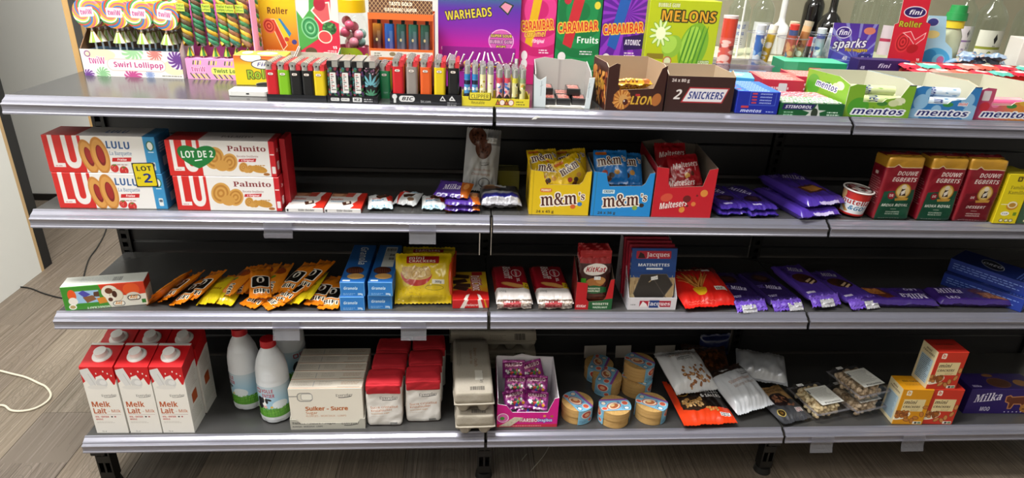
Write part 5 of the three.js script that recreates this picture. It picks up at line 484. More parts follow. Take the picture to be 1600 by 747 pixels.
    const com = { side: [d * S, h * S, (c, W, H) => { bg(c, W, H, '#bc1c28'); T(c, '2x', W * .3, H * .3, H * .14, '#f0d8d8'); fine(c, W * .5, H * .3, W * .4, 3, 9, '#e8b0b0', 4); RR(c, W * .15, H * .6, W * .2, H * .24, 3, '#e8dada'); }], top: [w * S, d * S, (c, W, H) => { bg(c, W, H, '#b9b2b0'); Rc(c, 0, 0, W * .3, H, '#93201f'); T(c, 'PALMITO', W * .62, H * .5, H * .3, '#3a2a2c', { fw: W * .3, font: 'serif' }); Rc(c, W * .94, 0, W * .06, H, '#a01c26'); }], left: '#bc2024' };
    const R1 = net({ front: [w * S, h * S, face(0)], ...com }), R2 = net({ front: [w * S, h * S, face(1)], ...com });
    put(one('palm_biscuit_box', cbox(w, h, d, R1), ink(R1.front), 'red and white palm biscuit carton, lower of its stack', 'biscuit box', 'palm biscuit cartons'), f.x, H2, f.z - .001, f.yaw); put(one('palm_biscuit_box', cbox(w, h, d, R2), ink(R2.front), 'red and white palm biscuit carton with a green heart sticker, upper of its stack', 'biscuit box', 'palm biscuit cartons'), f.x - .003, H2 + h + .0005, f.z - .002, f.yaw + .01);
    const rp = art(16, 16, '#b41a26'); put(one('palm_biscuit_box', cbox(.012, h * 2, .06, { all: rp }), ink(rp), 'red end of another palm biscuit carton pressed behind the stack', 'biscuit box'), f.x + w / 2 + .007, H2, f.z - .03, f.yaw);
  }
}
{ // flat chocolate bar cartons and small packs
  const S = 1500, A = net({ top: [130, 150, (c, W, H) => { bg(c, W, H, '#e2dedb'); Po(c, [[W * .84, 0], [W, 0], [W, H], [W * .68, H], [W * .76, H * .8], [W * .7, H * .7], [W * .8, H * .5], [W * .76, H * .3]], '#cc2c1e'); Rc(c, W * .02, 0, W * .42, H * .26, '#a8704e'); El(c, W * .2, H * .12, W * .14, H * .14, '#c99472'); Rc(c, W * .02, 0, W * .42, H * .08, '#4a2c1c'); Po(c, [[W * .44, H * .02], [W * .68, H * .02], [W * .62, H * .28], [W * .42, H * .28]], '#b84a3c'); T(c, 'kinder', W * .22, H * .42, H * .12, '#b8261c', { rot: PI / 2 * 0, fw: W * .36 }); T(c, 'Chocolate', W * .26, H * .56, H * .1, '#3f7aa8', { fw: W * .36 }); Po(c, [[W * .4, H * .62], [W * .62, H * .52], [W * .68, H * .7], [W * .48, H * .8]], '#4a2818'); Po(c, [[W * .5, H * .58], [W * .58, H * .54], [W * .62, H * .64], [W * .54, H * .7]], '#ece2d4'); }], front: [130, 18, (c, W, H) => { bg(c, W, H, '#dedbd8'); Rc(c, W * .04, H * .3, 6, 8, '#333'); T(c, 'kinder chocolate', W * .55, H * .5, H * .55, '#444', { fw: W * .42 }); }], side: '#b82a1e', left: '#d8d4d0' });
  [[[446, 331.5], [505.5, 332.5], 'flat white and red chocolate bar carton next to the palm biscuits'], [[506.5, 332.5], [564.5, 333.5], 'flat white and red chocolate bar carton next to the small foil packs']].forEach(([a, b, lb]) => { const f = fit(a, b, null, H2); put(one('chocolate_carton', cbox(f.w - .001, .0105, .105, A), ink(A.top), lb, 'chocolate box', 'flat chocolate bar cartons'), f.x, H2, f.z, f.yaw); });
  const B = art(110, 110, (c, W, H) => { bg(c, W, H, '#dcdfe2'); Po(c, [[W * .66, 0], [W, 0], [W, H * .6], [W * .8, H * .7]], '#c83228'); El(c, W * .6, H * .3, W * .28, H * .16, '#4a2c1c', -.3); El(c, W * .56, H * .28, W * .16, H * .08, '#6d4630', -.3); T(c, 'kinder', W * .36, H * .48, H * .12, '#b8261c', { fw: W * .4, rot: -.1 }); T(c, 'Bueno', W * .4, H * .62, H * .17, '#3a86b8', { fw: W * .5, rot: -.1 }); Rc(c, 0, H * .84, W, H * .16, '#bcd4de'); fine(c, 8, H * .88, W * .8, 2, 6, '#6a98b0', 3); }), B2 = art(110, 110, (c, W, H) => { bg(c, W, H, '#dcdfe2'); Po(c, [[0, H * .1], [W * .6, 0], [W * .5, H * .3], [W * .3, H * .3], [W * .2, H]], '#c83228'); Po(c, [[W * .3, H * .5], [W * .8, H * .36], [W * .7, H * .6], [W * .4, H * .7]], '#4a2c1c'); T(c, 'Bueno', W * .7, H * .26, H * .16, '#3a86b8', { fw: W * .36, rot: -.2 }); El(c, W * .7, H * .76, W * .14, H * .1, '#8a6a54'); });
  [[592, 331, .1, B, 'small white foil chocolate pack nearest the flat cartons'], [636, 325, -.18, B2, 'small white foil chocolate pack turned so its red corner shows, between two others'], [677, 331, .05, B, 'small white foil chocolate pack beside the purple chocolate']].forEach(([x, y, yw, r, lb], i) => { const a = onY(x, y, H2); put(one('chocolate_pack', lay(pillow(.056, .072, .018, r, r, { p: 3.5, wr: .0013, seed: 5 + i, seal: .006 })), ink(r, 'film'), lb, 'chocolate bar', 'small white chocolate packs'), a.x, H2, a.z - .036, yw, .06); });
  const C = art(170, 110, (c, W, H) => { bg(c, W, H, '#4a2c88'); Po(c, [[W * .66, 0], [W, 0], [W, H], [W * .8, H], [W * .72, H * .5]], '#b05a1c'); c.save(); c.translate(W * .45, H * .5); T(c, 'Milka', 0, 0, H * .42, '#e4def0', { it: 1, fw: W * .5, font: 'serif', rot: -.1 }); c.restore(); El(c, W * .86, H * .4, W * .08, H * .2, '#d88a3c'); });
  const cg = lay(pillow(.082, .075, .014, C, C, { p: 8, wr: .0008, seed: 8, seal: .003 })); const q = onY(722, 334, H2);
  put(one('chocolate_bar', cg, ink(C, 'film'), 'purple and orange chocolate bar flat on the deck, bottom of its stack', 'chocolate bar', 'purple and orange chocolate bars'), q.x, H2, q.z - .036, 0); put(one('chocolate_bar', cg, ink(C, 'film'), 'purple and orange chocolate bar in the middle of its stack', 'chocolate bar', 'purple and orange chocolate bars'), q.x, H2 + .0135, q.z - .037, .03); put(one('chocolate_bar', cg, ink(C, 'film'), 'purple and orange chocolate bar lying askew on top of its stack', 'chocolate bar', 'purple and orange chocolate bars'), q.x - .02, H2 + .031, q.z - .055, -.22, .14);
  const D = art(160, 170, (c, W, H) => { bg(c, W, H, '#38383e'); Rc(c, 0, H * .55, W, H * .45, '#b4b4bc'); Rc(c, 0, H * .68, W, H * .14, '#3434a4'); El(c, W * .28, H * .32, W * .26, H * .12, '#6a4630', .1); El(c, W * .3, H * .26, W * .2, H * .06, '#b08858', .1); RR(c, W * .36, H * .06, W * .3, H * .28, 4, '#d8dae0'); T(c, 'Lait', W * .5, H * .18, H * .14, '#3a5a9a', { it: 1 }); El(c, W * .8, H * .14, W * .12, H * .1, '#a02030', 0, '#c87880', 2); RR(c, W * .7, H * .1, W * .2, H * .08, 3, '#7a1a26'); }); let a = onY(780, 330, H2);
  put(one('dark_biscuit_pack', lay(pillow(.094, .105, .034, D, sub(D, 0, 150, 40, 18), { p: 5, wr: .002, seed: 4, seal: .012 })), ink(D, 'foil'), 'dark grey and silver biscuit pack lying across the rail joint', 'biscuit pack'), a.x + .004, H2, a.z - .05, .02, .04);
  const Y = art(80, 80, (c, W, H) => { bg(c, W, H, '#77702a'); for (let i = 0; i < 14; i++) Rc(c, 0, i * 6, W, 2, '#5c5620'); }); a = onZ(792, 275, -.17); put(one('wafer_pack', cbox(.056, .05, .05, { all: Y }), ink(Y, 'film'), 'olive yellow wafer pack standing behind the dark grey biscuit pack', 'biscuit pack'), a.x + .004, H2, -.165, 0);
  const E = art(150, 240, (c, W, H) => { bg(c, W, H, '#bfc0c2'); Rc(c, W * .62, 0, W * .38, H * .26, '#8a8a8c'); const ck = (x, y, r) => { El(c, x, y, r, r * .95, '#5a3424'); El(c, x, y - 2, r * .9, r * .85, '#6a4030'); speck(c, x - r * .6, y - r * .6, r * 1.2, r * 1.2, 14, ['#3c2016'], 2, 5); }; ck(W * .32, H * .14, W * .26); ck(W * .52, H * .33, W * .27); RR(c, W * .62, H * .14, W * .28, H * .09, 3, '#eeeeee'); T(c, '€ 2,20', W * .76, H * .185, H * .05, '#444', { font: 'monospace', wt: 'normal' }); scrib(c, W * .6, H * .55, W * .36, '#3a3a3a', 3); T(c, 'Sablés choco', W * .52, H * .66, H * .055, '#8a5038', { fw: W * .56, wt: 'normal' }); T(c, 'Choco koekjes', W * .5, H * .73, H * .055, '#8a5038', { fw: W * .6, wt: 'normal' }); El(c, W * .62, H * .86, W * .16, H * .07, null, 0, '#555', 3); });
  a = onZ(745, 285, -.15); put(one('cookie_bag', stand(pillow(.086, .155, .035, E, E, { p: 2.4, wr: .004, fr: 26, seed: 11, seal: .012, pin: .25 })), ink(E, 'film'), 'tall grey-white cookie bag with two chocolate cookies, leaning back under the top shelf', 'biscuit pack'), a.x + .006, H2 + .003, -.14, .02, -.34, -.08);
}
{ // chocolate sweets display cartons
  const S = 1600;
  const mk = (name, lb, L, Rr, col, d, hs, hb, draw, packDraw, packs, plb, grp, colIn, dl, cut) => {
    const f = fit(L, Rr, null, H2), w = f.w, X = w / 2, hf = hs;
    const R = net({ front: [w * S, hf * S, draw], side: [d * S, hs * S, (c, W, H) => { bg(c, W, H, col); RR(c, W * .3, H * .4, W * .4, H * .4, 5, 'rgba(40,30,20,.5)'); }], inn: colIn, pack: [150, 150, packDraw] });
    const t = thing(name, lb, 'display box'); sit(t, f, H2);
    tray(t, w, d, { R, hf, hs, hb, front: cut(X, hf), sidePoly: [[0, 0], [d - .002, 0], [d - .002, hb], [0, hs]], back: [[-X + .002, 0], [X - .002, 0], [X - .002, hb * .98], [X * .5, hb], [X * .3, hb * 1.05], [0, hb * .97], [-X * .3, hb * 1.06], [-X + .002, hb]] });
    packs.forEach(([x, y, z, yw, rx, rz], i) => put(one('sweets_pack', pillow(dl, dl * 1.05, .02, R.pack, R.pack, { p: 2.2, wr: .002, seed: 3 + i * 7, seal: .009 }), ink(R.pack, 'film'), plb, 'sweets bag', grp), f.x + x, H2 + y, f.z + z, yw, rx, rz));
  };
  const notch = (X, h) => [[-X, 0], [X, 0], [X, h], [X * .84, h * .98], [X * .72, h * .76], [X * .62, h * .7], [-X * .45, h * .68], [-X * .52, h * .76], [-X * .6, h * .97], [-X, h]];
  const mm = (c, x, y, w, h) => { T(c, 'm&m', x - w * .06, y, h, '#4a2018', { fw: w * .84, font: 'serif', st: '#f2eade', sw: h * .16, rot: -.08 }); T(c, "'s", x + w * .46, y - h * .2, h * .6, '#4a2018', { fw: w * .16, font: 'serif', st: '#f2eade', sw: h * .1 }); };
  const mmFront = (col, tag, tcol, cnt, dots) => (c, W, H) => { bg(c, W, H, col); mm(c, W * .53, H * .64, W * .72, H * .38); RR(c, W * .17, H * .4, W * .2, H * .09, tag === 'PEANUT' ? 10 : 2, tcol); T(c, tag, W * .27, H * .445, H * .07, tag === 'PEANUT' ? '#f4e8d8' : '#24445c', { fw: W * .16 }); T(c, cnt, W * .27, H * .92, H * .085, '#3a2a14', { fw: W * .3 }); El(c, W * .73, H * .8, 10, 9, dots[0]); El(c, W * .84, H * .74, 9, 8, dots[1]); Rc(c, W * .05, 0, 2, H, 'rgba(90,70,0,.35)'); };
  const mmPack = col => (c, W, H) => { bg(c, W, H, col); mm(c, W * .5, H * .34, W * .84, H * .34); RR(c, W * .06, H * .06, W * .34, H * .1, 6, '#d0702c'); for (const [x, y, k] of [[.3, .68, '#a83a24'], [.5, .75, '#3a2414'], [.66, .66, '#c08a3c'], [.42, .84, '#6a3a1c']]) El(c, W * x, H * y, 13, 11, k); };
  mk('peanut_sweets_box', 'yellow display carton of chocolate peanut sweets with torn cardboard at its back', [826, 334.6], [918.5, 336.7], '#d8b414', .115, .108, .118, mmFront('#dfbc18', 'PEANUT', '#d0702c', '24 x 45 g', ['#d0602c', '#3a78b8']), mmPack('#dcb414'), [[-.035, .105, -.06, .1, -.8, .05], [-.022, .088, -.032, -.1, -.7, -.15], [.028, .092, -.036, .3, -.5, .35], [.035, .1, -.08, -.2, -.7, .2], [0, .05, -.055, 0, -1.45, 0], [.0, .03, -.06, 0.1, -1.45, 0]], 'yellow bag of chocolate peanuts heaped in the yellow carton', 'peanut sweets in the yellow carton', '#8f7f66', .072, notch);
  mk('crispy_sweets_box', 'blue display carton of crispy chocolate sweets', [922, 336.7], [1014.5, 338.5], '#1c7ac0', .115, .108, .118, mmFront('#2088d0', 'CRISPY', '#cfe4ee', '24 x 36 g', ['#88a848', '#3a2a24']), mmPack('#1f78c8'), [[-.02, .1, -.06, .0, -.6, .02], [.02, .094, -.072, .12, -.7, -.1], [.0, .05, -.06, -.1, -1.35, 0], [.012, .03, -.06, .2, -1.45, 0]], 'blue bag of crispy chocolate sweets in the blue carton', 'crispy sweets in the blue carton', '#7d756a', .08, notch);
  mk('malt_sweets_box', 'red display carton of malt chocolate balls with tall cardboard sides', [1017, 338.5], [1109, 340.5], '#8e1420', .17, .122, .135, (c, W, H) => { bg(c, W, H, '#c01c2a'); T(c, 'Maltesers', W * .34, H * .74, H * .17, '#f4e8e4', { fw: W * .46, it: 1, rot: -.16, st: '#7a0c18', sw: 3 }); El(c, W * .22, H * .6, W * .1, H * .08, '#d0503c', -.3); El(c, W * .56, H * .62, 15, 14, '#6a1a1c'); El(c, W * .83, H * .5, 14, 14, '#d88a3c'); El(c, W * .68, H * .72, 9, 9, '#d87a3c'); El(c, W * .5, H * .84, 11, 12, '#d88a3c', .4); El(c, W * .72, H * .55, 4, 4, '#6a1a1c'); El(c, W * .58, H * .76, 5, 5, '#6a1a1c'); }, (c, W, H) => { bg(c, W, H, '#a0141e'); T(c, 'Maltesers', W * .5, H * .36, H * .22, '#efe0dc', { fw: W * .84, it: 1, rot: -.1 }); El(c, W * .5, H * .7, 14, 13, '#d8a04c'); El(c, W * .68, H * .64, 10, 10, '#5a2018'); }, [[-.01, .112, -.1, .05, -.6, 0], [.012, .098, -.055, .1, -.7, .05], [.0, .062, -.03, 0, -.5, 0], [.01, .055, -.07, .1, -1.2, 0], [.0, .1, -.13, 0, -.8, 0]], 'dark red bag of malt balls in the red carton', 'malt ball bags in the red carton', '#75695e', .078, (X, h) => [[-X, 0], [X, 0], [X, h], [X * .72, h * .97], [X * .58, h * .64], [-X * .5, h * .6], [-X * .58, h * .7], [-X * .62, h * .98], [-X, h]]);
}
{ // violet chocolate, hazelnut cup, coffee, tea
  const A = art(150, 260, (c, W, H) => { bg(c, W, H, '#3c2884'); c.save(); c.translate(W * .5, H * .3); c.rotate(.9); T(c, 'Milka', 0, 0, W * .36, '#dcd6ec', { it: 1, fw: W * .7, font: 'serif' }); c.restore(); El(c, W * .5, H * .66, W * .3, H * .12, '#2c1a30'); El(c, W * .52, H * .66, W * .2, H * .07, '#4a3040'); RR(c, W * .2, H * .86, W * .3, H * .05, 2, '#bcb4dc'); }), Bl = art(16, 16, '#283c9c');
  const L = art(170, 260, (c, W, H) => { bg(c, W, H, '#472f94'); c.save(); c.translate(W * .62, H * .24); c.rotate(.4); T(c, 'Milka', 0, 0, W * .28, '#cfc6e6', { it: 1, fw: W * .5, font: 'serif' }); c.restore(); Po(c, [[W * .28, H * .56], [W * .72, H * .5], [W * .86, H * .72], [W * .34, H * .76]], '#5a2c1c'); Po(c, [[W * .36, H * .58], [W * .74, H * .54], [W * .8, H * .68], [W * .44, H * .72]], '#b07838'); fine(c, W * .12, H * .12, W * .2, 3, 9, '#8f7cc4', 4); Rc(c, W * .3, H * .96, W * .5, H * .04, '#b9b0d4'); });
  const g = k => { const q = lay(pillow(.074, .16, .014, A, Bl, { p: 14, q: 3, pv: 30, seal: .005, wr: .0008, seed: k })); return q; };
  const X = (px, py) => onY(px, py, H2); let a = X(1132, 337), b = X(1178, 338);
  const put3 = (x, z, up, yw, lb, k) => put(one('chocolate_bar', g(k), ink(A, 'film'), lb, 'chocolate bar', 'thin violet chocolate bars'), x, H2 + up, z, yw);
  put3(a.x + .008, -.075, 0, .12, 'thin violet chocolate bar flat on the deck beside the red carton', 2); put3(a.x + .01, -.078, .013, .14, 'thin violet chocolate bar on another beside the red carton', 3); put3(b.x + .008, -.07, 0, .16, 'thin violet chocolate bar with blue edge on the deck, next along', 5); put3(b.x + .006, -.074, .013, .17, 'thin violet chocolate bar with blue edge, lying on another', 6);
  const lg = lay(pillow(.115, .19, .024, L, sub(L, 0, 0, 20, 10), { p: 14, q: 3, pv: 24, seal: .007, wr: .001, seed: 4 })); a = X(1262, 339);
  put(one('chocolate_bar', lg, ink(L, 'film'), 'large violet biscuit chocolate tablet, lower of two', 'chocolate bar', 'large violet tablets'), a.x + .0, H2 + .001, -.075, .24, .02); put(one('chocolate_bar', lg, ink(L, 'film'), 'large violet biscuit chocolate tablet lying on top of another', 'chocolate bar', 'large violet tablets'), a.x + .014, H2 + .028, -.09, .27, .06);
  { // hazelnut spread cup
    const R = net({ label: [260, 90, (c, W, H) => { bg(c, W, H, '#dfe4ea'); Rc(c, 0, 0, W, H * .36, '#c2261f'); Rc(c, 0, H * .3, W * .3, H * .7, '#3a241c'); const x = W * .5; T(c, 'nutella', x - 4, H * .46, H * .3, '#a01c20', { fw: 92, font: 'sans-serif' }); T(c, '&GO!', x + 4, H * .72, H * .26, '#2c6a98', { fw: 56, it: 1 }); Po(c, [[x - 58, H * .6], [x - 30, H * .95], [x - 20, H * .9], [x - 50, H * .55]], '#c89858'); RR(c, x + 46, H * .1, 22, H * .5, 3, '#e8e8ea', '#888', 1.5); El(c, W * .3, H * .2, 12, 22, '#d8b07a'); }], lid: [90, 90, (c, W, H) => { bg(c, W, H, '#4a3a34'); El(c, W * .5, H * .5, W * .4, H * .4, '#c9c4c0'); speck(c, W * .15, H * .2, W * .7, H * .6, 20, ['#4a2c20', '#e8e0d8', '#8a2020'], 4, 9); }] });
    const t = thing('hazelnut_cup', 'tilted red and white hazelnut spread snack cup beside the coffee', 'snack cup'), r0 = .029, r1 = .0335, h = .068;
    const lg2 = uvRect(nz(new THREE.CylinderGeometry(r1, r0, h * .82, 40, 1, true, PI, 2 * PI)), R.label); lg2.translate(0, h * .5, 0); part('printed_label', lg2, ink(R.label, 'film'), t); part('red_base', lathe([[0, 0], [r0 * .9, 0], [r0 * 1.02, .002], [r0 * 1.03, h * .09], [r0, h * .1]], 40), M(0xb81e1a, .35), t); const cap = nz(new THREE.CircleGeometry(r1 * 1.02, 40)); cap.rotateX(-PI / 2); cap.translate(0, h * .935, 0); part('foil_lid', uvRect(cap, R.lid), ink(R.lid, 'foil'), t); part('lid_rim', new THREE.TorusGeometry(r1 * 1.02, .0022, 8, 40).rotateX(PI / 2).translate(0, h * .92, 0), M(0xd8d4d0, .3), t);
    a = X(1338, 342); put(t, a.x + .0, H2 + .005, a.z - .032, -.35, .03, -.1);
  }
  // vacuum coffee bricks
  const S = 1500, w = .084, h = .158, d = .055;
  const coffee = (low, name, l1, l2) => net({ front: [w * S, h * S, (c, W, H) => { bg(c, W, H, '#8e1426'); Po(c, [[0, 0], [W, 0], [W, H * .16], [W * .4, H * .16], [W * .3, H * .12], [W * .22, H * .16], [0, H * .16]], '#c8932c'); Po(c, [[0, H * .16], [W * .2, H * .16], [W * .3, H * .12], [W * .4, H * .16], [W, H * .16]], null, '#e8d8b0', 3); T(c, 'DOUWE', W * .6, H * .25, H * .09, '#efe6e0', { fw: W * .56, it: 1 }); T(c, 'EGBERTS', W * .56, H * .35, H * .09, '#efe6e0', { fw: W * .66, it: 1 }); c.fillStyle = low; c.beginPath(); c.moveTo(W * .12, H * .54); c.lineTo(W * .95, H * .5); c.lineTo(W, H); c.lineTo(W * .03, H); c.fill(); El(c, W * .63, H * .53, W * .2, H * .12, '#d8a84a', 0, '#8a5a1c', 3); El(c, W * .63, H * .53, W * .16, H * .09, '#e8cc8c'); Po(c, [[W * .55, H * .6], [W * .6, H * .47], [W * .66, H * .47], [W * .72, H * .6]], '#3a2418'); El(c, W * .63, H * .46, 8, 9, '#e4d4c0'); Po(c, [[W * .58, H * .54], [W * .68, H * .5], [W * .69, H * .56], [W * .6, H * .6]], '#efe6dc'); El(c, W * .33, H * .6, W * .1, H * .055, '#8e1426'); T(c, 'DE', W * .33, H * .6, H * .05, '#efe6e0'); Po(c, [[W * .44, H * .64], [W * .82, H * .63], [W * .8, H * .67], [W * .46, H * .68]], '#c8963c'); T(c, name, W * .5, H * .755, H * .06, '#efece4', { fw: W * (name.length > 8 ? .74 : .52), it: 1 }); Rc(c, W * .42, H * .81, W * .16, 1.6, '#cfc8b8'); T(c, l1, W * .5, H * .855, H * .03, '#d8d4c8', { fw: W * .38 }); T(c, l2, W * .5, H * .89, H * .03, '#d8d4c8', { fw: W * .38 }); fine(c, W * .15, H * .96, W * .7, 1, 4, '#bcb4a8', 2); }], side: [d * S, h * S, (c, W, H) => { bg(c, W, H, '#7c1222'); Rc(c, 0, 0, W, H * .17, '#b98828'); RR(c, W * .3, H * .27, W * .2, H * .05, 3, '#d8c8c0'); fine(c, W * .12, H * .36, W * .76, 12, 8, '#c09a98', 2.4); }], top: [w * S, d * S, (c, W, H) => { bg(c, W, H, '#6a141e'); Rc(c, 0, H * .7, W, H * .3, '#b98828'); fine(c, W * .2, H * .4, W * .6, 2, 9, '#b08080'); }] });
  const G = coffee('#16503a', 'MOKA ROYAL', 'RICH & AROMATIC', 'RICHE & CORSÉ'), D = coffee('#761020', 'DESSERT', 'AROMATISCH', 'HARMONIEUX');
  const bag = (R, L, Rr, lb, sd, sx) => { const f = fit(L, Rr, null, H2), t = thing('coffee_pack', lb, 'coffee pack', 'vacuum coffee packs'); const gg = brick(f.w * sx, h, d, R, { r: .005, wr: .0012, seed: sd }); part('foil_brick', gg, ink(R.front, 'foil'), t); const fl = stand(pillow(f.w * sx * .96, .02, .006, R.top, R.top, { wr: .0015, seed: sd + 1, ny: 8 })); fl.rotateX(-1.35); fl.translate(0, h - .001, -.012); part('folded_flap', fl, ink(R.front, 'foil'), t); return put(t, f.x, H2, f.z - .001, f.yaw); };
  bag(G, [1363, 344], [1419, 344.5], 'red coffee pack with green moka panel, next to the hazelnut cup', 3, .98); bag(G, [1429, 345], [1484, 346.5], 'red coffee pack with green moka panel, between the two other coffee packs', 8, .98); bag(D, [1487, 346.8], [1544, 348.2], 'all-red dessert coffee pack next to the yellow tea box', 13, .98);
  const yT = (col, dk) => net({ front: [.06 * S, .128 * S, (c, W, H) => { bg(c, W, H, col); RR(c, W * .42, H * .05, W * .2, H * .1, 4, dk); T(c, 'b', W * .52, H * .1, H * .075, col); T(c, 'Familie', W * .55, H * .27, H * .08, '#3a3418', { it: 1, wt: 'normal', font: 'serif', fw: W * .6 }); T(c, 'Kamille', W * .56, H * .37, H * .08, '#3a3418', { it: 1, wt: 'normal', font: 'serif', fw: W * .7 }); El(c, W * .58, H * .63, W * .24, H * .09, '#c88a24'); El(c, W * .58, H * .61, W * .2, H * .07, '#e8e0c0'); El(c, W * .58, H * .615, W * .14, H * .045, '#b8862c'); Rc(c, W * .1, H * .6, W * .3, 2, '#fff'); El(c, W * .4, H * .79, W * .18, H * .045, '#f0f0e8'); T(c, '€ 2,20', W * .4, H * .79, H * .04, '#555'); RR(c, W * .74, H * .76, W * .14, H * .07, 2, '#6a8a20'); for (const x of [.34, .56, .74]) El(c, W * x, H * .93, W * .08, H * .03, '#e8e0b0', 0, '#554', 2); }], side: [.07 * S, .128 * S, (c, W, H) => { bg(c, W, H, '#b09a10'); fine(c, 8, H * .2, W - 16, 10, 9, '#5a5010'); }], top: '#7c7014' });
  const RY = yT('#dcc814', '#5a4a10'), RG = yT('#3c5a44', '#d8e0d0'), fy = fit([1546, 348.8], [1587, 349.8], null, H2);
  put(one('tea_box', cbox(.059, .126, .07, RY), ink(RY.front), 'yellow camomile tea carton beside the dessert coffee', 'tea box', 'tea cartons'), fy.x + .002, H2, fy.z, fy.yaw); put(one('tea_box', cbox(.059, .118, .07, RG), ink(RG.front), 'dark green tea carton beside the yellow one', 'tea box', 'tea cartons'), fy.x + .064, H2, fy.z, fy.yaw);
}
// ---------- third shelf ----------
{ // surprise egg carton lying upside down
  const S = 1500, f = fit([102, 487], [231, 476], [163, 430], H3), w = f.w, h = .062, d = .05;
  const R = net({
    front: [w * S, h * S, (c, W, H) => {
      c.save(); bg(c, W, H, '#3f8f2c'); Po(c, [[W * .45, 0], [W, 0], [W, H * .55], [W * .5, H * .5]], '#d8401f'); Po(c, [[W * .55, H], [W * .48, H * .4], [W * .8, H * .55], [W, H * .5], [W, H]], '#e9e6da');
      Rc(c, W * .16, H * .22, W * .28, H * .5, '#9fc4e6'); Po(c, [[W * .2, H * .3], [W * .26, H * .2], [W * .34, H * .38], [W * .26, H * .5]], '#4d4ba8'); Po(c, [[W * .24, H * .48], [W * .36, H * .42], [W * .4, H * .6], [W * .28, H * .72]], '#8a5a3a'); Po(c, [[W * .38, H * .3], [W * .44, H * .28], [W * .44, H * .5], [W * .37, H * .48]], '#5a3a2a'); Po(c, [[W * .4, H * .56], [W * .5, H * .52], [W * .52, H * .76], [W * .42, H * .8]], '#d88a2c');
      El(c, W * .12, H * .38, W * .05, H * .24, '#e65a22'); El(c, W * .12, H * .62, W * .055, H * .16, '#ece7de'); El(c, W * .1, H * .85, W * .04, H * .09, '#b9a26a', 0, '#fff', 3);
      El(c, W * .57, H * .35, W * .1, H * .28, '#efe8d8'); El(c, W * .64, H * .5, W * .08, H * .25, '#e5ddc8', 0, '#b9ac90', 2); El(c, W * .56, H * .3, W * .045, H * .12, '#6b3b22'); El(c, W * .62, H * .45, W * .03, H * .14, '#4a2818'); El(c, W * .57, H * .65, W * .05, H * .13, '#efe8d8'); El(c, W * .56, H * .66, W * .028, H * .08, '#5a2f1c');
      El(c, W * .83, H * .3, W * .1, H * .26, '#ea5a22'); El(c, W * .84, H * .62, W * .095, H * .2, '#ddd8cc'); RR(c, W * .77, H * .56, W * .15, H * .18, 8, '#f4f0e4', '#3a3020', 3); T(c, 'joy', W * .845, H * .65, H * .18, '#d07a1c', { it: 1, rot: PI });
      RR(c, W * .58, H * .76, W * .14, H * .18, 8, '#f4f0e4', '#555', 2); T(c, 'joy', W * .65, H * .85, H * .16, '#d07a1c', { it: 1, rot: PI }); Rc(c, W * .93, H * .74, W * .05, H * .16, '#2f7a2a');
      T(c, 'MINECRAFT', W * .4, H * .93, H * .12, '#e9ece4', { rot: PI, fw: W * .28 }); c.restore();
    }], top: [w * S, d * S, (c, W, H) => { bg(c, W, H, '#d6d8d2'); fine(c, W * .2, H * .2, W * .5, 4, 9, '#8aa0b0'); bars(c, W * .6, H * .3, W * .1, H * .4, '#777'); }], side: [d * S, h * S, (c, W, H) => { bg(c, W, H, '#c2341c'); Rc(c, 0, H * .4, W, H * .6, '#dcd8cc'); fine(c, 6, H * .45, W - 12, 6, 8, '#888'); }]
  });
  put(one('chocolate_egg_box', cbox(w, h, d, R), ink(R.front), 'green and red carton of chocolate eggs lying upside down at the shelf end', 'egg box'), f.x, H3, f.z - .002, f.yaw);
}
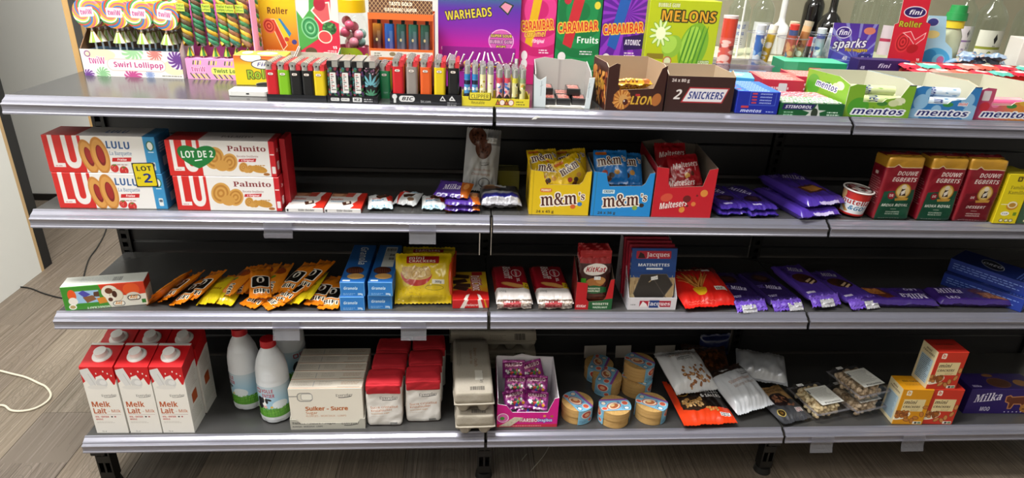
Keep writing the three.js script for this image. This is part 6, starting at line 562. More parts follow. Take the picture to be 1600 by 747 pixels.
{ // orange salami snack sticks
  const mk = (base, dark, logo) => (c, W, H) => { bg(c, W, H, base); Rc(c, 0, 0, W, H * .05, '#c86a10'); if (logo === 1) { RR(c, W * .1, H * .38, W * .8, H * .34, 8, '#17130f', '#f0e8da', 4); El(c, W * .5, H * .5, W * .18, H * .1, '#f0e8da'); Rc(c, W * .42, H * .44, W * .16, H * .14, '#17130f'); } if (logo) { c.save(); c.translate(W * .55, H * .82); T(c, 'BiFi', 0, 0, W * .32, '#16120e', { fw: W * .72, st: '#efe6d4', sw: 4, rot: -PI / 2 * (logo === 2 ? 1 : 0) }); c.restore(); } else { T(c, 'Carazza', W * .5, H * .55, W * .26, '#7a4a10', { it: 1, fw: W * .7 }); El(c, W * .5, H * .3, W * .22, H * .06, '#c8a418'); } if (logo === 2) { El(c, W * .5, H * .3, W * .42, H * .12, '#8a3a14', .6); El(c, W * .4, H * .52, W * .16, H * .05, '#6d8a20'); } fine(c, W * .15, H * .12, W * .6, 3, 7, '#8a4a08'); };
  const N = net({ a: [80, 200, mk('#d97a14', '#cf6c0c', 1)], b: [80, 200, mk('#d9801c', '#b85a10', 2)], y: [80, 200, mk('#d8c01c', '#c9ac10', 0)], s: '#c76a12' });
  const mat = ink(N.a, 'film'), gs = { a: pillow(.05, .124, .017, N.a, N.s, { p: 2, seal: .012, wr: .0012, seed: 2 }), b: pillow(.05, .124, .017, N.b, N.s, { p: 2, seal: .012, wr: .0012, seed: 7 }), y: pillow(.05, .118, .016, N.y, N.s, { p: 2, seal: .012, wr: .0012, seed: 12 }) };
  for (const k in gs) lay(gs[k]);
  // pixel of the near end on the deck, kind, turn, lift, tilt across
  const L = [[241, 480, 'b', -.42, 0, .9], [262, 478, 'a', -.35, .004, .5], [281, 482, 'a', -.3, .002, .35], [300, 478, 'a', -.28, .01, .3], [324, 481, 'y', -.1, .003, .2], [347, 481, 'y', -.08, .004, -.1], [374, 470, 'b', -.15, .012, .3], [398, 468, 'b', -.18, .014, .25], [421, 470, 'b', -.12, .016, .2], [388, 481, 'a', -.5, .001, 0], [415, 482, 'a', -.9, .002, 0], [432, 484, 'a', -.35, .004, .2], [446, 472, 'a', -.42, .026, .2], [458, 482, 'y', -.35, .004, .25], [474, 478, 'y', -.2, .012, .2], [491, 481, 'a', -.2, .004, .1], [513, 486, 'a', -.06, .003, .05], [356, 474, 'b', -.3, .016, .3], [408, 478, 'a', .25, .022, -.1], [440, 480, 'a', -.6, .016, .1], [470, 470, 'a', -.45, .03, .15]];
  const words = { a: 'orange salami stick wrapper with black logo, in the loose heap', b: 'orange-brown salami stick wrapper with olives printed, in the heap', y: 'yellow salami stick wrapper mixed into the orange heap' };
  L.forEach(([x, y, k, yw, up, rz], i) => { const a = onY(x, y, H3), c = -.059; put(one('snack_stick', gs[k], mat, words[k], 'snack', 'salami sticks heaped on the shelf'), a.x + Math.sin(yw) * c, H3 + .002 + up + Math.abs(Math.sin(rz)) * .02, Math.min(.035, a.z) + Math.cos(yw) * c, yw, .1 + up * 4, rz); });
}
{ // blue biscuit cartons, stacked in twos
  const S = 1600, w = .058, h = .038, d = .21;
  const end = (c, W, H) => { bg(c, W, H, '#2a7ac6'); T(c, 'Granola', W * .42, H * .42, H * .26, '#d8e8f4', { it: 1, fw: W * .56 }); fine(c, W * .12, H * .78, W * .5, 2, 5, '#bcd6ee'); T(c, '200g', W * .8, H * .82, H * .18, '#e8f2fa', { fw: W * .2 }); c.strokeStyle = '#7ab4e4'; c.lineWidth = 1.5; c.strokeRect(3, 3, W - 6, H - 6); };
  const top = v => (c, W, H) => { bg(c, W, H, '#2363ae'); c.save(); c.translate(W * .58, H * .3); c.rotate(PI / 2 - .12); T(c, 'Granola', 0, 0, W * .46, '#eef4fa', { it: 1, fw: H * .5, st: '#123a80', sw: 4 }); c.restore(); if (v) { Rc(c, W * .34, H * .06, W * .5, H * .55, '#d8dcd8'); bars(c, W * .4, H * .1, W * .4, H * .08); bars(c, W * .58, H * .26, W * .18, H * .06); bars(c, W * .58, H * .36, W * .18, H * .06); fine(c, W * .36, H * .2, W * .4, 3, 9, '#777'); } El(c, W * .45, H * .7, W * .36, H * .09, '#4a2418'); c.strokeStyle = '#7a4a30'; for (let i = 0; i < 7; i++) Po(c, [[W * (.16 + i * .09), H * .66], [W * (.22 + i * .09), H * .76]], null, '#7a4430', 3); El(c, W * .56, H * .85, W * .34, H * .07, '#cfa05c'); Rc(c, W * .1, H * .94, W * .3, H * .03, '#dfe8ee'); };
  const R1 = net({ front: [w * S, h * S, end], top: [w * S, d * S * .6, top(0)], side: '#2168b0' }), R2 = net({ front: [w * S, h * S, end], top: [w * S, d * S * .6, top(1)], side: '#2168b0' });
  const a = fit([530, 486.5], [572, 485.5], null, H3), b = fit([573.5, 484], [614.5, 483.5], null, H3);
  const mk = (R, lb, x, y, z, yw) => put(one('biscuit_box', cbox(w, h, d, R), ink(R.front), lb, 'biscuit box', 'blue chocolate biscuit cartons'), x, y, z, yw);
  mk(R1, 'blue biscuit carton, lower of the stack by the salami sticks', a.x, H3, a.z - .001, .02); mk(R1, 'blue carton with dipped biscuits on its lid, on top beside the salami sticks', a.x + .002, H3 + h, a.z - .004, -.01);
  mk(R2, 'blue biscuit carton, lower of the stack by the yellow cracker bag', b.x, H3, b.z - .002, .01); mk(R2, 'blue biscuit carton with a white data panel, upper of the stack by the cracker bag', b.x + .003, H3 + h, b.z + .002, -.02);
}
{ // yellow cracker bag, leaning back
  const A = art(240, 220, (c, W, H) => { bg(c, W, H, '#e0c010'); RR(c, W * .2, H * .06, W * .58, H * .16, 5, '#a81f24'); T(c, 'mini', W * .24, H * .11, H * .1, '#f4e8d8', { al: 'left', fw: W * .28 }); T(c, 'CRACKERS', W * .24, H * .18, H * .07, '#e8d8c0', { al: 'left', fw: W * .48 }); c.fillStyle = '#c8342c'; c.beginPath(); c.ellipse(W * .38, H * .42, W * .28, H * .25, .08, 0, PI); c.fill(); El(c, W * .38, H * .42, W * .27, H * .13, '#d8b46a', .08); for (let i = 0; i < 26; i++) El(c, W * rr(.16, .6), H * rr(.34, .48), 16, 11, ['#dcba74', '#cfa65a', '#e6c888'][i % 3], rnd() * 3, '#a87c38', 1.4); RR(c, W * .66, H * .54, W * .22, H * .09, 3, '#efe8d8'); T(c, '300g', W * .77, H * .585, H * .06, '#444'); El(c, W * .7, H * .7, W * .16, H * .05, null, 0, '#8a7a10', 2); speck(c, W * .06, H * .7, W * .4, H * .2, 40, ['#c09a20'], 1, 2.5); }), S = sub(A, 0, 200, 30, 18);
  const mk = (lb, sd) => { const t = thing('cracker_bag', lb, 'snack bag', 'yellow cracker bags'); part('film_bag', stand(pillow(.138, .125, .042, A, S, { p: 2.2, seal: .009, wr: .002, seed: sd, pv: 5 })), ink(A, 'film'), t); const e = art(16, 16, '#cf4a1c'); part('side_gusset', stand(pillow(.014, .108, .03, e, e, { p: 2, wr: .001, seed: 3, nx: 8 })).translate(.066, .008, -.004), ink(e, 'film'), t); return t; };
  const f = fit([616, 474], [707, 472], null, H3); put(mk('yellow mini cracker bag with a bowl printed on it, leaning back beside the blue cartons', 3), f.x, H3 + .004, .0, .02, -.62); put(mk('yellow mini cracker bag mostly hidden behind the leaning one', 21), f.x + .006, H3 + .001, -.085, 0, -1.0);
}
{ // chocolate biscuit carton lying flat
  const f = fit([707, 482], [764, 481.5], [735, 467], H3), S = 1700, w = f.w, h = .024, d = .15;
  const R = net({ front: [w * S, h * S, (c, W, H) => { bg(c, W, H, '#c81c20'); Po(c, [[W * .2, H], [W * .34, 0], [W * .44, 0], [W * .32, H]], '#eee2d8'); Po(c, [[W * .68, 0], [W * .76, 0], [W * .84, H], [W * .72, H]], '#eee2d8'); Po(c, [[W * .84, 0], [W * .88, 0], [W * .96, H], [W * .9, H]], '#d89020'); T(c, 'Delacre', W * .52, H * .6, H * .34, '#f4e4dc', { it: 1, fw: W * .34 }); }], top: [w * S, d * S, (c, W, H) => { grad(c, 0, 0, W, H, ['#caa21c', '#d8b024', '#c23a1c']); Po(c, [[0, H * .7], [W * .4, H * .6], [W, H * .75], [W, H], [0, H]], '#c8201e'); for (const [x, y, a] of [[.3, .18, .2], [.22, .36, -.3], [.32, .5, .1], [.24, .6, .4]]) { c.save(); c.translate(W * x, H * y); c.rotate(a); RR(c, -W * .2, -H * .06, W * .4, H * .12, 3, '#38201a', '#5a3a2c', 3); c.restore(); } c.save(); c.translate(W * .68, H * .42); c.rotate(PI / 2 - .04); T(c, 'DéliChoc', 0, 0, W * .34, '#f6ece4', { fw: H * .54, st: '#b01428', sw: 9, st2: '#e0c050', sw2: 13 }); c.restore(); RR(c, W * .58, H * .02, W * .3, H * .12, 3, '#a81824'); Po(c, [[W * .3, H], [W * .38, H * .84], [W * .48, H * .8], [W * .4, H]], '#eee2d8'); Po(c, [[W * .68, H * .8], [W * .76, H * .84], [W * .82, H], [W * .72, H]], '#eee2d8'); }], side: '#b8921c' });
  put(one('chocolate_biscuit_box', cbox(w, h, d, R), ink(R.front), 'flat yellow and red chocolate biscuit carton lying beside the yellow bag', 'biscuit box'), f.x, H3, f.z, f.yaw + .01);
}
{ // two caramel biscuit packs
  const A = art(160, 210, (c, W, H) => { bg(c, W, H, '#981624'); Rc(c, 0, 0, W, H * .05, '#3a2226'); c.save(); c.translate(W * .42, H * .3); c.rotate(PI / 2); T(c, 'Biscoff', 0, 0, W * .3, '#efe6e2', { fw: H * .36 }); c.restore(); El(c, W * .68, H * .32, W * .14, H * .1, '#b02030', .3, '#efe6e2', 3); T(c, 'Lotus', W * .68, H * .32, W * .1, '#efe6e2', { it: 1, rot: PI / 2 }); T(c, 'XL', W * .7, H * .52, W * .12, '#efe6e2', { rot: PI / 2 }); El(c, W * .52, H * .66, W * .34, H * .06, '#b87a3c', .25); El(c, W * .52, H * .655, W * .3, H * .045, '#cf9450', .25); Po(c, [[0, H * .72], [W * .5, H * .76], [W, H * .74], [W, H], [0, H]], '#d9d2cf'); T(c, '250g', W * .2, H * .82, W * .09, '#666', { wt: 'normal' }); RR(c, W * .8, H * .6, W * .18, H * .16, 3, '#d8b81c'); T(c, '+2', W * .89, H * .68, W * .12, '#3a2a10', { rot: PI / 2 }); });
  const E = art(150, 50, (c, W, H) => { bg(c, W, H, '#b9a89c'); speck(c, 0, 0, W, H, 90, ['#d6cac0', '#8f7c70', '#e8e0d8'], 2, 6); Rc(c, W * .18, H * .15, W * .5, H * .7, '#a83a40'); speck(c, W * .18, H * .15, W * .5, H * .7, 16, ['#c46a6c', '#8f2028'], 2, 6); });
  [[[771, 484.5], [836.5, 484.5], 'red caramel biscuit pack lying next to the rail joint'], [[837.5, 484.5], [898, 484.5], 'red caramel biscuit pack lying between its twin and the wafer tray']].forEach(([a, b, lb], i) => {
    const f = fit(a, b, null, H3), t = thing('caramel_biscuit_pack', lb, 'biscuit pack', 'red caramel biscuit packs'), w = .09;
    const g = lay(pillow(w, .19, .034, A, E, { p: 9, q: 2.5, pv: 22, seal: .006, wr: .0008, seed: 4 + i })); g.translate(0, 0, -.098); part('wrapper', g, ink(A, 'film'), t);
    const e = pillow(w * .94, .026, .012, E, E, { p: 6, wr: .0012, seed: 9 + i, ser: 0 }); e.translate(0, .015, -.006); part('clear_end_fold', e, ink(E, 'foil'), t); put(t, f.x, H3, f.z + .002, f.yaw + .03);
  });
}
{ // wafer bars in a stand-up tray
  const f = fit([898, 483.5], [955, 483.8], null, H3), w = f.w, S = 1700, d = .07, H = .085;
  const R = net({ front: [w * S, H * S, (c, W, Hh) => { bg(c, W, Hh, '#b8141e'); Po(c, [[W * .36, Hh * .74], [W, Hh * .62], [W, Hh], [W * .36, Hh]], '#1c5a30'); T(c, 'KitKat', W * .16, Hh * .88, Hh * .12, '#f2e6e2', { fw: W * .26, it: 1 }); T(c, 'NOISETTE', W * .68, Hh * .81, Hh * .1, '#f2eee2', { fw: W * .44 }); T(c, 'HAZELNUT', W * .68, Hh * .92, Hh * .09, '#e2e8da', { fw: W * .4 }); }], side: [d * S, .13 * S, (c, W, Hh) => { bg(c, W, Hh, '#6a1016'); }], inn: '#4a3b32',
    bar: [w * S, .15 * S, (c, W, Hh) => { bg(c, W, Hh, '#3a1414'); Rc(c, 0, 0, W, Hh * .12, '#9a1a20'); El(c, W * .5, Hh * .24, W * .38, Hh * .12, '#efe8e4', -.1); T(c, 'KitKat', W * .5, Hh * .24, Hh * .14, '#b01420', { fw: W * .64, it: 1 }); El(c, W * .52, Hh * .5, W * .3, Hh * .09, '#a86a34'); El(c, W * .7, Hh * .46, W * .16, Hh * .07, '#c08a50'); RR(c, W * .06, Hh * .42, W * .16, Hh * .12, 4, '#4a9a2c'); Po(c, [[W * .1, Hh * .6], [W * .5, Hh * .56], [W * .9, Hh * .6], [W * .9, Hh * .7], [W * .5, Hh * .74], [W * .1, Hh * .7]], '#1c5a30'); T(c, 'NOISETTE', W * .5, Hh * .63, Hh * .05, '#f2eee2', { fw: W * .4 }); T(c, 'HAZELNUT', W * .5, Hh * .68, Hh * .05, '#f2eee2', { fw: W * .4 }); for (let i = 0; i < 3; i++) RR(c, W * .12, Hh * (.76 + i * .08), W * .76, Hh * .07, 6, '#4a2016', '#6a3424', 2); }], foil: '#b01820', price: [50, 26, tagArt('€ 1,50')] });
  const t = thing('wafer_tray', 'dark red stand-up cardboard tray with a cut-out front, holding chocolate wafer bars', 'display box'); sit(t, f, H3); const X = w / 2;
  tray(t, w, d, { R, hf: H, hs: .12, hb: .11, front: [[-X, 0], [X, 0], [X, H], [X * .8, H * .98], [X * .62, H * .4], [X * .5, H * .3], [-X * .3, H * .26], [-X * .42, H * .34], [-X * .42, H * .86], [-X, H * .9]], sidePoly: [[0, 0], [d - .002, 0], [d - .002, .115], [0, H * .95]] });
  for (let i = 0; i < 4; i++) { const b = thing('wafer_bar', i ? 'dark wafer bar with red foil top behind the first in the tray' : 'dark hazelnut wafer bar with price sticker at the front of the tray', 'chocolate bar', 'wafer bars in the red tray'); part('wrapper', stand(pillow(w * .84, .128, .011, R.bar, R.foil, { p: 5, wr: .0008, seed: 3 + i })), ink(R.bar, 'film'), b); part('foil_crimp', stand(pillow(w * .84, .02, .003, R.foil, R.foil, { wr: .001, seed: 8 + i, ny: 6 })).translate(0, .126, 0), ink(R.bar, 'foil'), b); if (!i) { const s = part('price_sticker', sticker(.016, .0085, R.price), ink(R.price, 'matt'), b); s.position.set(.006, .077, .0075); } put(b, f.x, H3 + .003, f.z - .014 - i * .0135, f.yaw, -.1); }
}
{ // chocolate tablets in a white box
  const f = fit([980, 484], [1055, 484], null, H3), w = f.w, S = 1600, d = .14, hf = .034;
  const R = net({ front: [w * S, hf * S, (c, W, H) => { bg(c, W, H, '#d9d5da'); Rc(c, W * .24, H * .26, W * .64, H * .5, '#a81c34'); Rc(c, W * .44, H * .22, W * .2, H * .6, '#1e3a7c'); Po(c, [[W * .24, H * .76], [W * .3, H * .3], [W * .38, H * .5], [W * .42, H * .76]], '#efe8e8'); T(c, 'Jacques', W * .64, H * .5, H * .42, '#f4eef0', { fw: W * .46, font: 'serif' }); fine(c, W * .06, H * .55, W * .12, 1, 4, '#555', 3); }], side: [d * S, .12 * S, (c, W, H) => { bg(c, W, H, '#c6c3ca'); c.save(); c.translate(W * .5, H * .55); c.rotate(-.2); T(c, 'Jacques', 0, 0, H * .2, '#8a2038', { fw: W * .6, font: 'serif' }); c.restore(); }], inn: '#b9b6bc',
    bar: [w * .95 * S, .17 * S, (c, W, H) => { Rc(c, 0, 0, W, H * .5, '#1b4488'); Rc(c, 0, H * .5, W, H * .5, '#b59a72'); for (let i = 0; i < 120; i++) Rc(c, rnd() * W, H * .44 + rnd() * H * .5, 2, rr(8, 40), ['#a08560', '#cbb48e', '#8d7450'][i % 3]); Rc(c, 0, H * .4, W, H * .06, '#1a3f80'); RR(c, W * .1, H * .05, W * .76, H * .13, 4, '#b01c34'); Po(c, [[W * .14, H * .17], [W * .18, H * .07], [W * .26, H * .1], [W * .3, H * .17]], '#2a1418'); T(c, 'Jacques', W * .58, H * .115, H * .1, '#f4eef0', { fw: W * .5, font: 'serif' }); T(c, 'MATINETTES', W * .5, H * .29, H * .065, '#f0f0f4', { fw: W * .7 }); RR(c, W * .34, H * .335, W * .36, H * .03, 2, '#dfe4ee'); Po(c, [[W * .1, H * .78], [W * .24, H * .45], [W * .8, H * .44], [W * .95, H * .62], [W * .7, H * .92], [W * .2, H * .92]], '#37322f', '#5a534e', 3); Po(c, [[W * .5, H * .5], [W * .84, H * .86]], null, '#57504a', 3); Po(c, [[W * .6, H * .46], [W * .42, H * .58]], null, '#c8b48c', 4); Po(c, [[0, H * .8], [W * .1, H * .78], [W * .24, H], [0, H]], '#c9b48a'); Po(c, [[W, H * .8], [W * .82, H], [W, H]], '#3a3a78'); }], red: '#a01830', price: [50, 26, tagArt('€ 3,50')] });
  const t = thing('chocolate_tray', 'white open cardboard box with tall tapering sides, holding chocolate tablets', 'display box'); sit(t, f, H3);
  tray(t, w, d, { R, hf, hs: .13, hb: .12, sidePoly: [[0, 0], [d - .002, 0], [d - .002, .148], [d * .75, .148], [0, hf]] });
  for (let i = 0; i < 4; i++) { const b = thing('chocolate_tablet', i ? 'red-edged chocolate tablet standing behind the blue one in the white box' : 'blue chocolate tablet with dark squares and price sticker in the white box', 'chocolate bar', 'chocolate tablets in the white box'); part('carton', cbox(w * .93, .152, .012, { front: i ? R.red : R.bar, side: i ? R.red : R.bar, top: R.red }, .001), ink(R.bar), b); if (!i) { const s = part('price_sticker', sticker(.017, .009, R.price), ink(R.price, 'matt'), b); s.position.set(.004, .075, .0006); s.rotation.z = .2; } put(b, f.x - i * .003, H3 + .003, f.z - .012 - i * .016, f.yaw, -.16); b.position.y += i * .003; }
}
{ // red pretzel stick bag, violet tablets, blue cartons
  const A = art(240, 230, (c, W, H) => { bg(c, W, H, '#c62018'); grad(c, 0, 0, W, H * .3, ['#5a1414', '#b81c18']); T(c, 'salted', W * .36, H * .05, H * .09, '#e8d8c8', { fw: W * .3 }); T(c, 'STICKS', W * .45, H * .14, H * .12, '#d8b088', { fw: W * .66, st: '#6a1a10', sw: 4 }); c.strokeStyle = '#8a4a1c'; for (let i = 0; i < 46; i++) Po(c, [[W * .4 + rr(-16, 16), H * .66], [W * .4 + rr(-70, 80), H * rr(.24, .42)]], null, ['#7a3c14', '#a8662c', '#c88a44'][i % 3], 4); c.fillStyle = '#d8a81c'; c.beginPath(); c.ellipse(W * .39, H * .66, W * .12, H * .15, 0, 0, PI); c.fill(); El(c, W * .39, H * .66, W * .12, H * .03, '#c0901c'); RR(c, W * .68, H * .62, W * .22, H * .1, 3, '#e8e4da'); fine(c, W * .7, H * .65, W * .16, 2, 8, '#444', 5); RR(c, W * .66, H * .16, W * .16, H * .06, 4, '#efeeec'); fine(c, W * .1, H * .9, W * .5, 2, 7, '#e06a58'); }), back = sub(A, 180, 180, 40, 30);
  const f = fit([1058, 486], [1152, 483], null, H3); put(one('pretzel_bag', lay(pillow(.15, .16, .036, A, back, { p: 2.3, wr: .0024, seed: 5, seal: .01 })), ink(A, 'film'), 'bright red bag of pretzel sticks lying between the white box and violet chocolate', 'snack bag'), f.x - .002, H3 + .008, -.055, .14, .17, 0);
  const mk = (base, pic, top) => (c, W, H) => { bg(c, W, H, base); c.save(); c.translate(W * .55, H * (top ? .22 : .6)); c.rotate(.3); T(c, 'Milka', 0, 0, W * .26, '#d9d4e6', { it: 1, fw: W * .46, font: 'serif' }); c.restore(); pic(c, W, H); };
  const swirl = (c, W, H) => { El(c, W * .5, H * .3, W * .3, H * .13, '#2a1612', .3); El(c, W * .52, H * .28, W * .2, H * .07, '#4a2a1c', .3); fine(c, W * .1, H * .82, W * .3, 2, 9, '#cfc8e0', 4); fine(c, W * .1, H * .5, W * .25, 3, 9, '#6a5aa0', 4); };
  const truf = (c, W, H) => { El(c, W * .5, H * .5, W * .34, H * .15, '#4a281c', .3); El(c, W * .6, H * .55, W * .24, H * .1, '#38201a', .3); Po(c, [[W * .42, H * .58], [W * .7, H * .5], [W * .72, H * .53], [W * .46, H * .62]], '#d8b890'); Po(c, [[W * .48, H * .64], [W * .76, H * .56], [W * .78, H * .59], [W * .52, H * .68]], '#d8b890'); RR(c, W * .06, H * .86, W * .28, H * .05, 2, '#cfc8e0'); fine(c, W * .12, H * .16, W * .16, 6, 9, '#241244', 5); };
  const N = net({ d: [150, 250, mk('#2a1c50', swirl, 0)], l: [150, 250, mk('#4a3290', truf, 1)], v: '#6d4cba', w: '#c9c9cf' });
  const bar = (k, lb, x, z, yw, tone, o = {}) => { const t = thing('chocolate_bar', lb, 'chocolate bar', 'violet chocolate tablets'); const g = lay(pillow(.088, .165, .018, N[k], N.v, { p: 16, q: 3, pv: 40, seal: .004, wr: .0007, seed: o.seed ?? 3 })); g.translate(0, 0, -.083); part('wrapper', g, ink(N.d, 'film'), t); const e = pillow(.086, .03, .006, N.v, N.v, { p: 3, wr: .003, ws: .004, seed: 6 + (o.seed ?? 0), ser: .002 }); e.rotateX(-.9); e.translate(0, .008, .006); part('folded_end', e, ink(N.v, 'film'), t); const q = pillow(.04, .02, .004, N.w, N.w, { wr: .0025, seed: 9 + (o.seed ?? 0) }); q.rotateX(-.8); q.translate(o.fx ?? .01, .006, .016); part('foil_flap', q, ink(N.w, 'foil'), t); put(t, x, H3 + .003 + (o.up ?? 0), z, yw, o.rx ?? 0, 0); return t; };
  const X = px => onY(px, 484, H3);
  bar('d', 'dark violet chocolate tablet next to the red pretzel bag', X(1172).x, .01, .16, 0, { seed: 1, up: .0, fx: -.01 }); bar('d', 'dark violet chocolate tablet with torn white foil, between its twin and the truffle tablet', X(1212).x + .03, .005, .18, 0, { seed: 4, up: .001, fx: .018 });
  bar('l', 'violet truffle chocolate tablet on the near side of the rail joint', X(1262).x + .045, .0, .2, 0, { seed: 7, up: .012, rx: .06, fx: 0 }); bar('l', 'violet truffle chocolate tablet with silver foil showing, past the rail joint', X(1305).x + .075, .0, .22, 0, { seed: 9, up: .004, fx: .02 });
  const F = (flip) => (c, W, H) => { bg(c, W, H, '#3a2470'); c.save(); if (flip) { c.translate(W, H); c.rotate(PI); } T(c, 'Milka', W * .24, H * .36, H * .4, '#dcd6ea', { it: 1, fw: W * .34, font: 'serif' }); T(c, 'LEO', W * .2, H * .78, H * .2, '#cfc8e0', { fw: W * .18 }); Po(c, [[W * .5, H * .3], [W * .62, H * .2], [W * .72, H * .4], [W * .92, H * .6], [W * .88, H * .9], [W * .6, H * .8]], '#5a2a1c'); Po(c, [[W * .58, H * .46], [W * .74, H * .44], [W * .92, H * .64], [W * .86, H * .86], [W * .62, H * .72]], '#a86a34'); speck(c, W * .6, H * .48, W * .28, H * .3, 30, ['#8a5224', '#c08448'], 2, 4); c.restore(); };
  const N2 = net({ a: [260, 110, F(true)], b: [260, 110, F(false)], v: '#4a3086' });
  for (const [k, p, lb, z, yw] of [['a', 1396, 'violet biscuit chocolate tablet lying lengthwise, its print upside down', .0, -.02], ['b', 1521, 'violet biscuit chocolate tablet lying lengthwise, print upright, by the blue cartons', -.002, -.03]]) { const g = lay(pillow(.215, .082, .022, N2[k], N2.v, { p: 30, q: 3, pv: 12, seal: .003, wr: .0007, seed: 5 })); const a = onY(p, 478, H3); put(one('chocolate_bar', g, ink(N2.a, 'film'), lb, 'chocolate bar', 'violet chocolate tablets'), a.x + .004, H3, z - .03, yw); }
  const B = net({ front: [90, 60, (c, W, H) => { bg(c, W, H, '#1a3a9a'); T(c, 'BIG', W * .3, H * .3, H * .26, '#b8c8ec', { fw: W * .4 }); T(c, 'CRISPY', W * .4, H * .62, H * .24, '#b8c8ec', { fw: W * .6 }); fine(c, W * .1, H * .84, W * .5, 1, 4, '#8aa0d8', 3); }], top: [90, 260, (c, W, H) => { bg(c, W, H, '#10256a'); El(c, W * .5, H * .45, W * .26, H * .16, '#0a1028', .4, '#c8ccd8', 3); c.save(); c.translate(W * .5, H * .45); c.rotate(PI / 2); T(c, 'OREO', 0, 0, W * .24, '#e4e8f0', { fw: H * .24 }); c.restore(); fine(c, W * .1, H * .8, W * .8, 5, 10, '#5a78c8', 4); }], side: [130, 60, (c, W, H) => { bg(c, W, H, '#14308a'); fine(c, 8, H * .3, W - 16, 3, 10, '#7a94d8', 4); }] });
  const a = onY(1563, 490, H3), g = cbox(.1, .038, .19, B);
  put(one('sandwich_biscuit_box', g, ink(B.front), 'dark blue sandwich biscuit carton, lower of two, at an angle', 'biscuit box', 'blue sandwich biscuit cartons'), a.x + .1, H3, .0, .62); put(one('sandwich_biscuit_box', g, ink(B.front), 'dark blue sandwich biscuit carton, upper of two, at an angle', 'biscuit box', 'blue sandwich biscuit cartons'), a.x + .112, H3 + .038, -.008, .58);
}
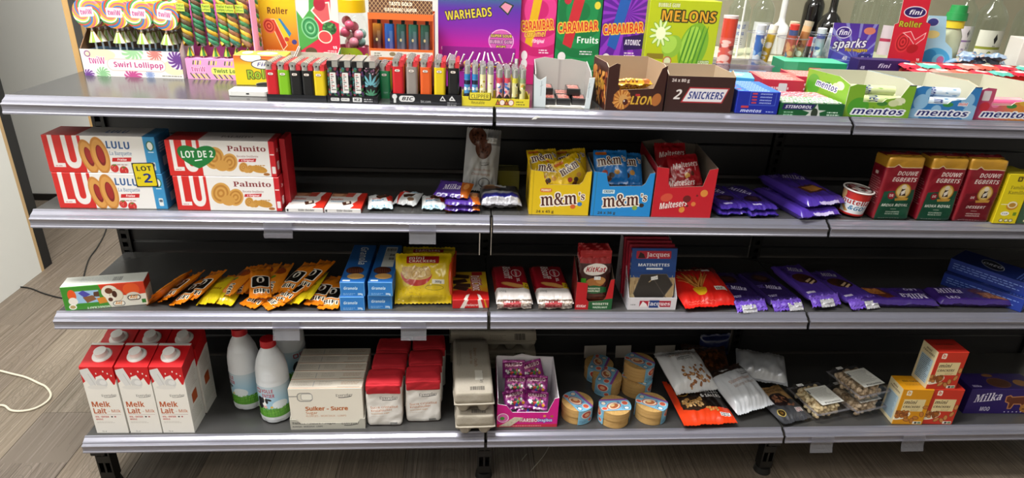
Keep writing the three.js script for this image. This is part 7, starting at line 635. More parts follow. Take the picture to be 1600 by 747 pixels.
// ---------- bottom shelf ----------
{ // milk cartons
  const red = '#c8141c', S = 1900;
  const R = net({
    front: [.077 * S, .2 * S, (c, w, h) => {
      bg(c, w, h, '#efece6'); Rc(c, 0, 0, w, h * .26, red);
      c.fillStyle = '#dcdcdc'; c.beginPath(); c.moveTo(-5, h * .05); c.lineTo(w * .26, h * .02); c.lineTo(w * .5, h * .3); c.lineTo(w * .2, h * .36); c.closePath(); c.fill();
      Po(c, [[0, h * .24], [w * .12, h * .2], [w * .2, h * .28], [w * .38, h * .26], [w * .42, h * .15], [w * .6, h * .12], [w * .7, h * .2], [w * .8, h * .16], [w * .92, h * .28], [w, h * .2], [w, h * .4], [0, h * .4]], '#efece6');
      El(c, w * .56, h * .24, w * .17, h * .07, '#d2d2d2'); El(c, w * .6, h * .23, w * .1, h * .035, '#e6e6e6'); for (const [x, y] of [[.46, .1], [.8, .1], [.68, .07], [.9, .13]]) El(c, w * x, h * y, 3, 5, '#efece6');
      c.strokeStyle = '#c9c9c9'; c.lineWidth = 3; Po(c, [[w * .22, h * .1], [w * .4, h * .32]], null, '#c4c4c4', 3);
      Rc(c, 0, h * .3, w, h * .7, '#efece6'); El(c, w * .4, h * .3, w * .3, h * .03, '#e3e1dd');
      scrib(c, w * .68, h * .42, w * .46, '#333');
      T(c, 'Melk', w * .07, h * .555, h * .105, '#b8562a', { al: 'left', fw: w * .56, wt: 'normal', st: '#b8562a', sw: 2 }); T(c, 'Lait', w * .07, h * .655, h * .105, '#b8562a', { al: 'left', fw: w * .4, wt: 'normal', st: '#b8562a', sw: 2 }); T(c, '- Milk', w * .53, h * .66, h * .06, '#b8562a', { al: 'left', fw: w * .38, wt: 'normal' });
      Rc(c, w * .08, h * .708, w * .82, 1.5, '#b99'); T(c, 'VOL - ENTIER', w * .09, h * .745, h * .036, '#b0342e', { al: 'left', fw: w * .42 }); T(c, 'WHOLE', w * .09, h * .782, h * .034, '#b0342e', { al: 'left', fw: w * .22 }); El(c, w * .6, h * .745, 4, 4, '#222'); El(c, w * .7, h * .745, 4, 4, '#a55');
      fine(c, w * .1, h * .82, w * .6, 2, 6, '#b9b4ac'); T(c, '1L e', w * .25, h * .97, h * .03, '#555', { wt: 'normal' });
    }],
    side: [.07 * S, .2 * S, (c, w, h) => { bg(c, w, h, '#e9e6e0'); Rc(c, 0, 0, w, h * .2, red); fine(c, w * .1, h * .26, w * .8, 9, 9, '#a08a80'); RR(c, w * .3, h * .52, w * .4, h * .14, 4, '#b9562a'); fine(c, w * .1, h * .7, w * .8, 9, 8, '#998'); }],
    red, white: '#e8e6e2', cream: '#efece6'
  });
  const w = .077, d = .07, hf = .2, hb = .221, mat = ink(R.front, 'card');
  const proto = thing('milk_carton', '', 'milk carton', 'milk cartons by the end of the shelf');
  // body: box with a roof sloping up to the back
  const pos = (x, y, z) => [x, y, z], q = (a, b, c2, d2, r) => { const g = new THREE.BufferGeometry(); g.setAttribute('position', new THREE.Float32BufferAttribute([...a, ...b, ...c2, ...a, ...c2, ...d2], 3)); const [u, v] = [r.u0, r.v0]; g.setAttribute('uv', new THREE.Float32BufferAttribute([u, v, r.u1, v, r.u1, r.v1, u, v, r.u1, r.v1, u, r.v1], 2)); g.computeVertexNormals(); return g; };
  const X = w / 2, A = [-X, 0, 0], B = [X, 0, 0], C = [X, hf, 0], D = [-X, hf, 0], E = [X, 0, -d], F = [-X, 0, -d], G = [X, hb, -d], Hh = [-X, hb, -d];
  part('carton_body', merge([q(A, B, C, D, R.front), q(B, E, G, C, R.side), q(F, A, D, Hh, R.side), q(E, F, Hh, G, R.front), q(F, E, B, A, R.white)]), mat, proto);
  const roof = part('roof', merge([q([-X, hf, 0], [X, hf, 0], [X, hb, -d], [-X, hb, -d], R.red)]), mat, proto);
  part('top_seam', flat(nz(plainBox(w * .99, .0012, .008, 0, hb + .0006, -d + .004)), R.white), mat, proto);
  const cap = merge([new THREE.CylinderGeometry(.0205, .0225, .003, 28).translate(0, .0015, 0), new THREE.CylinderGeometry(.0138, .0145, .014, 28).translate(0, .0095, 0)]); cap.rotateX(Math.atan2(hb - hf, d)); cap.translate(0, hf + (hb - hf) * .5, -d * .5);
  part('screw_cap', cap, M(0xf1f0ee, .4), roof);
  const fr = [[[150.5, 677.4], [201.6, 677.2]], [[203, 677.2], [254, 677]], [[255, 677], [304, 676.8]]], lb = ['white and red milk carton at the open end of the bottom shelf', 'white and red milk carton between two others in the front row', 'white and red milk carton with its printed side showing, nearest the plastic bottles'];
  fr.forEach(([a, b], i) => { const f = fit(a, b, null, H4), o = i ? copy(proto, lb[i]) : proto; o.userData.label = lb[i]; o.userData.group = 'milk cartons by the end of the shelf'; put(o, f.x, H4, f.z - .002, f.yaw); put(copy(proto, ['red-roofed milk carton behind the one at the open shelf end', 'red-roofed milk carton behind the middle one of the front row', 'red-roofed milk carton behind the one nearest the bottles'][i]), f.x + .003, H4, f.z - .078, f.yaw); if (!i) put(copy(proto, 'red-roofed milk carton at the very back, against the slotted upright'), f.x + .006, H4, f.z - .156, f.yaw); });
}
{ // milk bottles
  const R = net({
    label: [520, 190, (c, w, h) => {
      grad(c, 0, 0, w, h, ['#c3d3de', '#9fcbe6', '#b7dcf0']); Rc(c, 0, h * .78, w, h * .22, '#5aa52c'); for (let i = 0; i < 260; i++) Po(c, [[rnd() * w, h], [rnd() * 0 + i * 2, h * rr(.68, .8)]], null, ['#4f9c28', '#7cc043', '#3d7f22'][i % 3], 2);
      const x = w / 2; T(c, 'VOLLE', x - 40, h * .14, h * .15, '#b02a3c', { al: 'left', fw: 62 }); T(c, 'ENTIER', x - 40, h * .29, h * .15, '#b02a3c', { al: 'left', fw: 66 }); RR(c, x - 72, h * .1, 24, 22, 4, null, '#b02a3c', 5);
      // cow
      El(c, x - 58, h * .55, 24, 38, '#16161c', .1); El(c, x - 30, h * .5, 13, 30, '#fff', .12); El(c, x - 50, h * .42, 12, 6, '#16161c', -.4); El(c, x - 4, h * .42, 13, 6, '#16161c', .3); El(c, x - 40, h * .45, 10, 18, '#16161c', .1); El(c, x - 18, h * .46, 8, 17, '#16161c', -.1); El(c, x - 28, h * .66, 11, 9, '#e8b7ac'); El(c, x + 6, h * .66, 7, 7, '#e5c14a');
      El(c, x + 50, h * .6, 40, 26, '#e3eef4'); Rc(c, 12, h * .08, 92, h * .64, '#d9e3ea'); fine(c, 16, h * .12, 84, 12, 9, '#7f8f99'); bars(c, 20, h * .62, 60, 26, '#333');
      for (let i = 0; i < 260; i++) Po(c, [[i * 2, h], [i * 2 + rr(-4, 4), h * rr(.68, .8)]], null, ['#4f9c28', '#7cc043', '#3d7f22'][i % 3], 2);
      Rc(c, w - 110, h * .1, 100, h * .6, '#dfe8ee'); fine(c, w - 104, h * .16, 88, 10, 9, '#8a9aa4');
    }]
  });
  const t = thing('milk_bottle', '', 'bottle', 'plastic milk bottles');
  const r = .0405, pr = [[0.001, 0], [r * .8, .001], [r * .97, .006], [r, .016], [r, .12], [r * .985, .128], [r * .99, .136], [r * .96, .155], [r * .84, .18], [r * .62, .202], [.0165, .216], [.016, .222]];
  const g = lathe(pr, 48), p = g.attributes.position; for (let i = 0; i < p.count; i++) { const y = p.getY(i); if (y < .02) { const a = Math.atan2(p.getZ(i), p.getX(i)), k = 1 - .06 * Math.pow(Math.max(0, Math.cos(a * 6)), 3) * (1 - y / .02); p.setX(i, p.getX(i) * k); p.setZ(i, p.getZ(i) * k); } } g.computeVertexNormals();
  const bb = part('bottle_body', g, M(0xdde2e8, .28), t); part('cap', merge([new THREE.CylinderGeometry(.0185, .019, .018, 36).translate(0, .229, 0), new THREE.CylinderGeometry(.0195, .0195, .003, 36).translate(0, .2215, 0)]), M(0xb4101e, .38), t);
  part('label', sleeve(r + .0004, .024, .118, R.label, 2 * PI, 48), ink(R.label, 'film'), bb);
  t.userData.label = 'white plastic milk bottle with red cap beside the sugar tray, cow label showing'; let a = onY(428, 662, H4); put(t, a.x, H4, a.z - .036, -.02);
  const t2 = copy(t, 'white plastic milk bottle with red cap beside the cartons, label turned aside'); a = onY(385, 641, H4); put(t2, a.x, H4, a.z - .034, -.75);
  const t3 = copy(t, 'milk bottle standing at the back between the bottles and the sugar tray'); a = onY(456, 610, H4); put(t3, a.x - .005, H4, a.z - .05, 1.3);
}
{ // boxed sugar in a grey tray
  const f = fit([454.6, 671.5], [571, 669.5], [510, 608], H4), S = 1500, bw = f.w - .006, bh = f.h - .002, bd = .034;
  const R = net({
    front: [bw * S, bh * S, (c, w, h) => { bg(c, w, h, '#e9e4d8'); RR(c, w * .12, h * .12, w * .2, h * .2, 14, '#d8d4c8', '#777', 3); RR(c, w * .17, h * .14, w * .15, h * .15, 8, '#efece2', '#999', 2); Po(c, [[0, h * .2], [w * .12, h * .2]], null, '#666', 3); scrib(c, w * .75, h * .18, w * .23, '#333', 3); T(c, 'Suiker - Sucre', w * .21, h * .5, h * .13, '#b3622e', { al: 'left', fw: w * .58, wt: 'normal', st: '#b3622e', sw: 2 }); T(c, 'Sugar', w * .21, h * .61, h * .09, '#b3622e', { al: 'left', fw: w * .16, wt: 'normal' }); T(c, 'KLONTJES - MORCEAUX - LUMPS', w * .21, h * .69, h * .055, '#c09070', { al: 'left', fw: w * .55, wt: 'normal' }); }],
    top: [bw * S, bd * S * 1.4, (c, w, h) => { bg(c, w, h, '#d8d0c2'); Rc(c, 0, h * .9, w, h * .06, '#b87a4c'); fine(c, w * .05, h * .2, w * .25, 4, 9, '#8d8478'); Po(c, [[w * .33, h * .15], [w * .33, h * .75]], null, '#999', 2); fine(c, w * .4, h * .2, w * .22, 4, 9, '#8d8478'); fine(c, w * .7, h * .2, w * .26, 3, 10, '#b28a6a', 3); Rc(c, w * .66, h * .8, w * .3, 3, '#8d8478'); }],
    side: [bd * S, bh * S, (c, w, h) => { bg(c, w, h, '#ddd7ca'); fine(c, 4, h * .2, w - 8, 10, 9, '#a99'); }],
  });
  const R2 = net({ front: [f.w * S, .032 * S, (c, w, h) => { bg(c, w, h, '#b4b2a8'); T(c, 'Suiker - Sucre - Sugar', w * .03, h * .38, h * .3, '#2e2e2c', { al: 'left', fw: w * .58, font: 'serif' }); T(c, 'KLONTJES - MORCEAUX - LUMPS', w * .03, h * .7, h * .18, '#444', { al: 'left', fw: w * .4 }); scrib(c, w * .8, h * .4, w * .24, '#2e2e2c', 3); }], inn: '#a9a69b', side: '#aeaba2' });
  const d = .19, th = .032, tr = thing('sugar_tray', 'grey cardboard shelf tray holding a row of boxed sugar', 'tray'); sit(tr, f, H4);
  tray(tr, f.w, d, { hf: th, hs: .06, R: R2, fin: 'matt', sidePoly: [[0, 0], [d - .002, 0], [d - .002, .05], [.03, .05], [0, th]], hb: .05, front: [[-f.w / 2, 0], [f.w / 2, 0], [f.w / 2, th], [f.w * .44, th], [f.w * .4, th * .62], [-f.w * .36, th * .62], [-f.w * .42, th], [-f.w / 2, th]] });
  const lbs = ['white box of sugar lumps filling the front of the grey tray', 'white box of sugar lumps second from the front in the tray', 'white box of sugar lumps third from the front in the tray', 'white box of sugar lumps fourth from the front in the tray', 'white box of sugar lumps at the very back of the tray'], geo = cbox(bw, bh, bd, R);
  for (let i = 0; i < 5; i++) { const b = one('sugar_box', geo, ink(R.front), lbs[i], 'box', 'sugar boxes in the grey tray'); put(b, f.x + Math.sin(f.yaw) * -(.003 + i * (bd + .002)), H4 + .002, f.z - .003 - i * (bd + .002), f.yaw, 0, (i % 2 ? .004 : 0)); }
}
{ // paper bags of sugar
  const S = 1700, w = .09, h = .138, d = .066;
  const R = net({
    front: [w * S, h * S, (c, W, H) => { bg(c, W, H, '#ebe8e4'); Rc(c, 0, 0, W, H * .07, '#c41f2c'); scrib(c, W * .64, H * .33, W * .5, '#333', 3); T(c, 'Sucre cristallisé', W * .12, H * .555, H * .07, '#a84e20', { al: 'left', fw: W * .76, wt: 'normal', rot: -.05 }); T(c, 'Kristalsuiker', W * .12, H * .62, H * .07, '#a84e20', { al: 'left', fw: W * .58, wt: 'normal', rot: -.05 }); T(c, 'Granulated sugar', W * .12, H * .685, H * .045, '#c08a60', { al: 'left', fw: W * .5, wt: 'normal', rot: -.05 }); fine(c, W * .12, H * .74, W * .35, 1, 6, '#c8b8a8'); Rc(c, W * .64, H * .9, W * .2, H * .05, '#999'); bars(c, W * .64, H * .945, W * .22, H * .03); }],
    side: [d * S, h * S, (c, W, H) => { bg(c, W, H, '#e4e0da'); Rc(c, 0, 0, W, H * .12, '#c41f2c'); fine(c, W * .15, H * .3, W * .6, 14, 9, '#bb7a4c', 4); }],
    top: [w * S, d * S, (c, W, H) => { bg(c, W, H, '#c9202e'); Rc(c, 0, H * .45, W, 2, '#a8141f'); Po(c, [[0, 0], [W * .2, H * .45], [0, H * .9]], '#bd1a27'); Po(c, [[W, 0], [W * .8, H * .45], [W, H * .9]], '#bd1a27'); }], red: '#c9202e'
  });
  const mk = sd => { const g = brick(w, h, d, R, { r: .009, wr: .0016, seed: sd, bulge: .002 }); return g; };
  const flap = sd => { const g = brick(w * .96, .03, .005, { front: R.red, side: R.red, top: R.red }, { r: .002, wr: .0016, seed: sd, ny: 8 }); g.rotateX(.12); g.translate(0, h - .031, .0045); return g; };
  const gs = [mk(3), mk(8)], fs = [flap(4), flap(6)];
  const L = [[574, 667, 630.6, 665.5], [633, 661, 690.5, 659]], lab = [['white paper sugar bag with red top next to the sugar tray', 'white paper sugar bag with red top next to the egg cartons'], ['red-topped sugar bag behind the one next to the tray', 'red-topped sugar bag behind the one next to the egg cartons'], ['red-topped sugar bag at the back of the row by the tray', 'red-topped sugar bag at the back of the row by the eggs']];
  L.forEach(([a, b, c, d2], i) => { const f = fit([a, b], [c, d2], null, H4); for (let k = 0; k < 3; k++) { const t = thing('sugar_bag', lab[k][i], 'sugar bag', 'paper bags of sugar'); part('paper_bag', gs[(i + k) % 2], ink(R.front, 'matt'), t); part('folded_top', fs[(i + k) % 2], ink(R.front, 'matt'), t); put(t, f.x + k * .004, H4, f.z - k * .074, f.yaw + (k ? .03 * (i ? 1 : -1) : 0)); } });
}
{ // egg cartons
  const S = 1500, LN = .255, WD = .104;
  const R = net({ lid: [WD * S, LN * S, (c, w, h) => { bg(c, w, h, '#a39b8e'); for (let i = 0; i < 1500; i++) { const v = 140 + 40 * rnd(); El(c, rnd() * w, rnd() * h, rr(.5, 2), rr(.5, 2), `rgba(${v},${v - 6},${v - 16},.5)`); } c.save(); c.translate(w * .5, h * .5); c.rotate(PI / 2); T(c, 'Eieren - Oeufs', -h * .12, -w * .1, w * .12, '#7c4f38', { fw: h * .36, wt: 'normal' }); T(c, 'Scharrel - Sol', -h * .12, w * .02, w * .09, '#7c4f38', { fw: h * .26, wt: 'normal' }); T(c, 'Everyday', h * .25, -w * .22, w * .12, '#333', { it: 1, wt: 'normal', font: 'serif', fw: h * .2 }); fine(c, -h * .45, w * .3, h * .5, 3, 7, '#6a6258'); c.restore(); Rc(c, w * .55, h * .63, w * .2, h * .16, '#c9c5bc'); bars(c, w * .4, h * .9, w * .36, h * .06, '#3a3632'); }], pulp: [64, 64, (c, w, h) => { bg(c, w, h, '#aca495'); for (let i = 0; i < 500; i++) { const v = 145 + 40 * rnd(); El(c, rnd() * w, rnd() * h, rr(.4, 1.6), rr(.4, 1.6), `rgba(${v},${v - 6},${v - 16},.5)`); } }], side: [LN * S, 60, (c, w, h) => { bg(c, w, h, '#a39b8e'); fine(c, w * .1, h * .35, w * .3, 3, 9, '#5a534a'); fine(c, w * .45, h * .3, w * .2, 4, 8, '#4a443c'); bars(c, w * .74, h * .15, w * .13, h * .6, '#33302c'); }] });
  const taper = (g, k) => { const p = g.attributes.position; for (let i = 0; i < p.count; i++) { const t = 1 - k * (p.getY(i) / .034); p.setX(i, p.getX(i) * t); p.setZ(i, -LN / 2 + (p.getZ(i) + LN / 2) * (1 - k * .45 * (p.getY(i) / .034))); } return g; };
  const lid = taper(brick(WD, .034, LN, { front: R.pulp, side: R.side, left: R.side, right: R.side, top: R.lid, back: R.pulp }, { r: .008, wr: .001, seed: 5, ny: 6 }), .07); lid.translate(0, .034, 0);
  const rim = flat(brick(WD - .001, .004, LN - .001, { front: R.pulp, side: R.pulp, top: R.pulp }, { r: .002, wr: .0012, seed: 9, ny: 2 }), R.pulp); rim.translate(0, .032, .0015);
  const cups = []; for (let i = 0; i < 2; i++) for (let j = 0; j < 5; j++) { const c = new THREE.CylinderGeometry(.027, .012, .034, 8, 3); c.rotateY(PI / 8); const p = c.attributes.position; for (let q = 0; q < p.count; q++) { p.setX(q, p.getX(q) + .0012 * vn(p.getY(q) * 90, q, 3)); } c.computeVertexNormals(); c.translate((i - .5) * .05, .017, -.028 - j * .05); cups.push(c); }
  const wallg = brick(WD - .006, .01, LN - .006, { front: R.pulp, side: R.pulp, top: R.pulp }, { r: .004, wr: .0012, seed: 2, ny: 4 }); wallg.translate(0, .024, -.003);
  const mat = new THREE.MeshPhysicalMaterial({ map: pages[R.lid.p].t, roughness: .95, side: THREE.DoubleSide });
  const cg = merge([...cups.map(c => flat(nz(c), R.pulp)), flat(nz(wallg), R.pulp)]);
  const egg = (label) => { const t = thing('egg_carton', label, 'egg carton', 'grey egg cartons'); part('cup_tray', cg, mat, t); part('rim', rim, mat, t); part('lid', lid, mat, t); return t; };
  const a = onY(742, 672, H4), x = a.x; put(egg('grey pulp egg carton under another, end poking over the shelf front'), x, H4 + .0008, .082, .02); put(egg('grey pulp egg carton on top of another, end towards the sugar bags'), x - .004, H4 + .0695, .078, .035);
  const b = onZ(770, 560, -.22); put(egg('long egg carton lying along the back panel, lower of two'), b.x - .125, H4 + .0008, -.255, PI / 2 + PI); put(egg('long egg carton along the back panel, upper of two, barcode showing'), b.x - .128, H4 + .0695, -.252, PI / 2 + PI);
}
{ // sweets tray, pink
  const f = fit([776, 667.5], [870, 667], null, H4), w = f.w, S = 1500, d = .15, hf = .048, hb = .125;
  const R = net({
    front: [w * S, .1 * S, (c, W, H) => { bg(c, W, H, '#d8168c'); const y = H * .52; T(c, 'HARIBO', W * .52, H * .76, H * .17, '#fff', { st: '#b01040', sw: 5, fw: W * .3 }); T(c, 'Dragibus', W * .79, H * .76, H * .13, '#fff', { st: '#2a2ab0', sw: 5, fw: W * .24 }); Rc(c, 0, H * .89, W, H * .11, '#d0304a'); fine(c, W * .2, H * .94, W * .6, 1, 4, '#f3c0c8', 3); El(c, W * .1, H * .68, W * .09, W * .09, '#e86ab8', 0, '#fff', 3); El(c, W * .09, H * .7, 9, 9, '#4a9a3a'); El(c, W * .78, H * .62, 6, 6, '#f0a060'); El(c, W * .9, H * .63, 7, 6, '#b06a3a'); }],
    side: [40, 40, '#cf1586'], inn: '#d9d6dc',
    pack: [150, 110, (c, W, H) => { bg(c, W, H, '#8a1f7a'); Rc(c, 0, 0, W, H * .5, '#95227e'); T(c, 'HARIBO', W * .5, H * .25, H * .26, '#f4d8e8', { st: '#7a1030', sw: 5, fw: W * .8, rot: -.08 }); for (let i = 0; i < 26; i++) El(c, W * .5 + rr(-50, 50), H * .68 + rr(-22, 22), rr(7, 11), rr(7, 11), ['#d03a3a', '#e8a020', '#3a8a3a', '#222', '#f0f0f0', '#3a5ac0', '#e070b0'][i % 7]); T(c, 'Dragibus', W * .6, H * .94, H * .14, '#fff', { fw: W * .4 }); }],
    scrap: [80, 40, (c, W, H) => { bg(c, W, H, '#d4c9b4'); speck(c, 0, 0, W, H, 60, ['#c6b99f', '#ddd3bf'], 1, 4); }]
  });
  const t = thing('sweets_tray', 'bright pink open cardboard tray of small sweets bags', 'display box'); sit(t, f, H4); const X = w / 2;
  tray(t, w, d, { R, hf: .095, hs: .125, hb, front: [[-X, 0], [X, 0], [X, .095], [X * .86, .092], [X * .66, hf], [-X * .5, hf], [-X * .7, .07], [-X, .075]], back: [[-X + .002, 0], [X - .002, 0], [X - .002, .12], [X * .3, .122], [-X * .1, .13], [-X * .4, .122], [-X + .002, .124]], sidePoly: [[0, 0], [d - .002, 0], [d - .002, .12], [0, .092]] });
  const tear = part('torn_patch', sheet([[-.03, 0], [.0, 0], [.034, .028], [.01, .03], [-.012, .012]], .0003, R.scrap, R.scrap, .07, .03, -.035), ink(R.scrap, 'matt'), t); tear.position.set(-w * .28, .003, .0008);
  const g = pillow(.062, .05, .012, R.pack, R.pack, { wr: .0012, seed: 4 }), sp = [[-.03, .052, -.03, .2, -.9], [.028, .05, -.028, -.15, -1.0], [-.025, .068, -.072, .1, -.85], [.03, .07, -.07, -.1, -.8], [0, .03, -.03, .4, -1.3], [.02, .09, -.11, .1, -.5], [-.03, .092, -.11, -.2, -.5], [-.01, .036, -.08, .3, -1.3]];
  sp.forEach(([x, y, z, yw, rx]) => put(one('sweets_bag', g, ink(R.pack, 'foil'), 'small purple bag of round sweets heaped in the pink tray', 'sweets bag', 'sweets bags in the pink tray'), f.x + x, H4 + y, f.z + z - .02, yw, rx, rr(-.2, .2)));
}
{ // round wooden cheese boxes
  const S = 1400, r = .0425, h = .046, hw = .024;
  const R = net({
    wood: [220, 60, (c, w, h) => { bg(c, w, h, '#c19a5c'); for (let i = 0; i < 160; i++) Rc(c, rnd() * w, rnd() * h, rr(10, 60), 1, ['rgba(150,110,60,.4)', 'rgba(220,180,120,.4)'][i % 2]); }],
    band: [130, 120, (c, w, h) => { bg(c, w, h, '#7db7d4'); Rc(c, w * .86, 0, w * .14, h, '#8d4fa0'); El(c, w * .4, h * .45, w * .3, h * .2, '#e9dcc4', .3, '#c84a3a', 4); El(c, w * .4, h * .46, w * .22, h * .12, '#b5643c', .3); El(c, w * .45, h * .42, w * .12, h * .06, '#e8c890', .3); El(c, w * .2, h * .14, w * .12, h * .09, '#d35a4a', 0, '#f4d8c0', 3); El(c, w * .65, h * .16, w * .14, h * .08, '#e9dcc4', 0, '#3d6fb0', 3); El(c, w * .2, h * .82, w * .1, h * .08, '#f0efe8', 0, '#4a6a8a', 3); El(c, w * .62, h * .82, w * .16, h * .1, '#d0604a', 0, '#f4e0d0', 3); T(c, 'Mini', w * .66, h * .62, 14, '#2c4a90', { it: 1 }); fine(c, w * .1, h * .68, w * .35, 2, 6, '#2c4a70'); }],
    tab: [90, 90, (c, w, h) => { bg(c, w, h, '#7db7d4'); El(c, w * .5, h * .35, w * .3, h * .24, '#c84a3a', 0, '#f6e6d8', 4); El(c, w * .5, h * .36, w * .15, h * .12, '#e9b48a'); El(c, w * .75, h * .78, 12, 10, '#d0604a', 0, '#f4e0d0', 2); fine(c, 8, h * .72, w * .4, 3, 6, '#2c4a70'); }]
  });
  const cyl = (rad, y0, y1) => { const g = nz(new THREE.CylinderGeometry(rad, rad, y1 - y0, 48, 1, true)); g.translate(0, (y0 + y1) / 2, 0); return uvRect(g, R.wood); }, disc = (rad, y) => { const g = nz(new THREE.CircleGeometry(rad, 48)); g.rotateX(-PI / 2); g.translate(0, y, 0); return uvRect(g, R.wood); };
  const base = merge([cyl(r - .0015, .001, h * .6), disc(r - .0015, .001)]), lid = merge([cyl(r, h * .52, h), disc(r - .0004, h), disc(r - .002, h - .002), cyl(r - .0005, h * .52, h)]);
  const rb = r + .001, at = Math.asin(hw / rb), pts = []; for (let i = 0; i <= 12; i++) { const a = -at + 2 * at * i / 12; pts.push([Math.sin(a) * rb, Math.cos(a) * rb]); } for (let i = 12; i >= 0; i--) { const a = -at + 2 * at * i / 12; pts.push([Math.sin(a) * rb, -Math.cos(a) * rb]); }
  const tp = sheet(pts.map(([x, y]) => [x, y + rb]).reverse(), .0005, R.band, R.band, 2 * hw, 2 * rb, -hw); tp.translate(0, -rb, 0); tp.rotateX(-PI / 2); tp.translate(0, h + .0012, 0);
  const tb = s => { const g = sleeve(rb, .002, h + .001, R.tab, 2 * at, 12); if (s < 0) g.rotateY(PI); return g; };
  const band = merge([tp, tb(1), tb(-1)]);
  const cheese = (label) => { const t = thing('cheese_box', label, 'cheese box', 'small round wooden cheese boxes'); part('box_base', base, ink(R.wood, 'matt'), t); part('box_lid', lid, ink(R.wood, 'matt'), t); part('paper_band', band, ink(R.band), t); return t; };
  const P = [[904, 664, 0, .5, 'round wooden cheese box with blue band, nearest the pink tray'], [963, 670, 0, 1.62, 'round wooden cheese box overhanging the rail, plain wood side facing out'], [1021, 665, 0, 1.02, 'round wooden cheese box nearest the salted nuts bag'], [951, 621, 0, -.5, 'round wooden cheese box standing behind the overhanging one', .0], [998, 624, 0, .9, 'round wooden cheese box underneath another in the second row']];
  const done = P.map(([x, y, k, yw, lb]) => { const a = onY(x, y, H4); return put(cheese(lb), a.x, H4, a.z - r + .002, yw); });
  const ea = onY(938, 601, H4); put(cheese('round wooden cheese box at the back, beside empty dark shelf'), ea.x, H4, ea.z - r, -.45);
  const g = cheese('round wooden cheese box stacked on top of another, next to the white nut bag'); put(g, done[4].position.x + .004, H4 + h + .0022, done[4].position.z - .012, .75);
}
{ // bags of nuts
  const nut = (c, x, y, w, h, n, cols) => { for (let i = 0; i < n; i++) { const a = x + rnd() * w, b = y + rnd() * h; El(c, a, b, rr(6, 9), rr(4, 6), cols[i % cols.length], rnd() * 3, 'rgba(60,30,10,.5)', 1.2); } };
  const A = art(220, 250, (c, w, h) => { bg(c, w, h, '#1d1512'); Rc(c, 0, h * .72, w, h * .28, '#d73e1a'); Rc(c, 0, 0, w * .1, h, '#d23c18'); Po(c, [[0, h * .1], [w * .08, h * .5], [0, h * .8]], '#d23c18'); El(c, w * .22, h * .36, 24, 20, '#2a1c10', 0, '#b89040', 5); El(c, w * .22, h * .36, 12, 10, '#6d4a20'); El(c, w * .33, h * .62, w * .24, h * .15, '#33231a'); nut(c, w * .15, h * .52, w * .36, h * .15, 48, ['#d0a468', '#c09050', '#e0bc84']); T(c, 'DROOG GEROOSTERD', w * .72, h * .18, 13, '#e8e0d8', { fw: w * .42 }); T(c, '& GEZOUTEN', w * .74, h * .26, 13, '#e8e0d8', { fw: w * .34 }); T(c, 'GRILLÉES', w * .74, h * .36, 24, '#fff', { fw: w * .4 }); T(c, '& SALÉES', w * .74, h * .46, 24, '#fff', { fw: w * .4 }); nut(c, w * .55, h * .72, w * .2, h * .07, 8, ['#c98a4a']); Rc(c, w * .74, h * .82, w * .2, h * .06, '#f0f0f0'); fine(c, w * .75, h * .83, w * .18, 2, 7, '#444', 4); });
  const Bk = art(16, 16, '#c0b9b0');
  const nb = art(200, 240, (c, w, h) => { bg(c, w, h, '#d4d5d8'); c.save(); c.translate(w, h); c.rotate(PI); T(c, 'Cacahuètes', w * .5, h * .78, 24, '#8a5a44', { fw: w * .6, wt: 'normal' }); T(c, 'Pindanoten', w * .45, h * .88, 22, '#8a5a44', { fw: w * .5, wt: 'normal' }); scrib(c, w * .5, h * .66, w * .4, '#444', 3); c.restore(); nut(c, w * .28, h * .52, w * .6, h * .4, 46, ['#8f5a34', '#a66c40', '#c79a6c']); });
  const wb = art(200, 240, (c, w, h) => { bg(c, w, h, '#c6c9cf'); Rc(c, 0, 0, w, h * .2, '#3a2a22'); RR(c, w * .3, h * .08, w * .22, h * .07, 4, '#f0f0f0'); T(c, 'Studentenhaver', w * .55, h * .42, 22, '#9a6a54', { fw: w * .62, wt: 'normal', rot: -.1 }); T(c, 'Mélange étudiant', w * .58, h * .52, 18, '#8d7468', { fw: w * .6, wt: 'normal', rot: -.1 }); scrib(c, w * .78, h * .28, w * .3, '#444', 3); });
  const sb = art(210, 240, (c, w, h) => { bg(c, w, h, '#4a4b50'); Rc(c, 0, 0, w, h * .46, '#bc945f'); T(c, 'GEROOSTERDE', w * .5, h * .08, 18, '#4a2c18', { fw: w * .6 }); T(c, 'NOTENMIX', w * .6, h * .2, 22, '#4a2c18', { fw: w * .55 }); El(c, w * .48, h * .45, w * .3, h * .18, '#2d2022'); nut(c, w * .26, h * .34, w * .42, h * .18, 34, ['#b0785a', '#9c6246', '#c89070']); El(c, w * .2, h * .76, 22, 20, '#2a1c10', 0, '#c8b060', 5); El(c, w * .2, h * .76, 11, 10, '#7a5a28'); nut(c, w * .6, h * .6, w * .22, h * .07, 12, ['#b0785a']); Rc(c, w * .66, h * .72, w * .24, h * .1, '#e8e8e8'); fine(c, w * .68, h * .74, w * .2, 3, 7, '#a03030', 3); });
  const br = art(120, 120, (c, w, h) => { bg(c, w, h, '#4a2c1c'); speck(c, 0, h * .1, w, h * .8, 200, ['#6a3c20', '#84502c', '#38200f'], 3, 7); });
  const P = (nm, w, h, t, F, fin, lb, x, z, y, yw, rx, rz, o = {}) => put(one(nm, stand(lay(pillow(w, h, t, F, o.back ?? F, { p: 2.4, wr: .0022, seed: o.seed, seal: .012, ...o }))), ink(F, fin), lb, 'snack bag', 'bags of nuts'), x, y, z, yw, rx, rz);
  let a = onY(1092, 640, H4); P('nut_bag', .15, .18, .03, A, 'film', 'black and orange-red bag of roasted salted nuts lying on the shelf', a.x - .003, -.028, H4 + .004, .06, .05, 0, { seed: 3 });
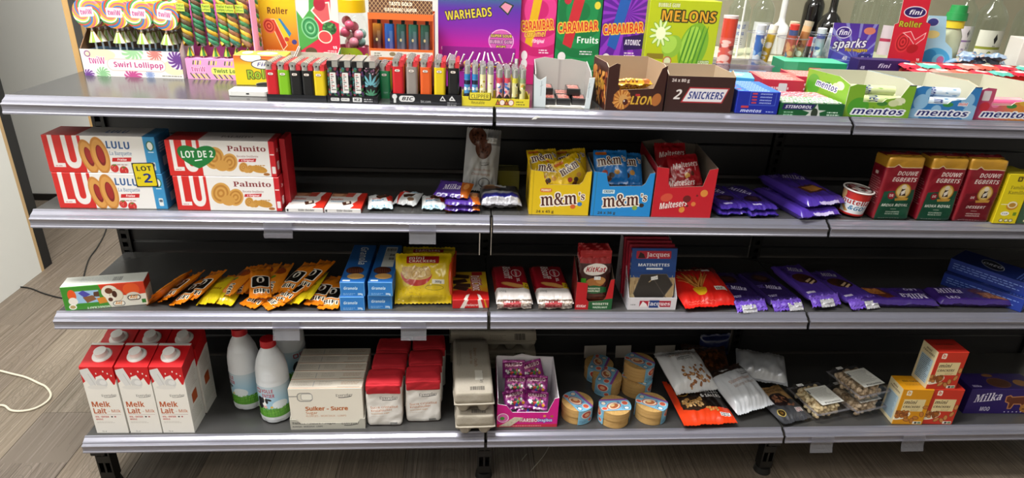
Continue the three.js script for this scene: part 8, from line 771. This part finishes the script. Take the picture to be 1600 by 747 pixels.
  P('nut_bag', .135, .15, .045, br, 'foil', 'brown bag of cocoa nuts half hidden behind the white peanut bag', a.x + .075, -.19, H4 + .012, -.1, .3, 0, { seed: 13 });
  P('nut_bag', .135, .15, .055, nb, 'film', 'white peanut bag with scattered peanuts, resting on the black and red bag', a.x - .025, -.11, H4 + .042, .22, .26, -.04, { seed: 6 });
  P('nut_bag', .12, .16, .05, wb, 'film', 'pale grey bag of mixed nuts leaning beside the white peanut bag', a.x + .12, -.06, H4 + .018, .3, .2, .08, { seed: 9, wr: .003 });
  a = onY(1235, 650, H4); P('nut_bag', .1, .14, .022, sb, 'foil', 'dark grey and tan bag of roasted nuts beside the clear nut boxes', a.x - .018, -.02, H4 + .004, .28, .06, 0, { seed: 15 });
  P('nut_bag', .14, .12, .055, Bk.p >= 0 ? art(16, 16, '#b6b9c0') : Bk, 'foil', 'plain grey-white bag lying behind the dark grey nut bag', a.x - .03, -.145, H4 + .03, -.3, .22, 0, { seed: 17, wr: .005, fr: 28 });
  for (const [x, y, w] of [[931, 549, .07], [975, 549, .05], [1040, 552, .065]]) { const q = onZ(x, y, -.27); put(one('loose_card', sheet(rectPoly(w, .04), .001, Bk, Bk, w, .04), ink(Bk, 'matt'), 'plain pale card scrap standing against the back panel', 'card', 'card scraps at the back'), q.x, H4, -.272, .05, -.2); }
  const nv = art(100, 60, (c, w, h) => { bg(c, w, h, '#16204a'); T(c, '', 0, 0, 10, '#fff'); }); const q = onZ(1105, 560, -.25); put(one('nut_bag', stand(pillow(.1, .09, .03, nv, nv, { seed: 30 })), ink(nv, 'film'), 'dark navy snack bag standing against the back panel', 'snack bag'), q.x + .02, H4, -.255, .1, -.12);
}
{ // clear clamshells of nuts
  const L = art(170, 150, (c, w, h) => { bg(c, w, h, '#d8d8d2'); fine(c, w * .12, h * .1, w * .82, 13, 8, '#6d6d68', 2.4); T(c, 'Pistachio', w * .55, h * .9, 16, '#222', { fw: w * .7 }); c.fillStyle = '#555'; c.fillRect(3, h * .12, 12, 30); });
  const nutG = new THREE.SphereGeometry(.0068, 8, 6); nutG.scale(1.2, .8, .85);
  const mk = (lb, w, d, h, cols, sd) => {
    const t = thing('nut_box', lb, 'nut box', 'clear boxes of nuts');
    const sh = [], fr = (w0, d0, y0, w1, d1, y1) => { const a = [[-w0, -d0], [w0, -d0], [w0, d0], [-w0, d0]], b = [[-w1, -d1], [w1, -d1], [w1, d1], [-w1, d1]], P = []; for (let i = 0; i < 4; i++) { const j = (i + 1) % 4, A = [a[i][0], y0, a[i][1]], B = [a[j][0], y0, a[j][1]], C = [b[j][0], y1, b[j][1]], D = [b[i][0], y1, b[i][1]]; P.push(...A, ...C, ...B, ...A, ...D, ...C); } const g = new THREE.BufferGeometry(); g.setAttribute('position', new THREE.Float32BufferAttribute(P, 3)); g.computeVertexNormals(); return g; };
    const W = w / 2, D = d / 2, base = merge([fr(W * .86, D * .88, .001, W * .96, D * .97, h * .62), fr(W * .96, D * .97, h * .62, W, D, h * .62 + .0008), plainBox(w * .86, .0006, d * .88, 0, .001, 0)]);
    const top = merge([fr(W, D, h * .66, W * .94, D * .95, h * .68), fr(W * .94, D * .95, h * .68, W * .86, D * .9, h), plainBox(w * .86, .0006, d * .9, 0, h, 0)]);
    part('base_shell', base, CLEAR, t); const lidp = part('lid_shell', top, CLEAR, t); part('flange', merge([plainBox(w + .006, .0022, .006, 0, h * .64, D), plainBox(w + .006, .0022, .006, 0, h * .64, -D), plainBox(.006, .0022, d, -W, h * .64, 0), plainBox(.006, .0022, d, W, h * .64, 0)]), HAZY, lidp);
    const n = new THREE.InstancedMesh(nutG, M(0xffffff, .7), 420); n.name = 'nuts'; n.userData.kind = 'stuff'; seed = sd; const m = new THREE.Matrix4(), e = new THREE.Euler(), c = new THREE.Color();
    for (let i = 0; i < 420; i++) { e.set(rnd() * 6, rnd() * 6, rnd() * 6); const lay = i / 420; m.makeRotationFromEuler(e); m.setPosition(rr(-1, 1) * W * (.72 - .04 * lay), .009 + lay * (h - .019), rr(-1, 1) * D * (.76 - .03 * lay)); n.setMatrixAt(i, m); c.set(cols[i % cols.length]); n.setColorAt(i, c); } t.add(n);
    const lab = part('paper_label', sticker(w * .7, d * .62, L).rotateX(-PI / 2), ink(L, 'matt'), lidp); lab.position.set(w * .05, h + .001, d * .08);
    const pr = part('price_sticker', sticker(.02, .01, priceR).rotateX(-PI / 2), ink(priceR, 'matt'), lidp); pr.position.set(-w * .28, h + .0012, -d * .38); return t;
  };
  const cash = [0xc8b48c, 0xb8a078, 0xd4c29c], pis = [0xb09a80, 0x9a8468, 0xc0ab90, 0x8a7458];
  let a = onY(1296, 660, H4); put(mk('clear plastic box of cashews beside the dark grey nut bag', .105, .12, .05, cash, 11), a.x - .008, H4, a.z - .062, .24);
  a = onY(1352, 655, H4); const b = mk('clear plastic box of mixed nuts underneath another box', .105, .12, .046, pis, 31); put(b, a.x, H4, a.z - .064, .26); const b2 = mk('clear plastic box of nuts on top of another, next to the cracker cartons', .105, .12, .05, pis, 51); put(b2, a.x - .004, H4 + .0475, a.z - .066, .27);
}
{ // mini cracker cartons
  const S = 1500, w = .085, h = .118, d = .062;
  const face = (bgc, dish, nutc) => (c, W, H) => { bg(c, W, H, bgc); RR(c, W * .15, H * .04, W * .16, H * .15, 6, '#f3e9d8'); T(c, 'b', W * .23, H * .105, H * .12, bgc); fine(c, W * .16, H * .175, W * .14, 1, 4, bgc, 3); Rc(c, W * .14, H * .28, W * .7, H * .34, '#e2cf9c'); T(c, 'mini', W * .36, H * .37, H * .13, '#3a2a1c', { fw: W * .4, it: 1 }); T(c, 'CRACKERS', W * .44, H * .49, H * .08, '#3a2a1c', { fw: W * .55, it: 1 }); fine(c, W * .45, H * .56, W * .3, 2, 6, '#a48a58'); El(c, W * .18, H * .74, W * .32, H * .12, '#f0e6d0', -.25); for (let i = 0; i < 22; i++) El(c, W * rr(.0, .4), H * rr(.64, .78), 10, 7, nutc[i % 3], rnd() * 3, '#6a3c18', 1.4); for (const [x, y] of [[.42, .86], [.7, .8], [.86, .7], [.6, .88], [.92, .5]]) El(c, W * x, H * y, 13, 8, nutc[1], rnd() * 3, '#7a4418', 2); Rc(c, W * .66, H * .9, W * .28, H * .075, '#efe9dd'); RR(c, W * .72, H * .915, 10, 9, 2, '#333'); RR(c, W * .82, H * .915, 14, 9, 2, '#686'); };
  const side = (c, W, H) => { bg(c, W, H, '#cdbf98'); T(c, 'mini', W * .45, H * .1, H * .08, '#3a2a1c', { it: 1 }); T(c, 'CRACKERS', W * .5, H * .18, H * .055, '#3a2a1c', { fw: W * .7 }); Rc(c, W * .14, H * .28, W * .72, H * .62, '#9db3c0'); fine(c, W * .17, H * .31, W * .64, 14, 7.5, '#4a5a66', 3); };
  const mk = (col, tp, n, top) => net({ front: [w * S, h * S, face(col, '', n)], side: [d * S, h * S, side], top: [w * S, d * S, (c, W, H) => { bg(c, W, H, tp); T(c, 'mini crackers', W * .5, H * .4, H * .2, '#3a2010', { fw: W * .6 }); fine(c, W * .2, H * .6, W * .6, 2, 7, '#5a3010'); }] });
  const RY = mk('#d9930f', '#c98a10', ['#a85f20', '#c07a30', '#8c4a18']), RD = mk('#c83320', '#a8241a', ['#a85f20', '#c8884a', '#8c4a18']);
  const fy = fit([1391, 664.5], [1445, 665], null, H4), fr = fit([1445.5, 665], [1495, 664], null, H4);
  const gy = cbox(w, h, d, RY), gr = cbox(w, h, d, RD);
  put(one('cracker_box', gy, ink(RY.front), 'yellow carton of mini crackers standing on the shelf', 'cracker box', 'mini cracker cartons'), fy.x, H4, fy.z - .004, fy.yaw - .02);
  put(one('cracker_box', gr, ink(RD.front), 'red carton of mini crackers standing beside the yellow one', 'cracker box', 'mini cracker cartons'), fy.x + w + .002, H4, fy.z - .003, fy.yaw - .02);
  put(one('cracker_box', gr, ink(RD.front), 'red carton of mini crackers stacked on top of the other two', 'cracker box', 'mini cracker cartons'), fy.x + w * .72, H4 + h, fy.z - .006, fy.yaw + .03);
  // violet biscuit carton
  const M2 = net({ front: [.2 * S, .085 * S, (c, W, H) => { bg(c, W, H, '#2d1a66'); T(c, 'Milka', W * .28, H * .34, H * .42, '#e8e4f4', { it: 1, fw: W * .4, rot: -.12, font: 'serif' }); T(c, 'MOO', W * .3, H * .8, H * .22, '#d8d4e8', { fw: W * .15 }); c.fillStyle = '#6a3a22'; Po(c, [[W * .55, H * .3], [W * .6, H * .25], [W * .64, H * .32], [W * .86, H * .28], [W * .9, H * .4], [W * .89, H * .7], [W * .84, H * .74], [W * .8, H * .6], [W * .7, H * .6], [W * .68, H * .78], [W * .63, H * .78], [W * .62, H * .56], [W * .56, H * .5]], '#6a3420', '#c88a5a', 5); El(c, W * .93, H * .75, W * .12, H * .2, '#b8803c'); speck(c, W * .86, H * .62, W * .12, H * .3, 12, ['#5a3018'], 2, 4); for (let i = 0; i < 5; i++) Rc(c, W * (.6 + i * .06), H * .9, 6, 4, '#e8e4f4'); }], top: [.2 * S, .06 * S, (c, W, H) => { bg(c, W, H, '#241454'); El(c, W * .5, H * .6, W * .16, H * .28, '#4a2818', 0, '#70462a', 3); El(c, W * .82, H * .6, W * .1, H * .2, '#8a6030'); El(c, W * .45, H * .15, W * .08, H * .1, '#7a5028'); T(c, 'Milka', W * .12, H * .8, H * .16, '#cfc8e8', { it: 1 }); }], side: '#27165a' });
  const a = onY(1516, 655, H4); put(one('biscuit_carton', cbox(.2, .085, .075, M2), ink(M2.front), 'violet chocolate biscuit carton with a cow-shaped biscuit print, beside the red cracker cartons', 'biscuit box'), a.x + .095, H4, a.z - .022, -.02);
}
scene.traverse(o => { if (o.isMesh) { o.castShadow = o.receiveShadow = true; } });
for (const p of pages) p.t.needsUpdate = true;
renderer.render(scene, camera);
